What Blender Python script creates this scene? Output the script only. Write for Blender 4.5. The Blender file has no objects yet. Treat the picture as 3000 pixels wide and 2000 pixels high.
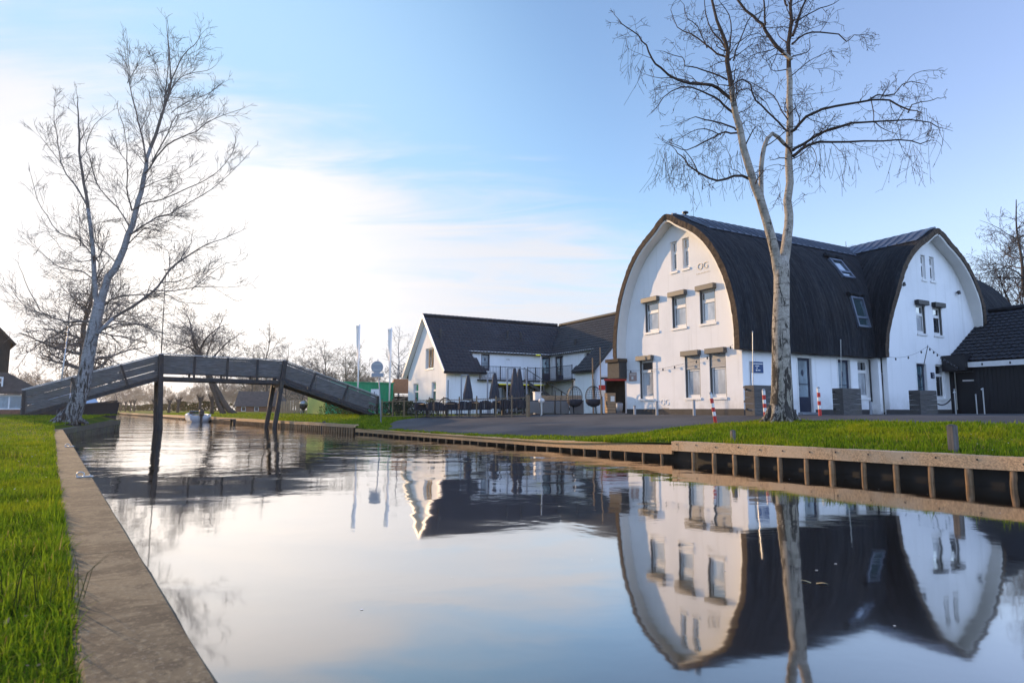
import bpy, bmesh, math, random
import numpy as np
from mathutils import Vector, Matrix
from mathutils.geometry import tessellate_polygon

SC = bpy.context.scene
COL = SC.collection
R = math.radians

# ------------------------------------------------------------------ camera
FOC, CAMZ = 1850.0, 1.15                    # focal length in photo pixels, eye height above the water
PITCH = math.atan(200 / 1850.0)
cam_d = bpy.data.cameras.new('camera')
cam = bpy.data.objects.new('camera', cam_d); COL.objects.link(cam)
cam_d.sensor_width = 36.0
cam_d.lens = 36.0 * FOC / 3000.0
cam_d.clip_start, cam_d.clip_end = 0.05, 20000
cam.location = (0, 0, CAMZ)
cam.rotation_euler = (R(90) + PITCH, 0, 0)
cam_d.dof.use_dof = True
cam_d.dof.focus_distance = 26
cam_d.dof.aperture_fstop = 4.5
SC.camera = cam

# ------------------------------------------------------------------ light and sky
SUN_AZ, SUN_EL = R(-51), R(13.5)             # azimuth from the view axis (negative = left)
SUN_DIR = Vector((math.sin(SUN_AZ) * math.cos(SUN_EL), math.cos(SUN_AZ) * math.cos(SUN_EL), math.sin(SUN_EL)))
sun_d = bpy.data.lights.new('sun', 'SUN')
sun_d.energy = 4.3; sun_d.angle = R(0.6); sun_d.color = (1.0, 0.67, 0.36)
sun = bpy.data.objects.new('sun', sun_d); COL.objects.link(sun)
sun.rotation_euler = SUN_DIR.to_track_quat('Z', 'Y').to_euler()
sun.location = SUN_DIR * 200

wd = bpy.data.worlds.new('World'); SC.world = wd
wd.use_nodes = True
def world_nodes():
    nt = wd.node_tree; N, L = nt.nodes, nt.links
    bg = N['Background']; bg.inputs['Strength'].default_value = 0.142
    sky = N.new('ShaderNodeTexSky'); sky.sky_type = 'NISHITA'
    sky.sun_disc = False; sky.sun_elevation = R(10.5); sky.sun_rotation = SUN_AZ
    sky.air_density = 1.0; sky.dust_density = 0.6; sky.ozone_density = 2.0; sky.altitude = 0
    tc = N.new('ShaderNodeTexCoord')
    def math_(op, a, b=None, c=None, clamp=False):
        n = N.new('ShaderNodeMath'); n.operation = op; n.use_clamp = clamp
        for i, x in enumerate((a, b, c)):
            if x is None: continue
            if isinstance(x, (int, float)): n.inputs[i].default_value = x
            else: L.new(x, n.inputs[i])
        return n.outputs[0]
    sep = N.new('ShaderNodeSeparateXYZ'); L.new(tc.outputs['Generated'], sep.inputs[0])
    dz = math_('MAXIMUM', sep.outputs['Z'], 0.0)
    # cloud sheet seen on a high flat layer
    den = math_('ADD', dz, 0.16)
    px = math_('DIVIDE', sep.outputs['X'], den); py = math_('DIVIDE', sep.outputs['Y'], den)
    cb = N.new('ShaderNodeCombineXYZ'); L.new(px, cb.inputs[0]); L.new(py, cb.inputs[1])
    def noise(scale, rot, loc, sc, detail=7, rough=0.55, dist=0.3):
        mp = N.new('ShaderNodeMapping'); L.new(cb.outputs[0], mp.inputs[0])
        mp.inputs['Location'].default_value = loc; mp.inputs['Rotation'].default_value = (0, 0, R(rot)); mp.inputs['Scale'].default_value = sc
        nz = N.new('ShaderNodeTexNoise'); nz.inputs['Scale'].default_value = scale; nz.inputs['Detail'].default_value = detail
        nz.inputs['Roughness'].default_value = rough; nz.inputs['Distortion'].default_value = dist
        L.new(mp.outputs[0], nz.inputs['Vector']); return nz.outputs['Fac']
    broad = noise(0.9, 24, (3.4, 2.2, 0), (0.7, 1.3, 1), 6, 0.55, 0.3)
    fine = noise(2.0, -20, (0.3, 5.2, 0), (0.45, 1.9, 1), 9, 0.62, 0.8)
    # nearness to the sun
    dot = N.new('ShaderNodeVectorMath'); dot.operation = 'DOT_PRODUCT'
    L.new(tc.outputs['Generated'], dot.inputs[0]); dot.inputs[1].default_value = tuple(CLOUD_DIR)
    near = math_('MAXIMUM', dot.outputs['Value'], 0.0)
    dc = N.new('ShaderNodeVectorMath'); dc.operation = 'DOT_PRODUCT'; L.new(tc.outputs['Generated'], dc.inputs[0]); dc.inputs[1].default_value = tuple(SHEET_DIR)
    cov = math_('SUBTRACT', math_('MULTIPLY', math_('MAXIMUM', dc.outputs['Value'], 0.0), 2.2), math_('MULTIPLY', dz, 1.6))
    cov = math_('ADD', cov, math_('MULTIPLY', math_('SUBTRACT', broad, 0.5), 1.35))
    cov = math_('ADD', cov, math_('MULTIPLY', math_('SUBTRACT', fine, 0.5), 1.15))
    mr = N.new('ShaderNodeMapRange'); mr.interpolation_type = 'SMOOTHSTEP'
    mr.inputs['From Min'].default_value = 1.04; mr.inputs['From Max'].default_value = 1.64
    L.new(cov, mr.inputs['Value'])
    mask = mr.outputs['Result']
    # brightness of the lit cloud and of the air round the sun
    dg = N.new('ShaderNodeVectorMath'); dg.operation = 'DOT_PRODUCT'; L.new(tc.outputs['Generated'], dg.inputs[0]); dg.inputs[1].default_value = tuple(GLOW_DIR)
    glow = math_('POWER', math_('MAXIMUM', dg.outputs['Value'], 0.0), 24.0)
    ccol = N.new('ShaderNodeMix'); ccol.data_type = 'RGBA'
    L.new(glow, ccol.inputs['Factor'])
    ccol.inputs['A'].default_value = (5.0, 5.0, 5.3, 1); ccol.inputs['B'].default_value = (8.6, 8.0, 7.4, 1)
    # the clear sky: bluer away from the sun
    tcol = N.new('ShaderNodeMix'); tcol.data_type = 'RGBA'
    tf = N.new('ShaderNodeMapRange'); tf.inputs['From Min'].default_value = 0.2; tf.inputs['From Max'].default_value = 0.9; L.new(near, tf.inputs['Value'])
    L.new(tf.outputs[0], tcol.inputs['Factor']); tcol.inputs['A'].default_value = SKY_FAR; tcol.inputs['B'].default_value = SKY_NEAR
    back_fill = N.new('ShaderNodeMapRange'); back_fill.interpolation_type = 'SMOOTHSTEP'; back_fill.inputs['From Min'].default_value = -0.45; back_fill.inputs['From Max'].default_value = 0.22; back_fill.inputs['To Min'].default_value = 1.6; L.new(dot.outputs['Value'], back_fill.inputs['Value'])  # adds brightness to the unseen sky behind the camera, filling shaded walls
    air = N.new('ShaderNodeMix'); air.data_type = 'RGBA'; air.blend_type = 'MULTIPLY'; air.inputs['Factor'].default_value = 1.0
    L.new(sky.outputs['Color'], air.inputs['A']); L.new(tcol.outputs['Result'], air.inputs['B'])
    am = N.new('ShaderNodeMix'); am.data_type = 'RGBA'
    af = N.new('ShaderNodeMapRange'); af.interpolation_type = 'SMOOTHSTEP'; af.inputs['From Min'].default_value = 0.62; af.inputs['From Max'].default_value = 0.93; L.new(near, af.inputs['Value'])
    L.new(af.outputs[0], am.inputs['Factor']); L.new(air.outputs['Result'], am.inputs['A']); am.inputs['B'].default_value = (2.95, 4.55, 6.4, 1)
    hm = N.new('ShaderNodeMix'); hm.data_type = 'RGBA'
    hf = N.new('ShaderNodeMapRange'); hf.interpolation_type = 'SMOOTHSTEP'; hf.inputs['From Min'].default_value = 0.30; hf.inputs['From Max'].default_value = 0.06; L.new(dz, hf.inputs['Value'])
    L.new(hf.outputs[0], hm.inputs['Factor']); L.new(am.outputs['Result'], hm.inputs['A']); hm.inputs['B'].default_value = (3.5, 4.75, 6.4, 1)
    air = hm
    fin = N.new('ShaderNodeMix'); fin.data_type = 'RGBA'
    L.new(math_('MULTIPLY', mask, math_('ADD', 0.62, math_('MULTIPLY', fine, 0.5)), None, True), fin.inputs['Factor'])
    sc = N.new('ShaderNodeVectorMath'); sc.operation = 'SCALE'; L.new(air.outputs['Result'], sc.inputs[0]); L.new(back_fill.outputs[0], sc.inputs['Scale']); L.new(sc.outputs[0], fin.inputs['A']); L.new(ccol.outputs['Result'], fin.inputs['B'])
    L.new(fin.outputs['Result'], bg.inputs['Color'])
CLOUD_DIR = Vector((math.sin(R(-40)), math.cos(R(-40)), 0.12)).normalized()
SHEET_DIR = Vector((math.sin(R(-32)), math.cos(R(-32)), 0.12)).normalized()
GLOW_DIR = Vector((math.sin(R(-28)), math.cos(R(-28)), 0.10)).normalized()
SKY_FAR, SKY_NEAR = (3.0, 2.45, 2.6, 1), (1.05, 1.40, 1.50, 1)
world_nodes()

SC.view_settings.view_transform = 'Standard'
SC.view_settings.look = 'None'
SC.view_settings.exposure = 0.28
SC.view_settings.gamma = 1
SC.cycles.max_bounces = 6
SC.cycles.diffuse_bounces = 3
SC.cycles.glossy_bounces = 3
SC.cycles.transparent_max_bounces = 6
SC.cycles.caustics_reflective = False
SC.cycles.caustics_refractive = False

# ------------------------------------------------------------------ helpers: rays of the photograph, used with real depths
CP, SP = math.cos(PITCH), math.sin(PITCH)
def ray(u, v):
    x = (u - 1500) / FOC; y = -(v - 1000) / FOC
    return Vector((x, CP - y * SP, SP + y * CP))
def at(u, v, Y):
    d = ray(u, v); return Vector((0, 0, CAMZ)) + d * (Y / d.y)
def on_z(u, v, z):
    d = ray(u, v); return Vector((0, 0, CAMZ)) + d * ((z - CAMZ) / d.z)
def on_plane(u, v, o, n):
    d = ray(u, v); o0 = Vector((0, 0, CAMZ)); return o0 + d * ((Vector(o) - o0).dot(n) / d.dot(n))

def lerp(a, b, t): return a + (b - a) * t
def smooth(x): x = max(0.0, min(1.0, x)); return x * x * (3 - 2 * x)
def interp(tab, x):
    if x <= tab[0][0]: return tab[0][1]
    for (a, b), (c, d) in zip(tab, tab[1:]):
        if x <= c: return lerp(b, d, (x - a) / (c - a))
    return tab[-1][1]

# right bank coordinates: s along the canal away from the camera, t away from the water
Q0 = Vector((7.372, 9.362, 0)); E_ = Vector((-0.575, 0.818, 0)); N_ = Vector((0.818, 0.575, 0))
def bank(s, t, z=None):
    p = Q0 + E_ * s + N_ * t
    p.z = bank_z(s, t) if z is None else z
    return p
def st(p):
    d = Vector((p[0], p[1], 0)) - Q0; return d.dot(E_), d.dot(N_)
ZQ = [(-60, .44), (6.4, .44), (6.6, .35), (12, .25), (25.9, .25), (26.2, .43), (400, .43)]
PA = [(0, .40), (1.2, .56), (3, .74), (4.6, .83), (9, .95), (40, .97), (400, 1.0)]
PB = [(0, .22), (0.8, .27), (3, .47), (6, .74), (9, .92), (40, .97), (400, 1.0)]
PC = [(0, .41), (2, .56), (5, .72), (9, .84), (40, .9), (400, 1.0)]
def bank_z(s, t):
    a, b, c = interp(PA, t), interp(PB, t), interp(PC, t)
    z = lerp(a, b, smooth((s - 6.0) / 5.0))
    return lerp(z, c, smooth((s - 23.5) / 5.0))
TR = [(-60, 4.8), (5, 4.8), (7.3, 4.9), (8.3, 4.5), (8.9, 3.6), (9.6, 2.8), (11, 1.75), (14, 1.1), (19, .66), (24, .9), (27, 2.4), (28.5, 5), (29, 8)]
def road_t(s): return interp(TR, s)
def ground(x, y): 
    s, t = st((x, y)); return bank_z(s, max(t, 0))
def gp(u, Y):                                   # ground point in column u of the photograph at depth Y (right bank)
    v = 1213.0
    for _ in range(6):
        p = at(u, v, Y); z = ground(p.x, p.y)
        v += (p.z - z) * FOC / Y
    p = at(u, v, Y); p.z = ground(p.x, p.y); return p

# left bank
LQ0 = Vector((-0.774, 1.787, 0)); LE = Vector((-16.468, 22.69, 0)).normalized(); LN = Vector((-LE.y, LE.x, 0))
if LN.x > 0: LN = -LN
def lawn_z(x, y):
    w = (Vector((x, y, 0)) - LQ0).dot(LN)
    z = 0.405 + 0.46 * smooth((y - 19) / 15.0) + 0.05 * smooth(w / 4.0) + 0.02 * math.sin(x * 1.3) * math.sin(y * 0.9)
    return z

# ------------------------------------------------------------------ mesh builder
class MB:
    def __init__(s): s.v = []; s.f = []; s.m = []; s.uv = None
    def add(s, vs, fs, mi=0):
        o = len(s.v); s.v += [tuple(p) for p in vs]
        for f in fs: s.f.append(tuple(i + o for i in f)); s.m.append(mi)
    def box(s, c, d, rot=None, mi=0):
        hx, hy, hz = d[0] / 2, d[1] / 2, d[2] / 2
        ps = [Vector((x * hx, y * hy, z * hz)) for x in (-1, 1) for y in (-1, 1) for z in (-1, 1)]
        if rot is not None: ps = [rot @ p for p in ps]
        s.add([p + Vector(c) for p in ps], BOXF, mi)
    def fbox(s, F, a0, a1, z0, z1, d0, d1, mi=0):
        s.add([F(a, z, d) for a in (a0, a1) for d in (d0, d1) for z in (z0, z1)], BOXF, mi)
    def hexa(s, ps, mi=0): s.add(ps, BOXF, mi)              # 8 points ordered like BOXF
    def bar(s, p, q, w, h, mi=0, up=Vector((0, 0, 1))):     # beam of section w x h from p to q
        p, q = Vector(p), Vector(q); d = (q - p).normalized()
        sx = d.cross(up)
        if sx.length < 1e-4: sx = d.cross(Vector((0, 1, 0)))
        sx.normalize(); uy = sx.cross(d).normalized()
        s.add([e + sx * (i * w / 2) + uy * (j * h / 2) for e in (p, q) for i in (-1, 1) for j in (-1, 1)], BOXF, mi)
    def tube(s, pts, rs, n=8, cap=True, mi=0):
        pts = [Vector(p) for p in pts]
        if isinstance(rs, (int, float)): rs = [rs] * len(pts)
        o = len(s.v); k = len(pts)
        d = (pts[1] - pts[0]).normalized()
        a = d.cross(Vector((0.31, 0.17, 0.93)))
        if a.length < 1e-3: a = d.cross(Vector((1, 0, 0)))
        a.normalize()
        for i, p in enumerate(pts):
            if i == 0: d = pts[1] - pts[0]
            elif i == k - 1: d = pts[-1] - pts[-2]
            else: d = pts[i + 1] - pts[i - 1]
            d.normalize(); a = a - d * a.dot(d); a.normalize(); b = d.cross(a)
            r = rs[i]
            for j in range(n):
                t = 2 * math.pi * j / n
                q = p + a * (r * math.cos(t)) + b * (r * math.sin(t)); s.v.append((q.x, q.y, q.z))
        for i in range(k - 1):
            for j in range(n):
                s.f.append((o + i * n + j, o + i * n + (j + 1) % n, o + (i + 1) * n + (j + 1) % n, o + (i + 1) * n + j)); s.m.append(mi)
        if cap:
            s.f.append(tuple(o + j for j in range(n))[::-1]); s.m.append(mi)
            s.f.append(tuple(o + (k - 1) * n + j for j in range(n))); s.m.append(mi)
    def lathe(s, c, prof, n=16, mi=0, ax=1.0, ay=1.0):      # prof: (r, z) from bottom to top
        o = len(s.v); c = Vector(c)
        for r, z in prof:
            for j in range(n):
                t = 2 * math.pi * j / n; s.v.append((c.x + r * ax * math.cos(t), c.y + r * ay * math.sin(t), c.z + z))
        for i in range(len(prof) - 1):
            for j in range(n):
                s.f.append((o + i * n + j, o + i * n + (j + 1) % n, o + (i + 1) * n + (j + 1) % n, o + (i + 1) * n + j)); s.m.append(mi)
        s.f.append(tuple(o + j for j in range(n))[::-1]); s.m.append(mi)
        s.f.append(tuple(o + (len(prof) - 1) * n + j for j in range(n))); s.m.append(mi)
    def plate(s, F, outer, holes, d0, d1, mi=0):            # flat plate with holes in a frame; outer/holes are lists of (a, z)
        loops = [outer] + holes
        vec = [[Vector((a, z, 0)) for a, z in lp] for lp in loops]
        tri = tessellate_polygon(vec)
        flat = [p for lp in loops for p in lp]; n = len(flat)
        o = len(s.v)
        s.v += [tuple(F(a, z, d0)) for a, z in flat] + [tuple(F(a, z, d1)) for a, z in flat]
        for t in tri:
            s.f.append((o + t[0], o + t[1], o + t[2])); s.m.append(mi)
            s.f.append((o + n + t[2], o + n + t[1], o + n + t[0])); s.m.append(mi)
        k = 0
        for lp in loops:
            for i in range(len(lp)):
                j = (i + 1) % len(lp)
                s.f.append((o + k + i, o + k + j, o + n + k + j, o + n + k + i)); s.m.append(mi)
            k += len(lp)
    def build(s, name, mat, parent=None, smooth=False, recalc=True, bevel=0.0, loc=None, merge=False):
        me = bpy.data.meshes.new(name); me.from_pydata(s.v, [], s.f)
        mats = mat if isinstance(mat, (list, tuple)) else [mat]
        for m in mats: me.materials.append(m)
        if len(mats) > 1: me.polygons.foreach_set('material_index', s.m)
        if s.uv is not None:
            ul = me.uv_layers.new(name='UVMap')
            li = np.zeros(len(me.loops), dtype=np.int32); me.loops.foreach_get('vertex_index', li)
            ul.data.foreach_set('uv', np.array(s.uv, dtype=np.float32)[li].ravel())
        if recalc or merge:
            bm = bmesh.new(); bm.from_mesh(me)
            if merge: bmesh.ops.remove_doubles(bm, verts=bm.verts, dist=1e-4)
            bmesh.ops.recalc_face_normals(bm, faces=bm.faces)
            bm.to_mesh(me); bm.free()
        if smooth: me.polygons.foreach_set('use_smooth', [True] * len(me.polygons))
        me.update()
        ob = bpy.data.objects.new(name, me); COL.objects.link(ob)
        if parent is not None: ob.parent = parent
        if loc is not None: ob.location = loc
        if bevel:
            b = ob.modifiers.new('bevel', 'BEVEL'); b.width = bevel; b.segments = 2; b.limit_method = 'ANGLE'; b.angle_limit = R(40)
        return ob
BOXF = [(0, 1, 3, 2), (4, 6, 7, 5), (0, 4, 5, 1), (2, 3, 7, 6), (0, 2, 6, 4), (1, 5, 7, 3)]

def np_mesh(name, V, Fc, mat, parent=None, smooth=False, col=None):
    """mesh from numpy arrays, all faces with the same number of corners"""
    me = bpy.data.meshes.new(name); nf, k = Fc.shape
    me.vertices.add(len(V)); me.vertices.foreach_set('co', np.asarray(V, dtype=np.float32).ravel())
    me.loops.add(nf * k); me.loops.foreach_set('vertex_index', np.asarray(Fc, dtype=np.int32).ravel())
    me.polygons.add(nf); me.polygons.foreach_set('loop_start', np.arange(0, nf * k, k, dtype=np.int32))
    me.polygons.foreach_set('loop_total', np.full(nf, k, dtype=np.int32))
    if smooth: me.polygons.foreach_set('use_smooth', np.ones(nf, dtype=bool))
    me.materials.append(mat)
    if col is not None:
        at_ = me.attributes.new('tone', 'FLOAT', 'POINT'); at_.data.foreach_set('value', np.asarray(col, dtype=np.float32))
    me.update(calc_edges=True); me.validate()
    ob = bpy.data.objects.new(name, me); COL.objects.link(ob)
    if parent is not None: ob.parent = parent
    return ob

def tag(o, label=None, cat=None, group=None, kind=None):
    if label: o['label'] = label
    if cat: o['category'] = cat
    if group: o['group'] = group
    if kind: o['kind'] = kind
    return o
def thing(name, label, cat, loc=(0, 0, 0), rz=0.0, group=None):
    o = bpy.data.objects.new(name, None); COL.objects.link(o)
    o.location = loc; o.rotation_euler = (0, 0, rz); o.empty_display_size = 0.2
    return tag(o, label, cat, group)
def copy_tree(o, parent=None):
    c = o.copy(); COL.objects.link(c)
    if parent is not None: c.parent = parent
    for ch in list(o.children): copy_tree(ch, c)
    return c
def dup(o, loc, rz=0.0, label=None, scale=1.0):
    c = copy_tree(o); c.location = loc; c.rotation_euler = (0, 0, rz); c.scale = (scale,) * 3
    if label: c['label'] = label
    return c

class Frame:
    """wall frame in the local space of a root: a along, z up (absolute), d inwards"""
    def __init__(s, root, o, ax, inw):
        s.root, s.o, s.ax, s.inw = root, Vector((o[0], o[1], 0)), Vector((ax[0], ax[1], 0)), Vector((inw[0], inw[1], 0))
        s.z0 = root.location.z
        s.M = Matrix.Translation(root.location) @ root.rotation_euler.to_matrix().to_4x4()
    def __call__(s, a, z, d=0.0): return s.o + s.ax * a + s.inw * d + Vector((0, 0, z - s.z0))
    def pix(s, u, v, d=0.0):
        n = s.M.to_3x3() @ s.inw; o = s.M @ s(0, 0, d)
        w = s.M.inverted() @ on_plane(u, v, o, n) - s.o
        return w.dot(s.ax), w.z + s.z0
    def world(s, a, z, d=0.0): return s.M @ s(a, z, d)
# ------------------------------------------------------------------ materials
MATS = {}
def mat(name, col=(0.5, 0.5, 0.5), rough=0.7, metal=0.0, spec=0.5, var=0.0, vscale=4.0, bump=0.0, bscale=30.0, stretch=(1, 1, 1), coords='Object', col2=None, detail=5.0, emit=None, dirt=0.0, trans=0.0):
    m = bpy.data.materials.new(name); m.use_nodes = True; MATS[name] = m
    nt = m.node_tree; N, L = nt.nodes, nt.links; b = N['Principled BSDF']
    b.inputs['Base Color'].default_value = (*col, 1); b.inputs['Roughness'].default_value = rough
    b.inputs['Metallic'].default_value = metal; b.inputs['Specular IOR Level'].default_value = spec
    if emit:
        b.inputs['Emission Color'].default_value = (*emit[0], 1); b.inputs['Emission Strength'].default_value = emit[1]
    if var or bump or dirt:
        tc = N.new('ShaderNodeTexCoord'); mp = N.new('ShaderNodeMapping'); L.new(tc.outputs[coords], mp.inputs[0]); mp.inputs['Scale'].default_value = stretch
    if var:
        nz = N.new('ShaderNodeTexNoise'); nz.inputs['Scale'].default_value = vscale; nz.inputs['Detail'].default_value = detail; nz.inputs['Roughness'].default_value = 0.6
        L.new(mp.outputs[0], nz.inputs['Vector'])
        mr = N.new('ShaderNodeMapRange'); mr.inputs['From Min'].default_value = 0.3; mr.inputs['From Max'].default_value = 0.7
        L.new(nz.outputs['Fac'], mr.inputs['Value'])
        mx = N.new('ShaderNodeMix'); mx.data_type = 'RGBA'; L.new(mr.outputs[0], mx.inputs['Factor'])
        c2 = col2 or tuple(c * (1 - var) for c in col); c1 = col if col2 else tuple(min(1, c * (1 + var * .6)) for c in col)
        mx.inputs['A'].default_value = (*c1, 1); mx.inputs['B'].default_value = (*c2, 1)
        L.new(mx.outputs['Result'], b.inputs['Base Color'])
    if bump:
        nb = N.new('ShaderNodeTexNoise'); nb.inputs['Scale'].default_value = bscale; nb.inputs['Detail'].default_value = 6
        L.new(mp.outputs[0], nb.inputs['Vector'])
        bp = N.new('ShaderNodeBump'); bp.inputs['Strength'].default_value = min(1, bump); bp.inputs['Distance'].default_value = 0.02 * max(1, bump)
        L.new(nb.outputs['Fac'], bp.inputs['Height']); L.new(bp.outputs[0], b.inputs['Normal'])
    return m

class NT:
    """small node-graph helper"""
    def __init__(s, m): s.m = m; s.N = m.node_tree.nodes; s.L = m.node_tree.links; s.b = s.N['Principled BSDF']
    def set(s, sock, x):
        if isinstance(x, bpy.types.NodeSocket): s.L.new(x, sock)
        elif x is not None: sock.default_value = x
    def math(s, op, a, b=None, c=None, clamp=False):
        n = s.N.new('ShaderNodeMath'); n.operation = op; n.use_clamp = clamp
        for i, x in enumerate((a, b, c)): s.set(n.inputs[i], x)
        return n.outputs[0]
    def coord(s, kind='Object', scale=(1, 1, 1), rot=(0, 0, 0), loc=(0, 0, 0)):
        tc = s.N.new('ShaderNodeTexCoord'); mp = s.N.new('ShaderNodeMapping'); s.L.new(tc.outputs[kind], mp.inputs[0])
        mp.inputs['Scale'].default_value = scale; mp.inputs['Rotation'].default_value = rot; mp.inputs['Location'].default_value = loc
        return mp.outputs[0]
    def noise(s, vec, scale, detail=5, rough=.6, dist=0.0):
        n = s.N.new('ShaderNodeTexNoise'); s.L.new(vec, n.inputs['Vector']); n.inputs['Scale'].default_value = scale
        n.inputs['Detail'].default_value = detail; n.inputs['Roughness'].default_value = rough; n.inputs['Distortion'].default_value = dist
        return n.outputs['Fac']
    def ramp(s, x, lo, hi, a=0.0, b=1.0):
        n = s.N.new('ShaderNodeMapRange'); n.interpolation_type = 'SMOOTHSTEP'; s.L.new(x, n.inputs['Value'])
        n.inputs['From Min'].default_value = lo; n.inputs['From Max'].default_value = hi; n.inputs['To Min'].default_value = a; n.inputs['To Max'].default_value = b
        return n.outputs[0]
    def mix(s, f, a, b, mode='MIX'):
        n = s.N.new('ShaderNodeMix'); n.data_type = 'RGBA'; n.blend_type = mode
        s.set(n.inputs['Factor'], f)
        for k, x in (('A', a), ('B', b)):
            if isinstance(x, tuple): x = (*x, 1) if len(x) == 3 else x
            s.set(n.inputs[k], x)
        return n.outputs['Result']
    def bump(s, h, strength, dist, prev=None):
        n = s.N.new('ShaderNodeBump'); n.inputs['Strength'].default_value = strength; n.inputs['Distance'].default_value = dist
        s.L.new(h, n.inputs['Height'])
        if prev is not None: s.L.new(prev, n.inputs['Normal'])
        return n.outputs[0]
    def sep(s, vec):
        n = s.N.new('ShaderNodeSeparateXYZ'); s.L.new(vec, n.inputs[0]); return n.outputs
    def attr(s, name):
        n = s.N.new('ShaderNodeAttribute'); n.attribute_name = name; return n.outputs['Fac']
    def out(s, col=None, normal=None, rough=None):
        if col is not None: s.set(s.b.inputs['Base Color'], col)
        if normal is not None: s.set(s.b.inputs['Normal'], normal)
        if rough is not None: s.set(s.b.inputs['Roughness'], rough)

M_plaster = mat('white_plaster', (0.86, 0.86, 0.86), 0.85)
M_plinth = mat('plinth_paint', (0.055, 0.05, 0.048), 0.8, var=0.25, vscale=3)
M_white = mat('white_paint', (0.78, 0.77, 0.75), 0.45, var=0.05, vscale=6)
M_soffit = mat('soffit_paint', (0.74, 0.72, 0.68), 0.6, var=0.05, vscale=2)
M_box = mat('shutter_aluminium', (0.10, 0.097, 0.094), 0.45, var=0.1, vscale=8)
M_slats = mat('shutter_slats', (0.36, 0.36, 0.36), 0.5, bump=0.0)
M_navy = mat('navy_paint', (0.018, 0.026, 0.055), 0.4, var=0.15, vscale=5)
M_dark = mat('dark_paint', (0.006, 0.006, 0.009), 0.5, var=0.2, vscale=6)
M_black = mat('black_metal', (0.02, 0.02, 0.022), 0.45)
M_steel = mat('galvanised_steel', (0.42, 0.43, 0.44), 0.38, metal=0.8, var=0.15, vscale=20)
M_greymetal = mat('grey_painted_metal', (0.30, 0.32, 0.35), 0.5, var=0.1, vscale=10)
M_zinc = mat('zinc_sheet', (0.13, 0.155, 0.205), 0.42, metal=0.35, var=0.18, vscale=1.4)
M_red = mat('red_paint', (0.50, 0.022, 0.018), 0.45, var=0.15, vscale=9)
M_bluesign = mat('blue_sign_enamel', (0.012, 0.055, 0.17), 0.35)
M_brownsign = mat('brown_sign_board', (0.42, 0.28, 0.24), 0.6)
M_green = mat('green_sheet_metal', (0.008, 0.34, 0.15), 0.5, var=0.12, vscale=2, stretch=(1, 1, .2))
M_yellow = mat('yellow_boards', (0.60, 0.62, 0.16), 0.6, var=0.1, vscale=3)
M_wicker = mat('grey_wicker', (0.21, 0.205, 0.20), 0.8, var=0.35, vscale=40, bump=0.8, bscale=60)
M_fabric = mat('charcoal_canvas', (0.045, 0.052, 0.07), 0.9, var=0.25, vscale=7)
M_cushion = mat('dark_cushion', (0.035, 0.035, 0.045), 0.95, var=0.2, vscale=9)
M_hull = mat('dark_hull_paint', (0.010, 0.008, 0.012), 0.35, var=0.1, vscale=2)
M_gel = mat('white_gelcoat', (0.72, 0.74, 0.78), 0.3)
M_tarp = mat('pale_blue_tarpaulin', (0.40, 0.50, 0.62), 0.7, var=0.15, vscale=3, bump=0.5, bscale=4)
M_greybox = mat('grey_eave_boards', (0.055, 0.053, 0.052), 0.8, var=0.25, vscale=5)
M_led = mat('yellow_lamp_glow', (0.5, 0.5, 0.05), 0.5, emit=((0.75, 0.80, 0.03), 0.45))
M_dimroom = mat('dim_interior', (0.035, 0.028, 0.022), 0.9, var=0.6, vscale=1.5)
M_brick = mat('brick_wall', (0.24, 0.12, 0.075), 0.9, var=0.3, vscale=6)
M_orange = mat('orange_tiles', (0.52, 0.22, 0.09), 0.8, var=0.3, vscale=8)
M_far_roof = mat('weathered_reed_roof', (0.095, 0.078, 0.068), 0.95, var=0.3, vscale=2)
M_bedrock = mat('canal_bed', (0.02, 0.016, 0.01), 0.9)
M_letter = mat('pale_letter_metal', (0.42, 0.38, 0.32), 0.4, metal=0.3)
M_fence = mat('sunlit_tan_paint', (0.22, 0.155, 0.09), 0.5, var=0.2, vscale=9)  # tan of the sunlit post faces put into the paint colour
M_litwood = mat('oiled_slat_wood', (0.36, 0.23, 0.13), 0.7, var=0.3, vscale=5, stretch=(1, 1, 8))
M_rope = mat('dark_cable', (0.02, 0.02, 0.022), 0.6)
M_bulb = mat('smoked_bulb', (0.03, 0.03, 0.035), 0.2)

def plaster():
    g = NT(M_plaster); v = g.coord('Object'); z = g.sep(v)[2]
    streak = g.noise(g.coord('Object', (2.6, 2.6, .12)), 1.6, 6, .65); patch = g.noise(v, .55, 6, .6); fine = g.noise(v, 45, 3, .7)
    c = g.mix(g.ramp(patch, .40, .70, 0, 1), (0.88, 0.875, 0.87), (0.80, 0.80, 0.80))
    c = g.mix(g.ramp(streak, .52, .74, 0, .45), c, (0.66, 0.65, 0.62))
    splash = g.math('MULTIPLY', g.ramp(z, .25, 1.15, 1, 0), g.ramp(g.noise(v, 2.2, 6, .7), .35, .7, .05, .5))
    c = g.mix(splash, c, (0.56, 0.54, 0.49)); g.out(c, g.bump(fine, .25, .006))
plaster()
def wood(name, c1, c2, c3, axis=0, scale=3.0, rough=0.8, bump=0.5):
    m = mat(name, c1, rough); g = NT(m)
    st_ = [14, 14, 14]; st_[axis] = 0.9
    v = g.coord('Object', tuple(st_))
    n1 = g.noise(v, scale, 6, .62, .4); n2 = g.noise(g.coord('Object', (1, 1, 1)), 1.7, 4)
    c = g.mix(g.ramp(n1, .32, .68), c1, c2); c = g.mix(g.ramp(n2, .45, .75), c, c3)
    g.out(c, g.bump(n1, bump, 0.012)); return m
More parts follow.
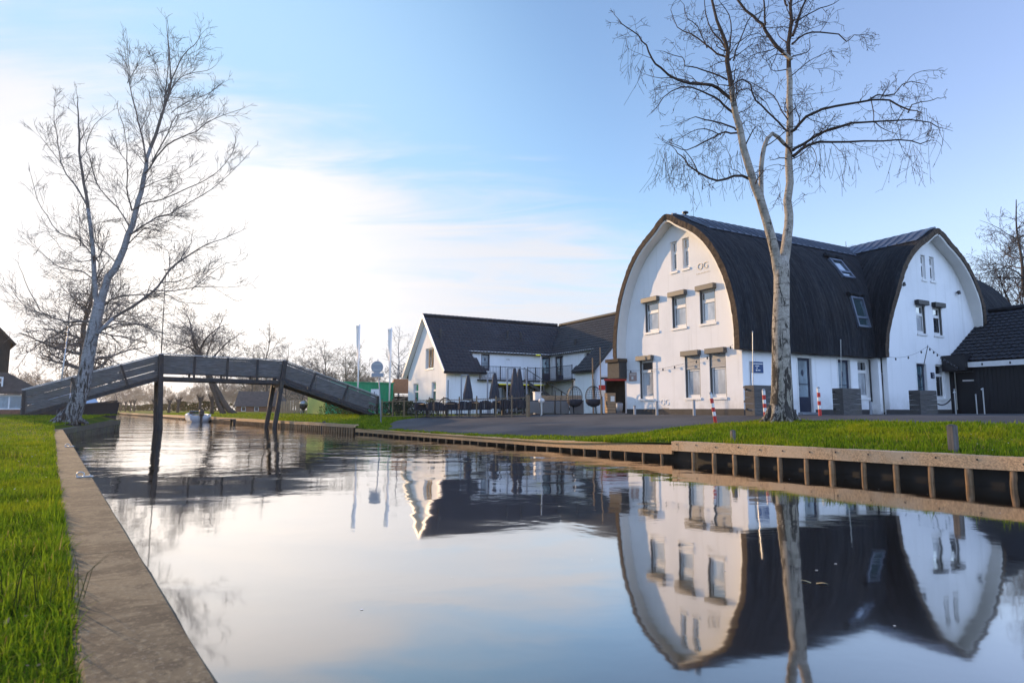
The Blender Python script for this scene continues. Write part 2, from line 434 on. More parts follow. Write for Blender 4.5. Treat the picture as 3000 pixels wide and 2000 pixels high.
M_quaywood = wood('weathered_larch', (0.74, 0.46, 0.24), (0.38, 0.22, 0.105), (0.52, 0.35, 0.20), 0)  # low-sun orange is worked into the board colour
M_sheet = mat('shade_black_sheet', (0.010, 0.008, 0.006), 0.7, var=0.4, vscale=3)  # near-black colour holds the shade under the boards
M_quaygrey = wood('sunlit_oak', (0.74, 0.49, 0.27), (0.34, 0.215, 0.12), (0.58, 0.42, 0.27), 0)  # warm tint stands for low sunlight on the boards
M_oldwood = wood('wet_oak', (0.13, 0.115, 0.09), (0.05, 0.045, 0.035), (0.12, 0.12, 0.06), 0)
M_bridgewood = wood('silvered_planks', (0.15, 0.148, 0.146), (0.052, 0.052, 0.054), (0.10, 0.094, 0.080), 0, bump=.8)
M_bridgedark = wood('tarred_beam', (0.035, 0.036, 0.04), (0.014, 0.015, 0.017), (0.05, 0.045, 0.035), 2)
M_cap = wood('sky_glint_cap_rail', (0.50, 0.50, 0.50), (0.26, 0.26, 0.26), (0.40, 0.39, 0.36), 0, rough=.5)  # paler than the planks: white sky glint put into the colour
M_pile = wood('pile_wood', (0.36, 0.22, 0.115), (0.16, 0.095, 0.05), (0.20, 0.14, 0.08), 2)
M_planter = wood('planter_planks', (0.12, 0.112, 0.106), (0.045, 0.043, 0.042), (0.09, 0.08, 0.068), 0)
M_post = wood('grey_post_wood', (0.16, 0.14, 0.13), (0.075, 0.065, 0.06), (0.13, 0.115, 0.09), 2)
M_barnwood = wood('tarred_boards', (0.055, 0.042, 0.032), (0.022, 0.017, 0.013), (0.05, 0.035, 0.025), 2)

def m_thatch():
    m = mat('thatch', (0.06, 0.05, 0.042), 0.95, spec=0.15); g = NT(m)
    uv = g.coord('UV')
    u = g.coord('UV', (3.2, 0.22, 1)); n1 = g.noise(u, 3.0, 6, .65)
    f = g.coord('UV', (9, .9, 1)); n2 = g.noise(f, 3.0, 4, .7)
    b = g.noise(g.coord('UV', (.5, .25, 1)), 1.6, 4)
    w = g.coord('UV', (1.55, 0.05, 1)); n3 = g.noise(w, 2.0, 5, .6, .35)
    c = g.mix(g.ramp(n1, .3, .7), (0.034, 0.038, 0.046), (0.009, 0.011, 0.015))
    c = g.mix(g.ramp(n2, .50, .72, 0, .85), c, (0.072, 0.070, 0.070)); c = g.mix(g.ramp(n2, .28, .45, .8, 0), c, (0.006, 0.007, 0.009))
    c = g.mix(g.ramp(b, .42, .7, 0, .35), c, (0.044, 0.039, 0.036))
    c = g.mix(g.ramp(n3, .46, .62, 0, .5), c, (0.009, 0.010, 0.013))
    nb = g.bump(n3, .9, .12); nb = g.bump(n1, .9, .06, nb); nb = g.bump(n2, .8, .03, nb)
    g.out(c, nb); return m
M_thatch = m_thatch()
M_reedend = mat('cut_reed_ends', (0.085, 0.058, 0.038), 0.95, var=0.5, vscale=9, bump=1, bscale=50)

def m_tiles(name, c1, c2):
    m = mat(name, c1, 0.6, spec=0.4); g = NT(m)
    n = g.noise(g.coord('Object', (1, 1, 1)), 5.0, 5); b = g.noise(g.coord('Object', (.25, .25, .25)), 1.5, 4)
    c = g.mix(g.ramp(n, .3, .7), c1, c2); c = g.mix(g.ramp(b, .5, .75, 0, .5), c, tuple(x * 1.7 for x in c1)); g.out(c); return m
M_tiles = m_tiles('anthracite_tiles', (0.036, 0.038, 0.045), (0.015, 0.016, 0.021))
M_tilesnear = m_tiles('black_tiles', (0.018, 0.020, 0.027), (0.008, 0.009, 0.012))

def m_glass(name, base, rough=0.04, refl=0.25):
    m = mat(name, base, rough, spec=0.6); g = NT(m); N, L = g.N, g.L
    out = N['Material Output']
    if max(base) > .3: g.out(g.mix(g.ramp(g.noise(g.coord('Object', (1, 1, .5)), 1.3, 4, .6), .38, .66), base, tuple(x * .5 for x in base)))
    gl = N.new('ShaderNodeBsdfGlossy'); gl.inputs['Roughness'].default_value = rough; gl.inputs['Color'].default_value = (.9, .95, 1, 1)
    lw = N.new('ShaderNodeFresnel'); lw.inputs['IOR'].default_value = 1.6
    f = g.math('ADD', lw.outputs[0], refl, clamp=True)
    w = g.noise(g.coord('Object'), .9, 2); L.new(g.bump(w, .05, .05), gl.inputs['Normal'])
    ms = N.new('ShaderNodeMixShader'); L.new(f, ms.inputs[0]); L.new(g.b.outputs[0], ms.inputs[1]); L.new(gl.outputs[0], ms.inputs[2]); L.new(ms.outputs[0], out.inputs['Surface'])
    return m
M_glass = m_glass('dark_window_glass', (0.02, 0.024, 0.028))
M_blind = m_glass('glass_over_white_blind', (0.62, 0.64, 0.66), 0.08, 0.12)
M_frost = m_glass('frosted_door_glass', (0.34, 0.42, 0.47), 0.2, 0.10)
M_tealglass = m_glass('teal_door_glass', (0.06, 0.13, 0.16), 0.06, 0.15)
M_glintglass = m_glass('sunglint_mirror_glass', (0.45, 0.34, 0.18), 0.03, 0.70)  # golden sun reflection is put into the base colour
M_skyglass = m_glass('skylight_glass', (0.05, 0.09, 0.10), 0.05, 0.3)

def m_concrete():
    m = mat('lichened_concrete', (0.2, 0.17, 0.13), 0.9); g = NT(m)
    v = g.coord('Object'); a = g.noise(v, 1.3, 7, .65); b = g.noise(v, 9, 6, .7); c_ = g.noise(v, 55, 4, .7); d = g.noise(v, 3.5, 6, .7, .5)
    c = g.mix(g.ramp(a, .35, .65), (0.085, 0.066, 0.038), (0.165, 0.130, 0.076))
    c = g.mix(g.ramp(b, .47, .58, 0, .8), c, (0.040, 0.032, 0.020))
    c = g.mix(g.ramp(d, .52, .60, 0, .8), c, (0.165, 0.125, 0.070))
    c = g.mix(g.ramp(c_, .54, .68, 0, .6), c, (0.26, 0.23, 0.17)); c = g.mix(g.ramp(c_, .3, .42, .6, 0), c, (0.04, 0.035, 0.03))
    c = g.mix(g.ramp(g.noise(v, 2.1, 8, .72, 1.2), .50, .57, 0, .75), c, (0.040, 0.032, 0.020)); c = g.mix(g.ramp(g.noise(v, 24, 5, .75), .52, .66, 0, .7), c, (0.24, 0.19, 0.11)); g.out(c, g.bump(c_, .5, .004, g.bump(b, .12, .004)))
    return m
M_concrete = m_concrete()

def m_asphalt():
    m = mat('asphalt', (0.07, 0.07, 0.07), 0.85, spec=0.3); g = NT(m)
    v = g.coord('Object'); a = g.noise(v, .35, 5, .6); b = g.noise(v, 60, 3, .7); c_ = g.noise(v, 3, 6, .65)
    c = g.mix(g.ramp(a, .38, .62), (0.080, 0.080, 0.082), (0.042, 0.044, 0.050)); c = g.mix(g.ramp(c_, .5, .75, 0, .5), c, (0.085, 0.082, 0.078))
    c = g.mix(g.ramp(b, .5, .7, 0, .5), c, (0.125, 0.122, 0.12))
    g.out(c, g.bump(b, .6, .01)); return m
M_asphalt = m_asphalt()

def m_ground():
    m = mat('meadow_ground', (0.06, 0.08, 0.02), 0.95, spec=0.1); g = NT(m)
    v = g.coord('Object'); a = g.noise(v, .5, 6, .6); b = g.noise(v, 7, 6, .7); c_ = g.noise(v, 40, 4, .7)
    c = g.mix(g.ramp(a, .35, .65), (0.075, 0.125, 0.012), (0.145, 0.165, 0.018)); c = g.mix(g.ramp(b, .5, .75, 0, .7), c, (0.045, 0.045, 0.014))
    c = g.mix(g.ramp(c_, .5, .7, 0, .5), c, (0.12, 0.15, 0.025)); g.out(c, g.bump(c_, 1, .05, g.bump(b, .7, .06))); return m
M_ground = m_ground()

def m_blade(name, dark, light, straw):
    m = mat(name, dark, 0.75, spec=0.04); g = NT(m); N, L = g.N, g.L
    t = g.attr('tone'); big = g.noise(g.coord('Object'), .8, 4)
    c = g.mix(t, dark, light); c = g.mix(g.ramp(t, .86, .98), c, straw); c = g.mix(g.ramp(big, .45, .7, 0, .5), c, (light[0] * 1.35, light[1] * .95, light[2])); c = g.mix(g.ramp(g.noise(g.coord('Object'), 2.3, 5, .65), .52, .72, 0, .6), c, (dark[0] * .9, dark[1] * .75, dark[2]))
    g.out(c)
    tr = N.new('ShaderNodeBsdfTranslucent'); L.new(c, tr.inputs['Color'])
    ms = N.new('ShaderNodeMixShader'); ms.inputs[0].default_value = 0.45
    L.new(g.b.outputs[0], ms.inputs[1]); L.new(tr.outputs[0], ms.inputs[2]); L.new(ms.outputs[0], N['Material Output'].inputs['Surface'])
    return m
M_blade = m_blade('grass_blades', (0.055, 0.120, 0.009), (0.32, 0.43, 0.018), (0.36, 0.28, 0.08))
M_rush = m_blade('rush_stems', (0.018, 0.030, 0.010), (0.04, 0.06, 0.018), (0.10, 0.09, 0.04))
M_hedge = m_blade('shrub_leaves', (0.03, 0.05, 0.012), (0.09, 0.12, 0.025), (0.22, 0.19, 0.06))

def m_birch(name, white, darkband, scale=1.0, lichen=(0.10, 0.10, 0.045), mossy=0.0):
    m = mat(name, white, 0.85, spec=0.2); g = NT(m)
    v = g.coord('Object'); band = g.noise(g.coord('Object', (2.2, 2.2, 9)), 1.6 * scale, 5, .65)
    crack = g.noise(g.coord('Object', (5, 5, 1.1)), 1.8 * scale, 6, .7, .6); fine = g.noise(v, 18, 5, .7)
    z = g.sep(g.coord('Object'))[2]
    c = g.mix(g.ramp(fine, .35, .65), white, tuple(x * .66 for x in white)); c = g.mix(g.ramp(g.noise(v, 2.6 * scale, 5, .65), .46, .68, 0, .75), c, tuple(x * .42 for x in white))
    c = g.mix(g.ramp(band, .56, .66, 0, .85), c, darkband)
    low = g.ramp(z, .3, 4.5, .12, 0.0)
    c = g.mix(g.ramp(g.math('ADD', crack, low), .565, .645, 0, .95), c, (0.035, 0.030, 0.026))
    c = g.mix(g.math('MULTIPLY', g.ramp(crack, .35, .5, 1, 0), g.ramp(z, .1, 2.5, mossy, 0)), c, lichen)
    g.out(c, g.bump(crack, .8, .03, g.bump(fine, .4, .006))); return m
M_birch = m_birch('birch_bark', (0.46, 0.41, 0.35), (0.10, 0.085, 0.07), mossy=.7)
M_birchgrey = m_birch('grey_birch_bark', (0.31, 0.31, 0.32), (0.075, 0.072, 0.075), 1.0, mossy=.5)
M_twig = mat('dark_twigs', (0.045, 0.028, 0.019), 0.85, var=0.3, vscale=2)
M_twigpale = mat('glare_pale_twigs', (0.14, 0.118, 0.106), 0.85, var=0.3, vscale=2)  # lightened in colour for the glare of the sky behind
M_bark = mat('dark_bark', (0.075, 0.060, 0.05), 0.95, var=0.45, vscale=6, stretch=(3, 3, .6), bump=0.9, bscale=12)
M_fartwig = mat('hazed_far_twigs', (0.36, 0.27, 0.19), 0.95, var=0.2, vscale=.5)  # pale orange of the backlit haze is painted into the twigs
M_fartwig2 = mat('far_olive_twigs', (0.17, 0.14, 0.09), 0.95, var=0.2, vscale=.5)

def m_water():
    m = mat('canal_water', (0.020, 0.014, 0.009), 0.6, spec=0.0); g = NT(m); N, L = g.N, g.L
    v = g.coord('Object')
    y = g.sep(v)[1]
    # calm near the camera, a light breeze further off
    amp = g.ramp(y, 4, 20, 0.10, 1.0)
    patch = g.ramp(g.noise(g.coord('Object', (.10, .22, 1)), 1.0, 3), .38, .62, .35, 1.15)
    w1 = g.noise(g.coord('Object', (1, 1, 1), (0, 0, R(20))), 1.15, 3, .5, .3)
    w2 = g.noise(g.coord('Object', (1, 1.6, 1), (0, 0, R(-35))), 4.2, 2, .5)
    w3 = g.noise(g.coord('Object', (.5, .8, 1)), .55, 2, .4)
    h = g.math('ADD', g.math('MULTIPLY', w1, 1.0), g.math('MULTIPLY', w2, .12))
    h = g.math('MULTIPLY', h, g.math('MULTIPLY', amp, patch))
    h = g.math('ADD', h, g.math('MULTIPLY', w3, .45))
    nb = g.bump(h, 1.0, .022)
    gl = N.new('ShaderNodeBsdfGlossy'); gl.inputs['Roughness'].default_value = 0.045; gl.inputs['Color'].default_value = (.93, .905, .88, 1)
    L.new(nb, gl.inputs['Normal'])
    lw = N.new('ShaderNodeLayerWeight'); lw.inputs['Blend'].default_value = 0.5; L.new(nb, lw.inputs['Normal'])
    f = g.ramp(lw.outputs['Facing'], .40, .94, .13, .95)
    ms = N.new('ShaderNodeMixShader'); L.new(f, ms.inputs[0]); L.new(g.b.outputs[0], ms.inputs[1]); L.new(gl.outputs[0], ms.inputs[2]); L.new(ms.outputs[0], N['Material Output'].inputs['Surface'])
    return m
M_water = m_water()

M_foam = mat('foam_flecks', (0.80, 0.79, 0.76), 0.8)
M_leaf = mat('pale_dead_leaf', (0.35, 0.28, 0.14), 0.8, var=0.3, vscale=30)

M_litter = mat('leaf_litter', (0.26, 0.17, 0.08), 0.85, var=0.5, vscale=9)
M_daisy = mat('daisy_petals', (0.75, 0.74, 0.66), 0.8)
# ------------------------------------------------------------------ ground, road, water
rng = random.Random(7)
def base_ground():
    V = [(-3000, -200, -.35), (3000, -200, -.35), (3000, 6000, -.35), (-3000, 6000, -.35)]
    o = np_mesh('base_ground', np.array(V), np.array([[0, 1, 2, 3]]), M_ground); tag(o, kind='structure')
base_ground()

def grid_mesh(name, rows, m, smooth=True, kind='structure'):
    """rows: list of equally long lists of points"""
    n = len(rows[0]); V = np.array([tuple(p) for r in rows for p in r])
    i, j = np.meshgrid(np.arange(len(rows) - 1), np.arange(n - 1), indexing='ij')
    a = (i * n + j).ravel(); Fc = np.stack([a, a + 1, a + n + 1, a + n], 1)
    # make the faces look up
    p0, p1, p3 = V[Fc[0][0]], V[Fc[0][1]], V[Fc[0][3]]
    if np.cross(p1 - p0, p3 - p0)[2] < 0: Fc = Fc[:, ::-1]
    o = np_mesh(name, V, Fc, m, smooth=smooth)
    if kind: tag(o, kind=kind)
    return o
S_ = [-60, -40, -25, -16, -12] + [-10 + .5 * i for i in range(100)] + [40 + 3 * i for i in range(20)] + [100, 120, 150, 200, 300, 450, 800, 1500]
T_ = [0, .3, .6, .9, 1.2, 1.6, 2, 2.5, 3, 3.5, 4, 4.6, 5.2, 6, 7, 8, 9, 11, 14, 18, 24, 32, 40, 60, 100, 200, 400, 900]
def relief(s, t): return bank_z(s, t) + (0.018 * math.sin(s * 2.1 + t) * math.sin(t * 2.7) if .2 < t < 40 and t < road_t(s) - .3 else 0)
grid_mesh('grass_bank', [[bank(s, t, relief(s, t)) for t in T_] for s in S_], M_ground)
# asphalt
S2 = [-60, -40, -25, -12] + [-6 + .25 * i for i in range(141)]
K2 = [0, .12, .3, .6, 1, 1.5, 2, 2.6, 3.3, 4, 5, 6, 7, 8, 10, 13, 17, 24, 32, 40]
def road_pt(s, k):
    t = road_t(s) + 0.08 * math.sin(s * 3.1) + 0.05 * math.sin(s * 7.7 + 1) + k
    return bank(s, t, bank_z(s, t) + (0.022 if k > .1 else -.02))
grid_mesh('road', [[road_pt(s, k) for k in K2] for s in S2], M_asphalt)
# left lawn: quay line, then the point of land in front of the bridge, then the basin
LEFT_EDGE = [(2.9, -3.2), (-0.774, 1.787), (-4.9, 7.47), (-9.0, 13.12), (-13.1, 18.77), (-17.24, 24.47), (-18.45, 27.5), (-19.6, 30.2), (-20.6, 32.7), (-21.3, 34.6), (-23.0, 36.2), (-26, 37.4), (-31, 38.6), (-40, 41), (-60, 46), (-120, 60), (-300, 100)]
def left_lawn():
    out = []; 
    # densify
    pts = []
    for (a, b), (c, d) in zip(LEFT_EDGE, LEFT_EDGE[1:]):
        k = max(1, int(math.hypot(c - a, d - b) / 1.0)) if math.hypot(c - a, d - b) < 30 else 3
        for i in range(k): pts.append((lerp(a, c, i / k), lerp(b, d, i / k)))
    pts.append(LEFT_EDGE[-1])
    rows = []
    for (x, y) in pts:
        r = []
        for w in (0, .15, .3, .6, 1, 1.5, 2.2, 3, 4, 5.5, 8, 12, 20, 40, 100):
            # inland direction turns from the quay normal to straight back for the basin edge
            f = smooth((y - 32) / 6.0); n = (LN * (1 - f) + Vector((-.35, -1, 0)).normalized() * f).normalized()
            wq = w + 0.28 * (1 - smooth((y - 23) / 2)) 
            px, py = x + n.x * wq, y + n.y * wq
            z = lawn_z(px, py); ze = lerp(.40, .60, smooth((y - 24) / 8)); z = lerp(min(z, ze), z, smooth(w / 1.2))
            r.append((px, py, z))
        rows.append(r)
    grid_mesh('lawn', rows, M_ground)
left_lawn()
# land on the far left beyond the basin
o = grid_mesh('far_meadow', [[(x, y, .55) for x in (-900, -300, -120, x1)] for y, x1 in ((78, -62), (110, -90), (160, -124), (230, -170), (400, -300), (1200, -850))], M_ground)
# water
o = grid_mesh('water', [[(x, y, 0.0) for x in (-420, -120, -40, 0, 40, 200)] for y in (-60, 0, 20, 60, 150, 500, 900)], M_water)

# ------------------------------------------------------------------ grass blades
def blades(name, pos, h, w, m, seed, lean=.5, kind='stuff', flat=.0):
    """pos (n,3), h (n) heights: two-segment blades"""
    r = np.random.default_rng(seed); n = len(pos)
    yaw = r.uniform(0, 2 * np.pi, n); d = np.stack([np.cos(yaw), np.sin(yaw), np.zeros(n)], 1)
    side = np.stack([-d[:, 1], d[:, 0], np.zeros(n)], 1)
    ln = (r.uniform(.1, 1, n) * lean)[:, None]; h = h[:, None]; w = (w * r.uniform(.7, 1.3, n))[:, None]
    up = np.array([[0, 0, 1.0]])
    m1 = pos + up * h * .55 + d * ln * h * .25
    tip = pos + up * h * (1 - .35 * ln) + d * ln * h * .9
    V = np.stack([pos - side * w, pos + side * w, m1 - side * w * .8, m1 + side * w * .8, tip], 1).reshape(-1, 3)
    b = np.arange(n)[:, None] * 5
    T = np.concatenate([b + np.array([[0, 1, 3]]), b + np.array([[0, 3, 2]]), b + np.array([[2, 3, 4]])], 0)
    tone = np.repeat(np.clip(r.normal(.45, .26, n), 0, 1), 5)
    ob = np_mesh(name, V, T, m, col=tone)
    if kind: tag(ob, kind=kind)
    return ob
def bank_grass():
    r = np.random.default_rng(3); P = []
    def fill(n, s0, s1, t0, t1, bias=1.0):
        ss = r.uniform(s0, s1, n); tt = t0 + (t1 - t0) * r.uniform(0, 1, n) ** bias
        for s, t in zip(ss, tt):
            if t < road_t(s) - .02 + .16 * math.sin(s * 3.1) + r.normal(0, .06):
                P.append((*(bank(s, t, relief(s, t)))[:3],))
    fill(52000, -3, 9.5, .12, 5.1); fill(16000, 8, 29, .12, 2.9, 1.2); fill(16000, 26, 46, .15, 8)
    fill(9000, 46, 110, .2, 6)
    k0 = len(P)
    for _ in range(5200):                              # longer tufts hanging over the boards
        s = r.uniform(-3, 27); c = math.sin(s * 5.3) + math.sin(s * 2.1 + 1) + .6 * math.sin(s * 11.7)
        if c > .1: P.append(tuple(bank(s, .13 + abs(r.normal(0, .07)))))
    tall = np.ones(len(P)); tall[k0:] = r.uniform(1.2, 2.6, len(P) - k0)
    P = np.array(P)
    n = len(P); dist = np.linalg.norm(P[:, :2], axis=1)
    clump = .6 + .5 * np.sin(P[:, 0] * 2.3 + 1.7 * np.sin(P[:, 1] * 1.9)) * np.sin(P[:, 1] * 2.7) + .25 * np.sin(P[:, 0] * 6.1) * np.sin(P[:, 1] * 7.3)
    h = np.clip(r.normal(.065, .02, n) * (0.75 + .55 * np.clip(clump, 0, 1.2)), .03, .16) * (1 + dist * .006) * tall * np.array([.6 if 10 < st(q)[0] < 25 else 1.0 for q in P])
    o = blades('grass', P, h, 0.0032 + dist * .00030, M_blade, 11, .9)
    o.name = 'bank_grass'
bank_grass()
def lawn_grass():
    r = np.random.default_rng(5); P = []
    def fill(n, y0, y1, w0, w1, bias=1.0):
        yy = y0 + (y1 - y0) * r.uniform(0, 1, n) ** bias; ww = r.uniform(w0, w1, n)
        for y, w in zip(yy, ww):
            f = (y - 1.787) / 22.69; bx = -0.774 - 16.468 * f
            if y > 24.4: bx = np.interp(y, [24.4, 27.5, 30.2, 32.7], [-17.2, -18.45, -19.6, -20.6])
            x = bx + LN.x * w; yq = y + LN.y * w
            P.append((x, yq, lawn_z(x, yq) - .01))
    fill(60000, 1.0, 7.0, .30, 1.5, 1.25); fill(12000, .6, 8.0, 1.5, 3.5); fill(34000, 6, 16, .30, 2.6); fill(20000, 14, 34, .28, 4)
    k0 = len(P)
    for _ in range(5200):
        y = 1 + 23 * r.uniform() ** 1.6; c = math.sin(y * 4.3) + math.sin(y * 1.7 + 1) + .6 * math.sin(y * 9.7)
        if c > .2: w = .335 + abs(r.normal(0, .05)); x = -0.774 - .7258 * (y - 1.787) + LN.x * w; P.append((x, y + LN.y * w, lawn_z(x, y) - .01))
    tall = np.ones(len(P)); tall[k0:] = r.uniform(1.1, 2.4, len(P) - k0)
    P = np.array(P); n = len(P); dist = np.linalg.norm(P[:, :2], axis=1)
    clump = .5 + .5 * np.sin(P[:, 0] * 3.3 + 1.3 * np.sin(P[:, 1] * 2.9)) * np.sin(P[:, 1] * 3.1) + .3 * np.sin(P[:, 0] * 9) * np.sin(P[:, 1] * 8.3)
    h = np.clip(r.normal(.055, .018, n) * (.7 + .8 * np.clip(clump, 0, 1.2)), .02, .15) * tall
    o = blades('lawn_grass', P, h, 0.0016 + dist * .00028, M_blade, 12, 1.0)
lawn_grass()
def rush_clump(x, y, n, h, label, seed, spread=.1):
    r = np.random.default_rng(seed)
    p = np.stack([r.normal(x, spread, n), r.normal(y, spread * 1.6, n), np.full(n, lawn_z(x, y) - .01)], 1)
    o = blades('rush_clump', p, r.uniform(.35, 1.0, n) * h, 0.0022, M_rush, seed, .75, kind=None)
    tag(o, label, 'rushes')
rush_clump(-1.80, 2.42, 26, .36, 'tall dark rush stems leaning over the near coping', 21, .10)
rush_clump(-7.62, 9.55, 70, .34, 'low green rush tuft against the middle of the left coping', 22, .15)

# ------------------------------------------------------------------ left concrete quay
def concrete_quay():
    root = thing('quay_wall', 'long lichen stained concrete coping along the lawn edge', 'quay wall', (-0.774, 1.787, 0))
    ang = math.atan2(LE.y, LE.x); root.rotation_euler = (0, 0, ang)
    # local x along the quay, +y to the lawn
    cuts = [-6.0, -1.2, 2.05, 6.3, 10.6, 14.9, 19.2, 23.5, 28.02]
    for a, b in zip(cuts, cuts[1:]):
        mb = MB(); n = max(2, int((b - a) / .25)); r2 = random.Random(int(a * 10))
        rows = []
        for i in range(n + 1):
            x = lerp(a + .004, b - .004, i / n)
            j = lambda k: r2.uniform(-k, k)
            rows.append([(x, 0.0 + j(.002), .05), (x, j(.003), .395 + j(.003)), (x, .018, .417), (x, .30, .419), (x, .32 + j(.004), .40), (x, .32, .05)])
        for q in rows: mb.v += q
        for i in range(n):
            for k in range(6): mb.f.append((i * 6 + k, i * 6 + (k + 1) % 6, (i + 1) * 6 + (k + 1) % 6, (i + 1) * 6 + k)); mb.m.append(0)
        mb.f.append(tuple(range(6))); mb.m.append(0); mb.f.append(tuple(n * 6 + k for k in range(6))); mb.m.append(0)
        mb.build('coping_block', M_concrete, root)
    mb = MB(); mb.box((11, .14, -.3), (34, .22, .72)); mb.build('wall_face', M_concrete, root)
    return root
concrete_quay()
def mooring_ring(k, label):
    p = LQ0 + LE * k + LN * .10
    t = thing('mooring_ring', label, 'mooring ring', (p.x, p.y, .419), math.atan2(LE.y, LE.x), 'mooring rings on the coping')
    mb = MB(); mb.box((0, -.02, .006), (.10, .16, .012)); mb.build('base_plate', M_steel, t, bevel=.003)
    mb = MB(); mb.tube([(-.03 + .0, .02 + 0.035 * math.cos(a), .03 + .028 * math.sin(a)) for a in np.linspace(0, 2 * math.pi, 17)], .007, 6, cap=False); mb.build('ring', M_steel, t, smooth=True)
    for dx in (-.035, .035): mb = MB(); mb.lathe((dx, -.07, .012), [(.010, 0), (.010, .008), (.006, .012)], 8); mb.build('bolt', M_steel, t)
mooring_ring(6.55, 'bright steel ring bolted to the coping nearest the camera')
mooring_ring(13.6, 'smaller looking steel ring farther along the left coping')

# ------------------------------------------------------------------ timber revetments
def revet_run(root, pts, zt, zb, pile_sp, wood_m, pile_m, seed, face=.06, pile_r=.05, out=(0, 0), caps=True, nmax=90):
    """pts: polyline in world (water side face of the board); zt/zb functions of the run length"""
    r = random.Random(seed); L = [0]
    P = [Vector((p[0], p[1], 0)) for p in pts]
    for a, b in zip(P, P[1:]): L.append(L[-1] + (b - a).length)
    def pos(l):
        for i in range(len(P) - 1):
            if l <= L[i + 1] or i == len(P) - 2:
                f = (l - L[i]) / (L[i + 1] - L[i]); d = (P[i + 1] - P[i]).normalized(); return P[i].lerp(P[i + 1], f), d
    inl = Vector(out)                                  # inland direction
    l0 = Vector(root.location)
    # boards
    l = 0; bi = 0
    while l < L[-1] - .05:
        ln = min(r.uniform(3.2, 4.6), L[-1] - l); n = max(1, int(ln / .5)); mb = MB(); rows = []
        for i in range(n + 1):
            x = l + .004 + (ln - .008) * i / n; p, d = pos(x); q = p + inl * face
            a, b = zt(x), zb(x); w = r.uniform(-.004, .004)
            rows.append([p + Vector((0, 0, b + w)) - l0, p + Vector((0, 0, a + w)) - l0, q + Vector((0, 0, a)) - l0, q + Vector((0, 0, b)) - l0])
        for q in rows: mb.v += [tuple(v) for v in q]
        for i in range(n):
            for k in range(4): mb.f.append((i * 4 + k, i * 4 + (k + 1) % 4, (i + 1) * 4 + (k + 1) % 4, (i + 1) * 4 + k)); mb.m.append(0)
        mb.f.append((0, 1, 2, 3)); mb.m.append(0); mb.f.append(tuple(n * 4 + k for k in range(4))); mb.m.append(0)
        # bolts heads on the board
        bo = mb.build('waling_board', wood_m, root)
        l += ln; bi += 1
    if caps:
        mb = MB(); n = max(2, int(L[-1] / .6))
        for i in range(n + 1):
            x = L[-1] * i / n; p, d = pos(x); a = zt(x); w = r.uniform(0, .006)
            for off, z in ((face + .003, a - .05), (face + .003, a - .004 + w), (face + .15, a + .004 + w), (face + .15, a - .05)):
                mb.v.append(tuple(p + inl * off + Vector((0, 0, z)) - l0))
        for i in range(n):
            for k in range(4): mb.f.append((i * 4 + k, i * 4 + (k + 1) % 4, (i + 1) * 4 + (k + 1) % 4, (i + 1) * 4 + k)); mb.m.append(0)
        mb.f.append((0, 1, 2, 3)); mb.m.append(0); mb.f.append(tuple(n * 4 + k for k in range(4))); mb.m.append(0)
        mb.build('back_board', wood_m, root)
    # piles and sheet behind
    k = 0; l = .35
    while l < L[-1] - .03 and k < nmax:
        p, d = pos(l); q = p + inl * (face * .5 + .02) - l0; mb = MB(); rr = pile_r * r.uniform(.85, 1.12)
        top = zb(l) - .006 - l0.z; tw = [r.uniform(-.008, .008) for _ in range(4)]
        mb.tube([q + Vector((tw[0], tw[1], -.6)), q + Vector((tw[2], tw[3], top * .3)), q + Vector((0, 0, top * .62)), q + Vector((tw[3] * .5, tw[0] * .5, top))], [rr * .95, rr, rr * 1.03, rr * .97], 9)
        mb.build('pile', pile_m, root, smooth=True)
        k += 1; l += pile_sp * r.uniform(.9, 1.1)
    mb = MB(); n = max(2, int(L[-1] / 1.0))
    for i in range(n + 1):
        p, d = pos(L[-1] * i / n)
        for off, z in ((.22, -.6), (.22, zt(L[-1] * i / n) - .03), (.30, zt(L[-1] * i / n) - .03), (.30, -.6)): mb.v.append(tuple(p + inl * off + Vector((0, 0, z)) - l0))
    for i in range(n):
        for k in range(4): mb.f.append((i * 4 + k, i * 4 + (k + 1) % 4, (i + 1) * 4 + (k + 1) % 4, (i + 1) * 4 + k)); mb.m.append(0)
    mb.build('sheet_wall', M_sheet, root)
    return pos, L[-1]
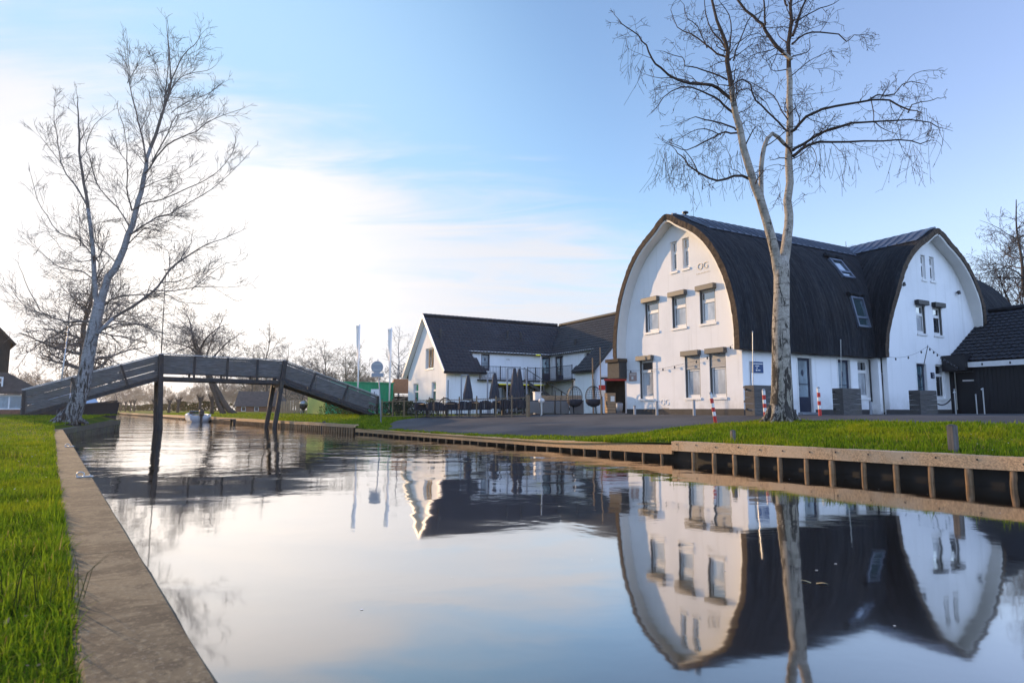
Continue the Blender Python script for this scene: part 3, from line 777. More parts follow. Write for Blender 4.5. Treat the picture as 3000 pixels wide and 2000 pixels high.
def right_revetments():
    g = 'timber revetments of the canal'
    def seg(s0, s1, t0, zt, zb, sp, wm, pr, label, seed, nmax=95, face=.06):
        p0, p1 = bank(s0, t0, 0), bank(s1, t0, 0); p0.z = p1.z = 0
        root = thing('timber_revetment', label, 'revetment', (p0.x, p0.y, 0), 0, g)
        pos, L = revet_run(root, [p0, p1], zt, zb, sp, wm, M_pile, seed, face, pr, N_, True, nmax)
        return root, pos, L
    # near section
    root, pos, L = seg(-4.0, 6.45, -.02, lambda l: lerp(.475, .435, l / 10.4), lambda l: lerp(.285, .225, l / 10.4), .53, M_quaygrey, .05, 'near timber revetment with thick bolted board and round piles', 1)
    l = .35; r = random.Random(4)
    while l < L - .1:
        p, d = pos(l); q = p - N_ * .004 + Vector((0, 0, lerp(.40, .35, l / 10.4) + r.uniform(-.03, .03))) - Vector(root.location)
        bb = MB(); bb.tube([q, q - N_ * .012], [.016, .011], 8); bb.build('bolt', M_black, root); l += .53 * r.uniform(.9, 1.1)
    # end board where the level steps down
    e0 = bank(6.45, 0.0, 0); mb = MB(); mb.box(Vector((0, 0, 0)), (.05, .9, .19), Matrix.Rotation(math.atan2(N_.y, N_.x) - R(90), 3, 'Z'))
    mb.v = [tuple(Vector(v) + e0 + N_ * .52 + E_ * .03 + Vector((0, 0, .335)) - Vector(root.location)) for v in mb.v]; mb.build('end_board', M_quaygrey, root)
    def zmid(l): return interp([(0, .35), (5.5, .255), (20, .255)], l)
    seg(6.5, 26.0, .05, lambda l: zmid(l), lambda l: zmid(l) - interp([(0, .215), (6, .165)], l), .56, M_quaywood, .036, 'middle timber revetment with low sagging sunlit board', 2)
    seg(26.05, 42.0, .02, lambda l: .44, lambda l: .29, .36, M_quaygrey, .06, 'grey timber revetment beside the dark mooring post', 3)
    seg(42.05, 62.0, .02, lambda l: .46, lambda l: .27, .5, M_quaywood, .07, 'timber revetment past the small jetty under the bridge', 4, 40)
    seg(62.05, 190.0, .02, lambda l: .48, lambda l: .2, 2.2, M_quaywood, .08, 'far straight sunlit revetment below the pollard row', 5, 60)
right_revetments()
def left_revetment():
    pts = [(-17.2, 24.50), (-17.8, 26.0), (-18.5, 27.6), (-19.4, 29.8), (-20.4, 32.3), (-20.75, 33.2)]
    root = thing('timber_revetment', 'mossy grey curved revetment round the left bank tip', 'revetment', (-17.2, 24.5, 0), 0, 'timber revetments of the canal')
    revet_run(root, pts, lambda l: lerp(.41, .62, l / 9.3), lambda l: lerp(.22, .36, l / 9.3), .30, M_oldwood, M_oldwood, 8, .06, .05, (-.9, -.43, 0), True)
    pts = [(-20.8, 33.2), (-21.4, 34.8), (-23.0, 36.4), (-26, 37.6), (-31, 38.8)]
    root = thing('timber_revetment', 'dark revetment turning back into the boat basin', 'revetment', (-20.8, 33.2, 0), 0, 'timber revetments of the canal')
    revet_run(root, pts, lambda l: .60, lambda l: .36, .5, M_oldwood, M_oldwood, 9, .06, .05, (-.6, -.8, 0), True, 30)
left_revetment()
def wood_post(p, w, h, label, m=None, rz=.3):
    t = thing('mooring_post', label, 'post', p, rz, 'square timber posts on the bank')
    mb = MB(); mb.box((0, 0, h / 2 - .15), (w, w, h + .3)); mb.build('post', m or M_post, t, bevel=.006)
    mb = MB(); mb.lathe((0, 0, h), [(w * .66, 0), (w * .66, .012), (.02, .02)], 4); mb.build('top_cap', m or M_post, t)
p = bank(5.05, .33); wood_post(p, .085, .26, 'short square timber post by the middle of the near revetment')
p = bank(.95, .42); wood_post(p, .11, .44, 'taller square timber post on the bank near the right picture edge')

# ------------------------------------------------------------------ drift on the water
def drift():
    r = np.random.default_rng(31); n = 170
    y = 2.2 + 24 * r.uniform(0, 1, n) ** 1.5; f = r.uniform(0.03, .97, n)
    xl = -0.774 - .7258 * (y - 1.787) + .1; xr = 7.372 - .703 * (y - 9.362) - .3
    c = np.stack([xl + (xr - xl) * f, y, np.full(n, .003)], 1); s = r.uniform(.004, .011, n) * (1 + y * .02); V = []
    for k in range(6):
        a = 2 * np.pi * k / 6 + r.uniform(-.3, .3, n); V.append(c + np.stack([np.cos(a) * s, np.sin(a) * s * .7, np.zeros(n)], 1))
    V = np.stack(V, 1).reshape(-1, 3); o = np_mesh('floating_debris', V, np.arange(6 * n).reshape(-1, 6), M_foam); tag(o, kind='stuff')
drift()
def leaf():
    p = on_z(2385, 1706, .004); t = MB(); n = 9; t.v = [(math.sin(math.pi * i / n) * .012 * (1 if s else -1) + .01 * i / n, -.06 + .12 * i / n, .004 * math.sin(i)) for s in (0, 1) for i in range(n + 1)]
    t.f = [(i, i + 1, n + 2 + i, n + 1 + i) for i in range(n)]; t.m = [0] * n
    o = t.build('floating_leaf', M_leaf, recalc=False); o.location = p; o.rotation_euler = (0, 0, 1.1); o.scale = (1.5,) * 3; tag(o, 'single pale curled leaf floating on the mirrored thatch', 'leaf')
leaf()

def specks(name, n, size, m, seed, lift):
    r = np.random.default_rng(seed); V = []
    P = []
    while len(P) < n:
        if r.random() < .55:
            s, t = r.uniform(-2, 20), r.uniform(.15, 4.9)
            if t < road_t(s) + (.5 if size > .015 else -.1): P.append(tuple(bank(s, t, relief(s, t) + lift * r.uniform(.3, 1))))
        else:
            y = (1.2 if lift < .06 else 5) + 20 * r.random() ** 1.4; w = r.uniform(.05, 2.2); x = -0.774 - .7258 * (y - 1.787) + LN.x * w; yq = y + LN.y * w
            if w < .36: continue
            P.append((x, yq, .426 if w < .33 else lawn_z(x, yq) + lift * r.uniform(.3, 1)))
    P = np.array(P); s = size * r.uniform(.5, 1.3, n)[:, None]
    a = r.normal(0, 1, (n, 3)) * np.array([1, 1, .35]); a /= np.linalg.norm(a, axis=1)[:, None]; b = np.cross(a, r.normal(0, .3, (n, 3)) + np.array([0, 0, 1])); b /= np.linalg.norm(b, axis=1)[:, None]
    V = np.stack([P - a * s, P + b * s * .6, P + a * s, P - b * s * .6], 1).reshape(-1, 3)
    o = np_mesh(name, V, np.arange(4 * n).reshape(-1, 4), m); tag(o, kind='stuff')
specks('fallen_leaves', 900, .013, M_litter, 51, .04)
specks('daisies', 420, .009, M_daisy, 52, .075)
# ------------------------------------------------------------------ buildings: shared parts
TH = math.atan2(.485, .875)
SD = Vector((math.cos(TH), math.sin(TH), 0)); FD = Vector((-math.sin(TH), math.cos(TH), 0))

def window(F, root, a0, a1, z0, z1, label=None, transom=.3, box=True, sill=True, lower=None, upper=None, name='window', rail_side=None, slats=0.0, dark_box=False):
    """recessed timber window filling the hole a0..a1, z0..z1; returns the window part"""
    mb = MB(); fw = .075; d0, d1 = .10, .17
    mb.fbox(F, a0, a0 + fw, z0, z1, d0, d1); mb.fbox(F, a1 - fw, a1, z0, z1, d0, d1)
    mb.fbox(F, a0 + fw, a1 - fw, z0, z0 + fw, d0, d1); mb.fbox(F, a0 + fw, a1 - fw, z1 - fw, z1, d0, d1)
    zt = None
    if transom:
        zt = z1 - (z1 - z0) * transom; mb.fbox(F, a0 + fw, a1 - fw, zt - .045, zt + .045, d0, d1)
        # opening sash of the lower light stands slightly proud
        s = .05; za, zb_ = z0 + fw, zt - .045; aa, ab = a0 + fw, a1 - fw
        mb.fbox(F, aa, aa + s, za, zb_, d0 - .012, d0 - .002); mb.fbox(F, ab - s, ab, za, zb_, d0 - .012, d0 - .002)
        mb.fbox(F, aa + s, ab - s, za, za + s, d0 - .012, d0 - .002); mb.fbox(F, aa + s, ab - s, zb_ - s, zb_, d0 - .012, d0 - .002)
    w = mb.build(name, M_white, root)
    if label: w['label'] = label
    if transom:
        mb = MB(); mb.fbox(F, a0 + fw, a1 - fw, zt + .045, z1 - fw, d0 + .03, d0 + .045); mb.build('pane', upper or M_glass, w)
        mb = MB(); mb.fbox(F, a0 + fw, a1 - fw, z0 + fw, zt - .045, d0 + .03, d0 + .045); mb.build('pane', lower or M_glass, w)
    else:
        mb = MB(); mb.fbox(F, a0 + fw, a1 - fw, z0 + fw, z1 - fw, d0 + .03, d0 + .045); mb.build('pane', lower or M_glass, w)
    if sill:
        mb = MB(); mb.fbox(F, a0 - .04, a1 + .04, z0 - .10, z0 - .004, -.05, .16); mb.build('sill', M_white, w)
    if box:
        mb = MB(); a, b = a0 - .08, a1 + .08; zb = z1 + .01
        mb.fbox(F, a, b, zb, zb + .22, -.20, -.003); bx = mb.build('shutter_box', M_dark if dark_box else M_box, w, bevel=.015)
        for ga in (a0 + .002, a1 - .045): mb = MB(); mb.fbox(F, ga, ga + .043, z0, z1, .02, .095); mb.build('guide_rail', M_box, w)
        if slats:
            mb = MB(); k = int(slats / .05)
            for i in range(k): mb.fbox(F, a0 + .046, a1 - .046, z1 - .05 * (i + 1) + .004, z1 - .05 * i, .04 + .004, .055)
            mb.fbox(F, a0 + .047, a1 - .047, z1 - slats - .03, z1 - .05 * k, .035, .06); mb.build('shutter_curtain', M_slats, w)
    return w
def door(F, root, a0, a1, z0, z1, glass=M_frost, low=.28, emblem=True, casing=True, name='door', wood=None, half=None):
    wood = wood or M_navy; mb = MB(); fw = .11; d0, d1 = .10, .16
    zl = z0 + (z1 - z0) * low
    mb.fbox(F, a0, a0 + fw, z0, z1, d0, d1); mb.fbox(F, a1 - fw, a1, z0, z1, d0, d1)
    mb.fbox(F, a0 + fw, a1 - fw, z0, zl, d0, d1); mb.fbox(F, a0 + fw, a1 - fw, z1 - fw, z1, d0, d1)
    dr = mb.build(name, wood, root)
    mb = MB(); mb.fbox(F, a0 + fw, a1 - fw, zl, z1 - fw, d0 + .02, d0 + .04); pn = mb.build('pane', glass, dr)
    zm = lerp(zl, z1, .33); mb = MB(); mb.fbox(F, a0 + fw, a1 - fw, zm - .015, zm + .015, d0 - .004, d0 + .018); mb.build('glazing_bar', wood, dr)
    if emblem:
        ca, cz = (a0 + a1) / 2, lerp(zl, z1, .62); mb = MB()
        mb.add([F(ca + .075 * math.sin(t), cz + .14 * math.cos(t), d0 + .016 - dd) for dd in (0, .004) for t in np.linspace(0, 2 * math.pi, 17)[:-1]],
               [tuple(range(16)), tuple(range(31, 15, -1))] + [(i, (i + 1) % 16, 16 + (i + 1) % 16, 16 + i) for i in range(16)]); mb.build('emblem', M_navy, dr)
    mb = MB(); h = F(a0 + fw * .5, z0 + 1.02, d0 - .045); mb.tube([F(a0 + fw * .5, z0 + 1.02, d0), h, F(a0 + fw * .5 + .11, z0 + 1.02, d0 - .045)], .010, 6); mb.build('handle', M_steel, dr)
    if casing:
        mb = MB(); mb.fbox(F, a0 - .07, a0 - .002, z0, z1 + .07, -.012, .12); mb.fbox(F, a1 + .002, a1 + .07, z0, z1 + .07, -.012, .12); mb.fbox(F, a0 - .002, a1 + .002, z1 + .002, z1 + .07, -.012, .12)
        mb.build('casing', M_white, dr)
        mb = MB(); mb.fbox(F, a0 - .1, a1 + .1, z0 - .09, z0 - .004, -.22, .1); mb.build('door_step', M_greymetal, dr)
    return dr
def text_mesh(body, size, depth=.01, bold=.0):
    cu = bpy.data.curves.new('lettering', 'FONT'); cu.body = body; cu.size = size; cu.extrude = depth / 2; cu.align_x = 'CENTER'; cu.align_y = 'CENTER'; cu.offset = bold
    ob = bpy.data.objects.new('lettering', cu); COL.objects.link(ob)
    dg = bpy.context.evaluated_depsgraph_get(); me = bpy.data.meshes.new_from_object(ob.evaluated_get(dg))
    bpy.data.objects.remove(ob); bpy.data.curves.remove(cu); return me
def lettering(F, parent, a, z, d, body, size, m, depth=.012, bold=.0, name='lettering'):
    me = text_mesh(body, size, depth, bold)
    for v in me.vertices: v.co = F(a + v.co.x * F.flip, z + v.co.y, d - v.co.z)
    me.materials.clear(); me.materials.append(m); me.update()
    o = bpy.data.objects.new(name, me); COL.objects.link(o); o.parent = parent; return o

# ------------------------------------------------------------------ thatched roof shells
PROF = [(0, 9.80), (.18, 9.755), (.45, 9.62), (.9, 9.30), (1.5, 8.94), (2.05, 8.52), (2.55, 7.98), (2.98, 7.33), (3.32, 6.65), (3.6, 5.85), (3.78, 5.0), (3.86, 4.2), (3.86, 3.46)]
def catmull(P, n):
    P = [np.array(p, float) for p in P]; Q = [2 * P[0] - P[1]] + P + [2 * P[-1] - P[-2]]; out = []
    for i in range(1, len(Q) - 2):
        for k in range(n):
            t = k / n; a, b, c, d = Q[i - 1], Q[i], Q[i + 1], Q[i + 2]
            out.append(.5 * (2 * b + (c - a) * t + (2 * a - 5 * b + 4 * c - d) * t * t + (3 * b - a - 3 * c + d) * t ** 3))
    out.append(P[-1]); return np.array(out)
def half_profile(scale=1.0, zlow=3.46, n=5):
    P = [(h * scale, z) for h, z in PROF]
    if zlow < 3.4: P = P + [(P[-1][0] - .02, zlow)]
    return catmull(P, n)
def offset_in(pr, d):
    t = np.gradient(pr, axis=0); nrm = np.stack([-t[:, 1], t[:, 0]], 1); nrm /= np.linalg.norm(nrm, axis=1)[:, None]
    # normal pointing to the inside (towards h = 0, lower z)
    s = np.sign((nrm * np.array([-1, -.3])).sum(1)); nrm *= s[:, None]
    q = pr + nrm * d; q[:, 0] = np.maximum(q[:, 0], 0); q[0] = (0, pr[0][1] - d * 1.25); return q
def shell(name, parent, zoff, mapf, prL, prR, x0f, x1f, step, thick, m, seed, rough=.02, edge_m=None):
    """thatch tunnel: mapf(x, h, z) -> local; prL and prR half profiles (left has h>0 on the + side)"""
    full = np.concatenate([prL[::-1] * np.array([1, 1]), prR[1:] * np.array([-1, 1])], 0)
    inL, inR = offset_in(prL, thick), offset_in(prR, thick)
    fin = np.concatenate([inL[::-1], inR[1:] * np.array([-1, 1])], 0)
    arc = np.concatenate([[0], np.cumsum(np.linalg.norm(np.diff(full, axis=0), axis=1))])
    K = len(full); zs = full[:, 1]
    x0 = np.array([x0f(z) for z in zs]); x1 = np.array([x1f(z) for z in zs]); nx = max(2, int((x1.max() - x0.min()) / step))
    r = np.random.default_rng(seed)
    mb = MB(); uv = []
    ctr = full[:, 1].mean()
    for layer, prof in ((0, full), (1, fin)):
        for i in range(nx + 1):
            f = i / nx
            for k in range(K):
                x = x0[k] + (x1[k] - x0[k]) * f
                h, z = prof[k]
                if layer == 0:
                    nz = rough * (math.sin(x * 4.1 + .8 * math.sin(arc[k])) * .5 + r.normal(0, .35))
                    ridge = .008 * math.cos(x * 2 * math.pi / .62 + 1.3 * math.sin(x * 1.7) + .3 * math.sin(arc[k] * .8)) * smooth(abs(arc[k] - arc[K // 2]) / 2.0)
                    q = nz + ridge; L_ = math.hypot(h, z - 4.5) or 1; h += q * h / L_; z += q * (z - 4.5) / L_
                    if k in (0, K - 1): z += r.normal(0, .012)
                if i == 0: x += r.normal(0, .010)
                mb.v.append(tuple(mapf(x, h, z - zoff))); uv.append((x, arc[k]))
    o1 = (nx + 1) * K
    for i in range(nx):
        for k in range(K - 1):
            a = i * K + k; mb.f.append((a, a + 1, a + K + 1, a + K)); mb.m.append(0)
            a += o1; mb.f.append((a + K, a + K + 1, a + 1, a)); mb.m.append(0)
    for i, fl in ((0, 0), (nx, 1)):
        for k in range(K - 1):
            a = i * K + k; b = o1 + a; mb.f.append((a, b, b + 1, a + 1) if not fl else (a + 1, b + 1, b, a)); mb.m.append(1)
    for i in range(nx):
        for k in (0, K - 1):
            a = i * K + k; b = o1 + a; mb.f.append((a, a + K, b + K, b) if k == 0 else (b, b + K, a + K, a)); mb.m.append(1)
    mb.uv = uv
    return mb.build(name, [m, edge_m or m], parent, smooth=False, recalc=True), full, arc

def thatched_house():
    C0 = at(2180, 1213, 24.5); g0 = .90
    root = thing('thatched_house', 'white plastered house with two tall bulging black thatched gables', 'house', (C0.x, C0.y, g0), TH)
    F1 = Frame(root, (0, 0), (0, 1), (1, 0)); F1.flip = -1       # gable to the canal; along = away from camera
    FS = Frame(root, (0, 0), (1, 0), (0, 1)); FS.flip = 1        # side wall
    F2 = Frame(root, (8.25, -.63), (1, 0), (0, 1)); F2.flip = 1  # second gable
    zb = .85
    # ---- wall outline of gable one
    def arch_of(sc):
        A = offset_in(half_profile(sc, 3.46, 4), .35); A = [tuple(q) for q in A if q[1] > 3.3 and q[0] > .12]
        (h1, z1), (h2, z2) = A[0], A[1]; A = [(0.0, z1 + (z1 - z2) / (h2 - h1) * h1)] + A
        return A + [(A[-1][0], 2.6)]
    def outline(c, sc, lo):
        A = arch_of(sc); L = [(c + h, z) for h, z in A]; Rr = [(c - h, z) for h, z in A][::-1]; b = A[-1][0]
        return [(c - b, lo)] + Rr[:-1] + L + [(c + b, lo)]
    rows2 = [(1.24, 2.10), (2.89, 3.76), (4.62, 5.55)]
    rows1 = [(.81, 1.68), (2.20, 3.07), (5.10, 6.02)]
    top = [(2.62, 3.02), (3.36, 3.74)]
    holes1 = [(a, 4.73, b, 6.10) for a, b in rows2] + [(a, 1.66, b, 3.42) for a, b in rows1] + [(a, 7.27, b, 8.62) for a, b in top]
    rect = lambda h: [(h[0], h[1]), (h[2], h[1]), (h[2], h[3]), (h[0], h[3])]
    mb = MB(); mb.plate(F1, outline(3.5, 1.0, zb), [rect(h) for h in holes1], 0, .24)
    wall = mb.build('gable_wall', M_plaster, root)
    for i, (a, b) in enumerate(rows2): window(F1, root, a, b, 4.73, 6.10, None, .30, True, True, M_blind, M_glass)
    for i, (a, b) in enumerate(rows1): window(F1, root, a, b, 1.66, 3.42, None, .26 if i == 2 else .30, True, True, M_blind, M_glass, slats=0 if i == 2 else .52)
    for a, b in top: window(F1, root, a, b, 7.27, 8.62, None, .36, False, True, M_blind, M_glass)
    # raised letters
    lettering(F1, wall, 1.86, 7.16, -.012, 'OG', .40, M_letter, .02, -.006)
    lettering(F1, wall, 4.36, 1.47, -.012, 'OG', .36, M_white, .02, -.006)
    mb = MB()
    for a0, z0, w in ((1.86, 6.87, .8), (4.36, 1.20, .5)):
        for i in range(14):
            x = a0 - w / 2 + w * i / 14; mb.fbox(F1, x, x + w / 14 * .6, z0 - .012, z0 + .012 + .012 * (i % 3), -.008, -.001)
    mb.build('small_lettering', M_letter, wall)
    # plinth band of gable one and sides, proud of the plaster
    mb = MB(); mb.fbox(F1, -.016, 7.016, zb - .1, 1.19, -.016, -.001); mb.fbox(FS, .0, 3.05, zb - .1, 1.16, -.016, -.001); mb.fbox(FS, 4.32, 8.24, zb - .1, 1.16, -.016, -.001)
    mb.fbox(F2, .0, 8.5, zb - .1, 1.16, -.016, -.001); mb.build('plinth', M_plinth, root)
    # ---- side wall with doors
    hs = [(3.28, 1.05, 4.16, 3.30), (5.95, 1.05, 6.80, 3.32), (7.35, 1.68, 8.17, 3.34)]
    mb = MB(); mb.plate(FS, [(.24, zb), (8.25, zb), (8.25, 3.75), (.24, 3.75)], [rect(h) for h in hs], 0, .24)
    mb.build('side_wall', M_plaster, root)
    door(FS, root, *hs[0][::2], *hs[0][1::2], glass=M_frost)
    door(FS, root, *hs[1][::2], *hs[1][1::2], glass=M_frost)
    window(FS, root, hs[2][0], hs[2][2], hs[2][1], hs[2][3], None, .28, False, True, M_blind, M_glass)
    # blind half of the second door and the window
    FR = Frame(root, (8.25, -.63), (0, 1), (1, 0)); FR.flip = -1
    mb = MB(); mb.plate(FR, [(.24, zb), (.63, zb), (.63, 3.75), (.24, 3.75)], [], 0, .2); mb.build('return_wall', M_plaster, root)
    # ---- gable two
    c2 = 4.25; sc2 = 1.12
    row2 = [(2.86, 3.62), (4.30, 5.06)]; t2 = [(3.56, 3.94), (4.32, 4.72)]
    hd = (2.58, 1.05, 3.36, 3.28); hw = (4.16, 1.68, 4.96, 3.30)
    holes2 = [(a, 4.72, b, 6.05) for a, b in row2] + [(a, 7.36, b, 8.55) for a, b in t2] + [hd, hw]
    mb = MB(); mb.plate(F2, outline(c2, sc2, zb), [rect(h) for h in holes2], 0, .22); w2 = mb.build('gable_wall', M_plaster, root)
    for i, (a, b) in enumerate(row2): window(F2, root, a, b, 4.72, 6.05, None, .30, True, True, M_blind if i == 0 else M_glass, M_glass, dark_box=True)
    for a, b in t2: window(F2, root, a, b, 7.36, 8.55, None, .36, False, True, M_glass, M_glass)
    door(F2, root, hd[0], hd[2], hd[1], hd[3], glass=M_tealglass)
    window(F2, root, *hw[::2], *hw[1::2], None, .30, False, True, M_glass, M_glass)
    for a, z in ((1.78, 6.93), (6.55, 6.97)):
        mb = MB(); mb.tube([F2(a, z, 0), F2(a, z, -.1)], .03, 8); mb.tube([F2(a, z + .06, -.12), F2(a, z - .10, -.15)], .075, 10); mb.build('wall_lamp', M_black, root)
    # number plate
    mb = MB(); mb.fbox(F2, 3.72, 4.02, 2.62, 2.90, -.02, -.003); pl = mb.build('number_plate', M_navy, root)
    lettering(F2, pl, 3.90, 2.81, -.022, '9', .14, M_white, .006); lettering(F2, pl, 3.90, 2.70, -.022, '4', .14, M_white, .006)
    # ---- thatch
    P1R = half_profile(1.0, 3.46); P1L = half_profile(1.0, 3.47); P2 = half_profile(1.12, 3.46)
    o1 = lambda z: -.52
    roof, full1, arc1 = shell('roof', root, g0, lambda x, h, z: (x, 3.5 + h, z), P1L, P1R, o1, lambda z: 22.5, .16, .26, M_thatch, 1, .014, M_reedend)
    o2 = lambda z: -.63 - lerp(.18, .56, smooth((z - 3.6) / 3.2))
    roof2, full2, arc2 = shell('roof', root, g0, lambda x, h, z: (12.5 - h, x, z), P2, P2, o2, lambda z: 3.5, .16, .26, M_thatch, 2, .014, M_reedend)
    # rounded far end
    mb = MB(); uv = []; NT_ = 24; K = len(P1R)
    for i in range(NT_ + 1):
        t = -math.pi / 2 + math.pi * i / NT_
        for k in range(K):
            h, z = P1R[k]; mb.v.append((22.5 + h * math.cos(t), 3.5 + h * math.sin(t), z - g0)); uv.append((t * 4, k * .25))
    for i in range(NT_):
        for k in range(K - 1): a = i * K + k; mb.f.append((a, a + K, a + K + 1, a + 1)); mb.m.append(0)
    mb.uv = uv; mb.build('roof', M_thatch, root, smooth=True)
    # white soffit between wall and thatch
    def soffit(F, c, sc, depth_f, prL):
        A = np.array(offset_in(prL, .345)); I = np.array(offset_in(prL, .263)); mb = MB(); n = len(A)
        for sgn in (1, -1):
            o = len(mb.v)
            for k in range(n):
                h, z = A[k]; hh, zz = I[k]; dp = depth_f(z)
                for (q, d, zq) in ((h, -dp + .05, z), (h, .05, z), (hh, .05, zz), (hh, -dp + .03, zz)):
                    mb.v.append(tuple(F(c + sgn * q, zq, d)))
            for k in range(n - 1):
                for j in range(4): a = o + k * 4; b = a + 4; mb.f.append((a + j, a + (j + 1) % 4, b + (j + 1) % 4, b + j)); mb.m.append(0)
            mb.f.append(tuple(o + j for j in range(4))); mb.m.append(0); mb.f.append(tuple(o + (n - 1) * 4 + j for j in range(4))); mb.m.append(0)
        return mb.build('soffit', M_soffit, root, smooth=False)
    soffit(F1, 3.5, 1.0, lambda z: .52, P1R); soffit(F2, c2, sc2, lambda z: lerp(.18, .56, smooth((z - 3.6) / 3.2)), P2)
    # standing seam ridge caps
    def ridge_cap(mapf, pr, x0, x1, xs0=0.0, seam=.44):
        mb = MB(); lim = [i for i in range(len(pr)) if pr[i][0] <= 1.62]; K = len(lim)
        def pt(x, sgn, k, lift): h, z = pr[lim[k]]; return mapf(x, sgn * (h + lift * .6), z + lift - g0)
        for sgn in (1, -1):
            o = len(mb.v)
            for x in (x0, x1):
                for lift in (.055, .03):
                    for k in range(K): mb.v.append(tuple(pt(x + (xs0 * (k / K) if x == x0 else 0), sgn, k, lift)))
            for k in range(K - 1):
                A, B, Cc, D = o + k, o + 2 * K + k, o + 2 * K + k + 1, o + k + 1; mb.f.append((A, B, Cc, D)); mb.m.append(0)
                mb.f.append((A, D, D + K, A + K)); mb.m.append(0)
            mb.f.append((o + K - 1, o + 3 * K - 1, o + 4 * K - 1, o + 2 * K - 1)); mb.m.append(0)
            x = x0 + .1
            while x < x1:
                for k in range(K - 1):
                    if xs0 * (k + 1) / K + x0 > x: continue
                    a = Vector(pt(x, sgn, k, .075)); b = Vector(pt(x, sgn, k + 1, .075)); mb.bar(a, b, .035, .06)
                x += seam
        mb.tube([mapf(x0, 0, pr[0][1] + .06 - g0), mapf(x1, 0, pr[0][1] + .06 - g0)], .055, 8)
        return mb
    ridge_cap(lambda x, h, z: (x, 3.5 + h, z), P1R, -.1, 22.5, .55).build('ridge_cap', M_zinc, roof)
    ridge_cap(lambda x, h, z: (12.5 - h, x, z), P2, -1.05, 3.5, .12).build('ridge_cap', M_zinc, roof2)
    mb = MB(); mb.lathe((.72, 3.5, 9.80 - g0), [(.05, 0), (.05, .2), (.14, .22), (.14, .28), (.03, .33)], 10); mb.build('roof_vent', M_black, roof)
    # skylights let into the side of the thatch
    def skylight(x0, x1, za, zb_):
        h = lambda z: np.interp(z, P1R[::-1, 1], P1R[::-1, 0])
        p = lambda x, z, out: Vector((x, 3.5 - h(z) - out * .8, z + out * .45 - g0))
        mb = MB(); w = .09
        def slab(x0, x1, z0, z1, o0, o1): mb.hexa([p(x, z, o) for x in (x0, x1) for o in (o0, o1) for z in (z0, z1)])
        slab(x0, x0 + w, za, zb_, -.15, .13); slab(x1 - w, x1, za, zb_, -.15, .13); slab(x0 + w, x1 - w, za, za + w, -.15, .10); slab(x0 + w, x1 - w, zb_ - w, zb_, -.15, .13)
        zm = lerp(za, zb_, .32); slab(x0 + w, x1 - w, zm - .04, zm + .04, -.12, .10)
        s = mb.build('skylight', M_zinc, roof)
        mb = MB(); slab(x0 + w, x1 - w, za + w, zm - .04, -.1, .04); slab(x0 + w, x1 - w, zm + .04, zb_ - w, -.1, .04); mb.build('pane', M_skyglass, s)
        mb = MB()
        mb.tube([p(x, zb_ + .12 + .05 * math.sin(x * 9), .13) for x in np.linspace(x0 - .12, x1 + .12, 8)], .10, 7); mb.build('thatch_lip', M_thatch, s)
    skylight(7.25, 8.15, 7.15, 8.15); skylight(7.0, 7.9, 4.75, 6.15)
    # signs and pipes on the walls
    mb = MB(); mb.fbox(FS, .52, 1.16, 2.60, 3.04, -.03, -.004); sg = mb.build('name_sign', M_bluesign, root)
    mb = MB()
    for z, a, b, hh in ((2.955, .56, 1.12, .035), (2.87, .70, .92, .03), (2.79, .76, .82, .05), (2.70, .72, .80, .05), (2.70, .83, .98, .035)): mb.fbox(FS, a, b, z - hh / 2, z + hh / 2, -.034, -.0305)
    mb.build('sign_lines', M_white, sg)
    mb = MB(); mb.fbox(F1, 6.25, 6.78, 2.52, 2.92, -.03, -.004); sg = mb.build('brown_sign', M_brownsign, root)
    mb = MB()
    for z, a, b, hh in ((2.86, 6.29, 6.74, .03), (2.79, 6.30, 6.72, .02), (2.66, 6.45, 6.6, .14)): mb.fbox(F1, a, b, z - hh / 2, z + hh / 2, -.034, -.0305)
    mb.build('sign_lines', M_soffit, sg)
    mb = MB(); mb.tube([FS(8.36 - .2, 3.4, -.06), FS(8.36 - .2, 1.5, -.06)], .035, 8); mb.build('downpipe', M_dark, root)
    mb = MB(); mb.tube([FS(.42, 3.05, -.03), FS(.42, 2.0, -.03)], .012, 6); mb.build('wall_cable', M_rope, root)
    for z in (2.0, 1.45): mb = MB(); mb.fbox(FS, -.004, .07, z, z + .06, -.07, -.004); mb.build('wall_bracket', M_black, root)
    # boxed eave end at the far corner of the gable, with a light copper cap
    mb = MB(); mb.box((.1, 7.42, 3.06 - g0), (1.15, .9, .78)); eb = mb.build('eave_box', M_greybox, root)
    mb = MB(); mb.box((.08, 7.42, 3.53 - g0), (1.3, 1.0, .16)); mb.build('box_cap', M_reedend, eb)
    # back and far walls close the house
    mb = MB(); mb.plate(Frame(root, (0, 7.0), (1, 0), (0, -1)), [(.24, zb), (24.3, zb), (24.3, 3.5), (.24, 3.5)], [], 0, .2)
    mb.plate(Frame(root, (16.75, -.63), (0, 1), (-1, 0)), [(.24, zb), (3, zb), (3, 3.5), (.24, 3.5)], [], 0, .2)
    mb.plate(Frame(root, (16.75, 0), (1, 0), (0, 1)), [(0, zb), (8, zb), (8, 3.5), (0, 3.5)], [], .01, .2); mb.build('rear_wall', M_plaster, root)
    return root, F1, FS, F2
HOUSE, F1, FS, F2 = thatched_house()

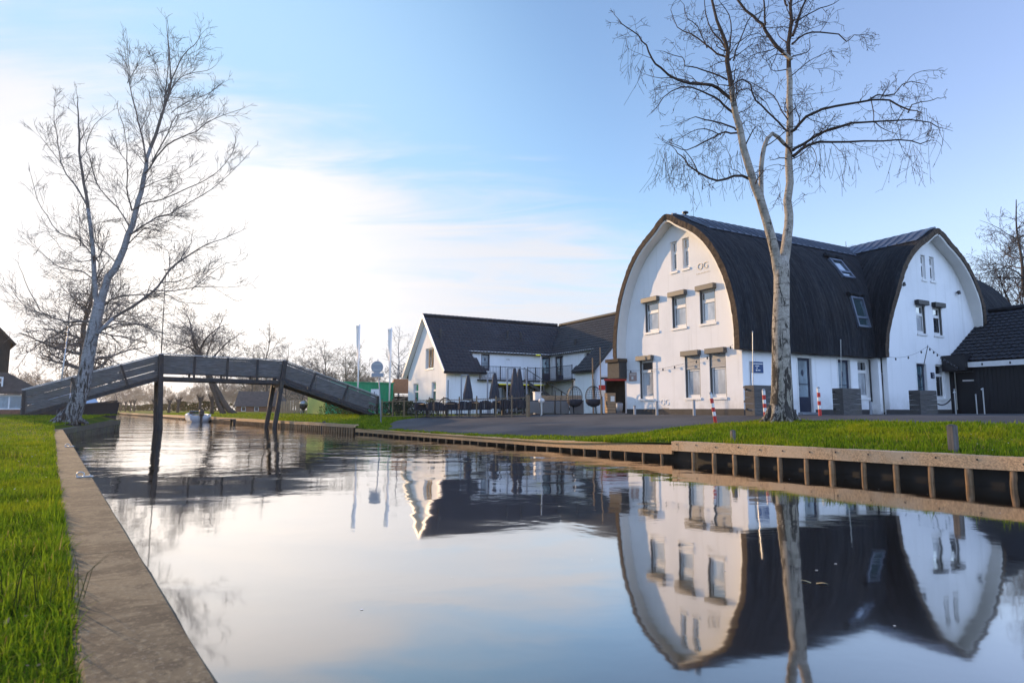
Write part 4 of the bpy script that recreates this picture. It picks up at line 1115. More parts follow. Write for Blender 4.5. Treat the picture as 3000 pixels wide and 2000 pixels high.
# ------------------------------------------------------------------ tiled roofs: real rows of pantiles
def tile_plane(mb, o, u, v, nu, nv, tu, tv, amp=.03, lift=.035, keep=None, seed=0):
    """o corner at the eave, u unit along the eave, v unit up the slope; nu x nv tiles of tu x tv"""
    nrm = u.cross(v).normalized()
    if nrm.z < 0: nrm = -nrm
    r = random.Random(seed); K = 4
    for j in range(nv):
        for i in range(nu):
            if keep and not keep((i + .5) * tu, (j + .5) * tv): continue
            oo = len(mb.v); jt = r.uniform(-.004, .004)
            for k in range(K + 1):
                a = (i + k / K) * tu; hgt = amp * (0.5 + .5 * math.cos(2 * math.pi * k / K))
                for b, l in ((j * tv - .02, lift), ((j + 1) * tv, 0.0)): mb.v.append(tuple(o + u * a + v * b + nrm * (hgt + l + jt)))
                mb.v.append(tuple(o + u * a + v * (j * tv - .02) + nrm * (hgt + jt)))
            for k in range(K):
                a = oo + k * 3; mb.f.append((a, a + 3, a + 4, a + 1)); mb.m.append(0); mb.f.append((a, a + 2, a + 5, a + 3)); mb.m.append(0)

def hotel():
    H = at(1306, 1213, 48.0); g0 = .85
    root = thing('hotel', 'long white building with anthracite tiled roof and upstairs balcony', 'building', (H.x, H.y, g0), TH)
    FG = Frame(root, (0, 0), (0, 1), (1, 0)); FG.flip = -1
    FSd = Frame(root, (0, 0), (1, 0), (0, 1)); FSd.flip = 1
    zb = .8; rect = lambda h: [(h[0], h[1]), (h[2], h[1]), (h[2], h[3]), (h[0], h[3])]
    W = 8.4; zr = 8.92; ze = 4.02
    # gable to the canal
    hu = (2.55, 4.45, 4.35, 6.12)
    w1 = FG.pix(1277, 1115), FG.pix(1264, 1180); w2 = FG.pix(1226, 1122), FG.pix(1211, 1180)
    h1 = (w1[0][0], 1.75, w1[1][0], 3.35); h2 = (w2[0][0], 1.75, w2[1][0], 3.35)
    mb = MB(); mb.plate(FG, [(0, zb), (0, 4.25), (W / 2, 8.75), (W, 4.25), (W, zb)], [rect(hu), rect(h1), rect(h2)], 0, .25)
    gw = mb.build('gable_wall', M_plaster, root)
    window(FG, root, hu[0], hu[2], hu[1], hu[3], 'gable window mirroring the low sun', None, False, True, M_glintglass)
    # upper window mullions
    mb = MB(); mb.fbox(FG, 3.12, 3.19, hu[1] + .08, hu[3] - .08, .09, .16); mb.fbox(FG, 3.75, 3.82, hu[1] + .08, hu[3] - .08, .09, .16); mb.build('mullion', M_litwood, root.children[-1])
    window(FG, root, h1[0], h1[2], h1[1], h1[3], None, .4, False, True, M_glass, M_glintglass)
    window(FG, root, h2[0], h2[2], h2[1], h2[3], None, .4, False, True, M_glass, M_glintglass)
    # bargeboards
    mb = MB()
    for sgn, y0 in ((1, -.50), (-1, W + .50)):
        a = Vector((-.40, y0, ze - .02 - g0)); b = Vector((-.40, W / 2, zr - .02 - g0)); mb.bar(a, b, .05, .26)
    mb.build('bargeboard', M_white, root)
    mb = MB()
    for y0 in (-.46, W + .46):
        mb.hexa([Vector((x, y, z + dz - g0)) for x in (-.37, -.005) for (y, z) in ((y0, ze), (W / 2, zr)) for dz in (-.16, -.13)])
    mb.build('verge_soffit', M_white, root)
    # roof planes in tiles
    sl = Vector((0, W / 2 + .5, zr - ze)); L = sl.length; v = sl.normalized(); u = Vector((1, 0, 0))
    tu, tv = .30, .34; x0 = -.42; nu = int((20.0) / tu); nv = int(L / tv)
    xr = 13.1
    cut0, cut1 = 2.45, 3.3                             # the low eave bay ends on a diagonal from cut1 (eave) to cut0 (dormer head)
    zup = 5.86; vup = (zup - ze) / (zr - ze) * L
    def keep(a, b):
        x = a + x0
        if x > xr - (L - b) * (W / 2 + .5) / L + .2: return False           # valley
        if b < vup and x > lerp(cut1, cut0, b / vup): return False
        return True
    mb = MB(); tile_plane(mb, Vector((x0, -.5, ze - g0)), u, v, nu, nv, tu, tv, keep=keep)
    roof = mb.build('roof', M_tiles, root, recalc=False)
    mb = MB()   # dark underlay of the same planes
    vlow = Vector((0, -.5, ze - g0)); 
    def on(x, b): return vlow + u * x + v * b - Vector((0, .0, .06))
    P0 = [on(-.38, 0), on(cut1, 0), on(cut0, vup), on(xr - (L - vup) * (W / 2 + .5) / L, vup), on(xr, L), on(-.38, L)]
    mb.add([tuple(p) for p in P0] + [tuple(p - Vector((0, 0, .1))) for p in P0], [tuple(range(6)), tuple(range(11, 5, -1))] + [(i, (i + 1) % 6, 6 + (i + 1) % 6, 6 + i) for i in range(6)])
    back = [Vector((-.38, W / 2, zr - .06 - g0)), Vector((17.5, W / 2, zr - .06 - g0)), Vector((17.5, W + .5, ze - .06 - g0)), Vector((-.38, W + .5, ze - .06 - g0))]
    mb.add([tuple(p) for p in back] + [tuple(p - Vector((0, 0, .1))) for p in back], [(0, 1, 2, 3), (7, 6, 5, 4)] + [(i, (i + 1) % 4, 4 + (i + 1) % 4, 4 + i) for i in range(4)])
    mb.build('roof_deck', M_dark, roof)
    mb = MB()
    for i in range(int((xr + .4) / .4)): mb.tube([(-.4 + .4 * i, W / 2, zr + .02 - g0), (-.4 + .4 * i + .41, W / 2, zr + .035 - g0)], [.11, .125], 8)
    mb.build('ridge_tiles', M_tiles, roof)
    # wing towards the camera: ridge along -y at x = xr
    yend = -7.3
    sl2 = Vector((W / 2 + .5, 0, zr - ze)); v2 = sl2.normalized(); u2 = Vector((0, -1, 0)); ys = W / 2
    yq0, yq1 = -5.15, -4.5
    def keep2(a, b):
        y = ys - a
        if y > W / 2 - (L - b) * (W / 2 + .5) / L - .1: return False
        if b < vup and y > lerp(yq1, yq0, b / vup): return False
        return True
    mb = MB(); tile_plane(mb, Vector((xr - W / 2 - .5, ys, ze - g0)), u2, v2, int((ys - yend) / tu), nv, tu, tv, keep=keep2, seed=3)
    roof2 = mb.build('roof', M_tiles, root, recalc=False)
    mb = MB(); w0 = Vector((xr - W / 2 - .5, 0, ze - g0))
    def on2(y, b): return w0 + Vector((0, y, 0)) + v2 * b - Vector((.0, 0, .06))
    P0 = [on2(yend, 0), on2(yq1, 0), on2(yq0, vup), on2(W / 2 - (L - vup) * (W / 2 + .5) / L, vup), on2(W / 2, L), on2(yend, L)]
    mb.add([tuple(p) for p in P0] + [tuple(p - Vector((0, 0, .1))) for p in P0], [tuple(range(6)), tuple(range(11, 5, -1))] + [(i, (i + 1) % 6, 6 + (i + 1) % 6, 6 + i) for i in range(6)])
    e0 = [Vector((xr, yend, zr - .06 - g0)), Vector((xr, W, zr - .06 - g0)), Vector((xr + 4.7, W, ze - .06 - g0)), Vector((xr + 4.7, yend, ze - .06 - g0))]
    mb.add([tuple(p) for p in e0] + [tuple(p - Vector((0, 0, .1))) for p in e0], [(0, 1, 2, 3), (7, 6, 5, 4)] + [(i, (i + 1) % 4, 4 + (i + 1) % 4, 4 + i) for i in range(4)])
    mb.build('roof_deck', M_dark, roof2)
    mb = MB(); mb.tube([(xr, W / 2, zr + .03 - g0), (xr, yend, zr + .03 - g0)], .12, 8); mb.build('ridge_tiles', M_tiles, roof2)
    # vents on the roof
    for px_, py_ in ((1291, 980), (1487, 985), (1526, 988)):
        w = FSd.pix(px_, py_, 2.2); p = Vector((w[0], 2.2, w[1] - g0)); mb = MB(); mb.tube([p - Vector((0, 0, .2)), p + Vector((0, 0, .35))], .09, 8); mb.lathe(p + Vector((0, 0, .3)), [(.13, 0), (.13, .12), (.05, .17)], 8); mb.build('roof_vent', M_black, roof)
    mb = MB(); p = Vector((xr - 2.3, -1.6, 6.5 - g0)); mb.tube([p - Vector((0, 0, .2)), p + Vector((0, 0, .4))], .09, 8); mb.lathe(p + Vector((0, 0, .35)), [(.13, 0), (.13, .12), (.05, .17)], 8); mb.build('roof_vent', M_black, roof2)
    # ground floor walls; recessed upper wall behind the balcony
    mb = MB()
    mb.plate(FSd, [(.25, zb), (4.4, zb), (4.4, 4.2), (.25, 4.2)], [], 0, .25)
    FB = Frame(root, (0, 1.45), (1, 0), (0, 1)); FB.flip = 1
    d1 = FB.pix(1410, 1030)[0], FB.pix(1435, 1030)[0]; d2 = FB.pix(1588, 1030)[0], FB.pix(1613, 1030)[0]
    mb.plate(FB, [(2.3, 3.5), (10.35, 3.5), (10.35, 5.93), (2.3, 5.93)], [rect((d1[0], 3.6, d1[1], 5.66)), rect((d2[0], 3.6, d2[1], 5.66))], 0, .2)
    FW = Frame(root, (8.75, 0), (0, -1), (1, 0)); FW.flip = 1
    FWu = Frame(root, (10.35, 1.45), (0, -1), (1, 0)); FWu.flip = 1
    d3 = FWu.pix(1625, 1040)[0], FWu.pix(1650, 1040)[0]; d4 = FWu.pix(1712, 1035)[0], FWu.pix(1728, 1035)[0]
    d3 = sorted(d3); d4 = sorted(d4)
    mb.plate(FWu, [(0, 3.5), (7.0, 3.5), (7.0, 5.93), (0, 5.93)], [rect((d3[0], 3.6, d3[1], 5.66)), rect((d4[0], 4.9, d4[1], 5.7))], 0, .2)
    mb.plate(FW, [(4.3, zb), (-yend - .3, zb), (-yend - .3, 4.2), (4.3, 4.2)], [], 0, .25)
    FWl = Frame(root, (9.6, 1.6), (0, -1), (1, 0)); mb.plate(FWl, [(0, zb), (6.1, zb), (6.1, 3.4), (0, 3.4)], [], 0, .2)
    wl = mb.build('wall', M_plaster, root)
    door(FB, root, d1[0], d1[1], 3.6, 5.66, glass=M_frost, casing=False, low=.45)
    door(FB, root, d2[0], d2[1], 3.6, 5.66, glass=M_tealglass, casing=False, low=.3)
    door(FWu, root, d3[0], d3[1], 3.6, 5.66, glass=M_glass, casing=False, emblem=False, low=.2)
    window(FWu, root, d4[0], d4[1], 4.9, 5.7, None, False, False, False)
    lettering(FB, wl, FB.pix(1488, 1053)[0], FB.pix(1488, 1053)[1], -.01, 'OG', .22, M_letter, .015)
    # shop front recess under the balcony
    FG2 = Frame(root, (0, 1.6), (1, 0), (0, 1))
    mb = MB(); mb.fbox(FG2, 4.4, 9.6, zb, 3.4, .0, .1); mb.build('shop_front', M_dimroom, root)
    mb = MB()
    for i in range(7):
        a = 4.5 + i * .62; mb.fbox(FG2, a, a + .06, zb, 3.0, -.05, -.002)
    mb.fbox(FG2, 4.4, 8.75, 3.0, 3.1, -.06, -.002); ff = mb.build('front_frames', M_greymetal, root)
    mb = MB(); mb.fbox(FG2, 4.5, 8.7, 1.0, 2.95, -.03, -.01); mb.build('pane', M_glass, ff)
    # balcony slab, fascia and rail
    mb = MB(); mb.fbox(FSd, 2.62, 10.4, 3.40, 3.52, -.35, 1.5); mb.fbox(FSd, 8.4, 10.4, 3.40, 3.52, -4.5, -.352); sl_ = mb.build('balcony_slab', M_black, root)
    mb = MB(); mb.fbox(FSd, 4.2, 8.75, 3.20, 3.395, -.30, -.2); mb.build('fascia', M_white, root)
    mb = MB()
    def rail(p, q):
        p, q = Vector(p), Vector(q); n = int((q - p).length / .13)
        for z in (.08, 1.02): mb.bar(p + Vector((0, 0, z)), q + Vector((0, 0, z)), .05, .04)
        for i in range(n + 1):
            a = p.lerp(q, i / n); mb.bar(a + Vector((0, 0, .08)), a + Vector((0, 0, 1.02)), .018, .018)
        for a in (p, q, p.lerp(q, .5)): mb.bar(a, a + Vector((0, 0, 1.08)), .05, .05)
    zz = 3.52 - g0; rail((2.7, -.3, zz), (6.3, -.3, zz)); rail((7.0, -.3, zz), (8.5, -.3, zz)); rail((8.5, -.3, zz), (8.5, -4.45, zz))
    mb.build('balcony_railing', M_black, root)
    # outside stair from the balcony
    mb = MB(); a = Vector((6.6, -.4, zz)); b = Vector((9.6, -2.6, .3))
    a2 = a + Vector((.55, .75, 0)); b2 = b + Vector((.55, .75, 0))
    for p, q in ((a, b), (a2, b2)):
        mb.bar(p, q, .06, .22); mb.bar(p + Vector((0, 0, 1.0)), q + Vector((0, 0, 1.0)), .06, .06)
        for i in range(6): s = p.lerp(q, i / 5); mb.bar(s, s + Vector((0, 0, 1.0)), .03, .03)
    for i in range(12): s = a.lerp(b, (i + .5) / 12); e = a2.lerp(b2, (i + .5) / 12); mb.bar(s, e, .25, .04)
    mb.build('outside_stair', M_black, root)
    # lamps under the balcony
    for sa, sb in ((4.5, 5.9), (6.6, 8.6)): mb = MB(); mb.fbox(FSd, sa, sb, 3.14, 3.19, -.19, -.05); mb.build('strip_lamp', M_led, root)
    mb = MB(); mb.box((xr - 4.3, 1.0, 5.74 - g0), (.30, .30, .05)); mb.build('strip_lamp', M_led, root)
    for da in (.15, 4.3, 8.7): mb = MB(); mb.tube([FSd(da, 3.4, -.06), FSd(da, 1.0, -.06)], .045, 8); mb.build('downpipe', M_greymetal, root)
    # gable of the wing facing the camera
    FE = Frame(root, (xr, yend + .3), (1, 0), (0, 1)); FE.flip = 1
    mb = MB(); mb.plate(FE, [(-4.35, zb), (-4.35, 4.15), (0, 8.72), (4.35, 4.15), (4.35, zb)], [], 0, .25); mb.build('gable_wall', M_plaster, root)
    mb = MB()
    for sg in (1, -1): mb.bar(Vector((xr + sg * 4.7, yend + .0, ze - .05 - g0)), Vector((xr, yend + .0, zr - .05 - g0)), .05, .22)
    mb.build('bargeboard', M_black, root)
    # eave boards
    mb = MB(); mb.fbox(FSd, 2.5, 10.1, 5.72, 5.86, 1.18, 1.24); mb.hexa([Vector((x, y, z - g0)) for x in (10.09, 10.15) for y in (1.1, -5.1) for z in (5.72, 5.86)]); mb.fbox(FSd, -.2, 3.3, 3.86, 3.98, -.46, -.40); mb.build('eave_board', M_white, root)
    return root, FG, FSd
HOTEL, FHG, FHS = hotel()

def black_shed():
    o = F2.world(5.1, 0, 0); g0 = .92
    root = thing('shed', 'low black boarded shed with black pantiled roof at the house corner', 'shed', (o.x, o.y, g0), TH)
    # local: y towards -: wall runs along -y, faces -x
    Fw = Frame(root, (.25, 0), (0, -1), (1, 0)); Fw.flip = 1
    mb = MB(); Lw = 11.0; zb = .85
    hd = (.22, .98, .92, 2.95)
    mb.plate(Fw, [(.0, zb), (Lw, zb), (Lw, 3.3), (.0, 3.3)], [[(.15, .98), (1.05, .98), (1.05, 2.95), (.15, 2.95)]], 0, .15)
    for i in range(int(Lw / .17)): mb.fbox(Fw, 1.12 + i * .17, 1.12 + i * .17 + .012, zb, 3.28, -.012, -.001)
    w = mb.build('wall', M_dark, root)
    mb = MB(); mb.fbox(Fw, .15, 1.05, .98, 2.95, .25, .3); d = mb.build('door', M_dark, root)
    mb = MB(); mb.fbox(Fw, .45, .95, 2.50, 2.57, .235, .248); mb.build('name_strip', M_white, d)
    mb = MB(); mb.hexa([Vector((x, y, z - g0)) for x in (-.35, .6) for y in (.0 - .002, -1.0) for z in (2.98, 3.72)]); mb.build('porch_box', M_dark, root)
    # roof
    ze, zr, xe, xrr = 3.42, 6.25, -.02, 4.55
    sl = Vector((xrr - xe, 0, zr - ze)); L = sl.length
    mb = MB(); tile_plane(mb, Vector((xe, -.02, ze - g0)), Vector((0, -1, 0)), sl.normalized(), int(Lw / .27), int(L / .34), .27, .34, amp=.045, lift=.045, seed=5)
    rf = mb.build('roof', M_tilesnear, root, recalc=False)
    mb = MB(); mb.tube([(xrr, 0, zr + .05 - g0), (xrr, -Lw, zr + .05 - g0)], .13, 8); mb.build('ridge_tiles', M_tilesnear, rf)
    mb = MB(); P0 = [Vector((xe, -.02, ze - .04 - g0)), Vector((xe, -Lw, ze - .04 - g0)), Vector((xrr, -Lw, zr - .04 - g0)), Vector((xrr, -.02, zr - .04 - g0))]
    mb.add([tuple(p) for p in P0] + [tuple(p - Vector((0, 0, .12))) for p in P0], [(0, 1, 2, 3), (7, 6, 5, 4)] + [(i, (i + 1) % 4, 4 + (i + 1) % 4, 4 + i) for i in range(4)])
    P0 = [Vector((xrr, -.02, zr - .04 - g0)), Vector((xrr, -Lw, zr - .04 - g0)), Vector((xrr + 4.6, -Lw, ze - .04 - g0)), Vector((xrr + 4.6, -.02, ze - .04 - g0))]
    mb.add([tuple(p) for p in P0] + [tuple(p - Vector((0, 0, .12))) for p in P0], [(0, 1, 2, 3), (7, 6, 5, 4)] + [(i, (i + 1) % 4, 4 + (i + 1) % 4, 4 + i) for i in range(4)])
    mb.build('roof_deck', M_dark, rf)
    mb = MB(); mb.hexa([Vector((x, y, z - g0)) for x in (-.10, -.03) for y in (-1.003, -Lw) for z in (3.12, 3.36)]); fa = mb.build('fascia', M_white, root)
    for i in range(8): y = -1.6 - i * 1.1; mb = MB(); mb.lathe((-.11, y, 3.24 - g0), [(.03, -.05), (.035, 0), (.02, .05)], 8); mb.build('bulb', M_bulb, fa)
    return root
SHED = black_shed()
# ------------------------------------------------------------------ footbridge
def footbridge():
    A = Vector((-25.5, 33.0, 0)); ang = math.atan2(N_.y, N_.x)
    root = thing('footbridge', 'weathered timber footbridge with plank sides rising over the canal', 'footbridge', (A.x, A.y, .6), ang)
    g0 = .6; Wd = 1.7                                     # local x across the canal, y away from the camera
    top = [(-.05, 2.17), (6.2, 4.36), (13.2, 4.30), (19.75, 2.10)]
    def side(y, out, near):
        # planks in the three spans
        r = random.Random(int(y * 10) + 3)
        for k in range(3):
            (x0, z0), (x1, z1) = top[k], top[k + 1]
            sub = [0, .32, .66, 1] if k != 1 else [0, .26, .52, .77, 1]
            if k == 0: sub = [0, .335, .69, 1]
            d = Vector((x1 - x0, 0, z1 - z0)); up = Vector((0, 0, 1))
            # drops of the plank tops below the rail, and heights
            rows = [(.04, .44), (.50, .41), (.93, .33)] if k != 1 else [(.04, .15), (.205, .405), (.635, .44)]
            if k == 0: rows = [(.04, .37), (.45, .40), (.90, .38)]
            if k == 2: rows = [(.04, .15), (.225, .46), (.69, .44)]
            for (dz, hh) in rows:
                for a, b in zip(sub, sub[1:]):
                    if k != 1 and False: continue
                    jz = r.uniform(-.02, .012); jh = r.uniform(-.012, .0)
                    p = Vector((x0, y, z0 - g0)) + d * (a + .003); q = Vector((x0, y, z0 - g0)) + d * (b - .003)
                    th = .035; o = Vector((0, out * .02, 0))
                    mb = MB()
                    P = []
                    for e, ww in ((p, jz), (q, jz + r.uniform(-.012, .012))):
                        for yy in (-th / 2, th / 2):
                            for zz in (-(dz + hh + jh) + ww, -dz + ww): P.append(e + o + Vector((0, yy, zz)))
                    mb.hexa(P); mb.build('plank', M_bridgewood, root)
            # cap rail
            mb = MB(); mb.bar(Vector((x0, y, z0 - g0 + .02)), Vector((x1, y, z1 - g0 + .02)), .17, .045); mb.build('cap_rail', M_cap, root)
            # beam under the planks
            mb = MB(); mb.bar(Vector((x0, y, z0 - 1.42 - g0)), Vector((x1, y, z1 - 1.42 - g0)), .12, .20); mb.build('beam', M_bridgedark, root)
            # rail posts on the outside
            for a in sub[1:-1]:
                p = Vector((x0, y + out * .075, z0 - g0)) + d * a; n = Vector((-d.z, 0, d.x)).normalized()
                mb = MB(); mb.bar(p + n * -.02, p - n * 1.40, .075, .11, up=Vector((1, 0, 0))); mb.build('rail_post', M_bridgedark, root)
        # end posts
        mb = MB(); mb.bar(Vector((.06, y + out * .07, 2.14 - g0)), Vector((.10, y + out * .07, .70 - g0)), .10, .14, up=Vector((1, 0, 0))); mb.build('end_post', M_bridgedark, root); mb = MB(); mb.bar(Vector((19.68, y + out * .07, 2.10 - g0)), Vector((19.64, y + out * .07, .66 - g0)), .12, .14, up=Vector((1, 0, 0))); mb.build('end_post', M_bridgedark, root)
        # piers: left ones upright, right ones raking
        for (xt, zt, xb) in ((6.22, 4.34, 6.42), (13.25, 4.28, 12.62)):
            mb = MB(); yo = y + out * .14
            mb.tube([(xb, yo, -.7 - g0), (lerp(xb, xt, .5), yo, 1.4 - g0)], [.15, .145], 10)
            mb.bar(Vector((lerp(xb, xt, .42), yo, 1.2 - g0)), Vector((xt, yo, zt - g0)), .24, .25, up=Vector((1, 0, 0)))
            mb.build('pier', M_bridgedark, root)
    side(0, -1, True); side(Wd, 1, False)
    # deck
    mb = MB()
    for k in range(3):
        (x0, z0), (x1, z1) = top[k], top[k + 1]; n = int(math.hypot(x1 - x0, z1 - z0) / .16)
        for i in range(n):
            f = (i + .5) / n; c = Vector((lerp(x0, x1, f), Wd / 2, lerp(z0, z1, f) - 1.30 - g0)); s = math.atan2(z1 - z0, x1 - x0)
            mb.box(c, (.145, Wd - .14, .035), Matrix.Rotation(-s, 3, 'Y'))
    mb.build('deck', M_bridgewood, root)
    # cross heads, short landing posts
    for x, z in ((6.25, 2.80), (13.1, 2.74)): mb = MB(); mb.bar(Vector((x, -.1, z - g0)), Vector((x, Wd + .1, z - g0)), .22, .22); mb.build('cross_head', M_bridgedark, root)
    for y in (.05, Wd - .05): mb = MB(); mb.bar(Vector((2.05, y, 1.25 - g0)), Vector((2.05, y, .3 - g0)), .30, .26, up=Vector((1, 0, 0))); mb.build('landing_post', M_bridgedark, root)
    return root
BRIDGE = footbridge()
def slim_mast(p, top, r0, r1, label, name='mast', cat='mast', m=None, cross=False):
    t = thing(name, label, cat, p)
    q = Vector(top) - Vector(p); mb = MB(); mb.tube([(0, 0, 0), q * .5, q], [r0, lerp(r0, r1, .5), r1], 8); mb.build('pole', m or M_greymetal, t, smooth=True)
    mb = MB()
    if cross: mb.bar(q + Vector((-.12, 0, .0)), q + Vector((.12, 0, .0)), .05, .06)
    else: mb.lathe(q, [(r1 * 1.3, 0), (r1 * 1.6, .05), (.01, .10)], 8)
    mb.build('head', m or M_greymetal, t)
b0 = Vector((-20.38, 36.55, 0)); b0.z = 4.42
slim_mast(b0, at(486, 790, 36.7), .03, .018, 'thin leaning grey rod standing on the left bridge pier', 'signal_rod', 'rod', M_bark, True)
pb = at(170, 1170, 44); pb.z = .8
slim_mast(pb, at(201, 955, 44), .055, .03, 'pale leaning mast rising behind the left ramp of the bridge', 'mast', 'mast', M_steel)

# ------------------------------------------------------------------ boats
def hull_mesh(L, B, H, sheer=.25, n=14, stern=.75, draft=.25):
    mb = MB(); K = 9
    for i in range(n + 1):
        f = i / n; w = B / 2 * (stern + (1 - stern) * min(1, f * 3)) * (1 - max(0, (f - .45) / .55) ** 2.2)
        hz = H + sheer * f ** 2; x = L * f
        for k in range(K):
            t = -1 + 2 * k / (K - 1); a = abs(t); s = math.copysign(1, t) if t else 0
            z = -draft + (hz + draft) * a ** 2.0; y = s * w * min(1, (a * 1.25) ** .7) if a else 0
            mb.v.append((x + (.25 * (z / H) * f ** 6), y, z))
    for i in range(n):
        for k in range(K - 1): a = i * K + k; mb.f.append((a, a + 1, a + K + 1, a + K)); mb.m.append(0)
    mb.f.append(tuple(range(K))); mb.m.append(0)
    return mb
def dark_boat():
    p = at(262, 1215, 46); yaw = math.atan2(-.35, .94)
    root = thing('motor_cruiser', 'dark hulled boat with pale blue tented cover moored under the bridge', 'boat', (p.x - 5.3, p.y + 1.9, 0), yaw)
    root.scale = (1.15, 1.15, 1.25); mb = hull_mesh(7.2, 2.4, .95, .42); mb.build('hull', M_hull, root, smooth=True)
    for s in (-1, 1):
        mb = MB(); mb.tube([(x, s * y, z) for x, y, z in ((0, .92, .97), (1.8, 1.2, 1.0), (3.6, 1.16, 1.06), (5.4, .86, 1.2), (6.6, .38, 1.33), (7.3, 0.02, 1.42))], .045, 6)
        mb.build('rubbing_strake', M_bark, root, smooth=True)
    mb = MB(); xs = [.5, 1.0, 2.6, 4.2, 4.8]; zz = [1.0, 1.75, 1.95, 1.8, 1.12]
    rows = [[(x, y, z if abs(y) < .9 else 1.02) for y in (-1.0, -.78, 0, .78, 1.0)] for x, z in zip(xs, zz)]
    for r in rows: mb.v += [(x, y, z if abs(y) < .5 else (z - .12 if abs(y) < .9 else z)) for x, y, z in r]
    for i in range(4):
        for k in range(4): a = i * 5 + k; mb.f.append((a, a + 1, a + 6, a + 5)); mb.m.append(0)
    mb.build('cover', M_tarp, root)
    for s in (-1, 1): mb = MB(); mb.hexa([Vector((x, s * yy, z)) for x in (1.2, 4.1) for yy in (.93, .96) for z in (1.15, 1.5)]); mb.build('cabin_window', M_glass, root)
dark_boat()
def small_boat():
    p = at(577, 1232, 61)
    root = thing('dinghy', 'small white motorboat seen from astern with dark outboard engine', 'boat', (p.x + .35, p.y, 0), math.atan2(.80, -.60))
    hull_mesh(4.4, 2.0, .62, .25, stern=.9).build('hull', M_gel, root, smooth=True)
    mb = MB(); mb.box((2.4, 0, .85), (.08, 1.2, .35)); mb.box((2.2, 0, .66), (.8, .9, .2)); mb.build('windscreen', M_glass, root, bevel=.03)
    for s in (-1, 1): mb = MB(); mb.tube([(.05, s * .88, .66), (1.6, s * .98, .68), (3.2, s * .66, .78), (4.35, 0, .92)], .05, 6); mb.build('gunwale', M_gel, root, smooth=True)
    e = MB(); e.box((-.25, 0, .85), (.42, .42, .62)); ob = e.build('outboard_engine', M_dark, root, bevel=.12)
    e = MB(); e.box((-.25, 0, .2), (.22, .18, .9)); e.box((-.2, 0, -.2), (.5, .05, .2)); e.build('shaft', M_dark, ob, bevel=.02)
small_boat()
def jetty():
    p0 = bank(50.0, -.9, 0); ang = math.atan2(E_.y, E_.x)
    t = thing('jetty', 'small dark timber landing stage below the right bank', 'jetty', (p0.x, p0.y, 0), ang)
    mb = MB()
    for i in range(6): mb.box((-.55 + i * .22, .25, .42), (.2, 1.2, .05))
    mb.build('deck', M_bridgewood, t)
    mb = MB(); mb.box((0, -.34, .30), (1.3, .06, .22)); mb.box((0, -.30, .08), (1.28, .05, .24)); mb.build('fascia_board', M_bridgedark, t)
    for x in (-.55, .55):
        mb = MB(); mb.tube([(x, -.25, -.5), (x, -.25, .40)], .07, 8); mb.build('leg', M_bridgedark, t)
jetty()
def dolphin_post():
    p = on_z(949, 1262, 0); 
    t = thing('mooring_pile', 'stout black mooring pile with pointed head in the water', 'mooring pile', (p.x, p.y, 0))
    mb = MB(); mb.tube([(0, 0, -.6), (0, 0, .30), (0, 0, .40)], [.20, .19, .15], 10); mb.build('pile', M_bridgedark, t, smooth=False)
    mb = MB(); mb.lathe((0, 0, .402), [(.15, 0), (.09, .10), (.02, .14)], 10); mb.build('cap', M_dark, t)
dolphin_post()

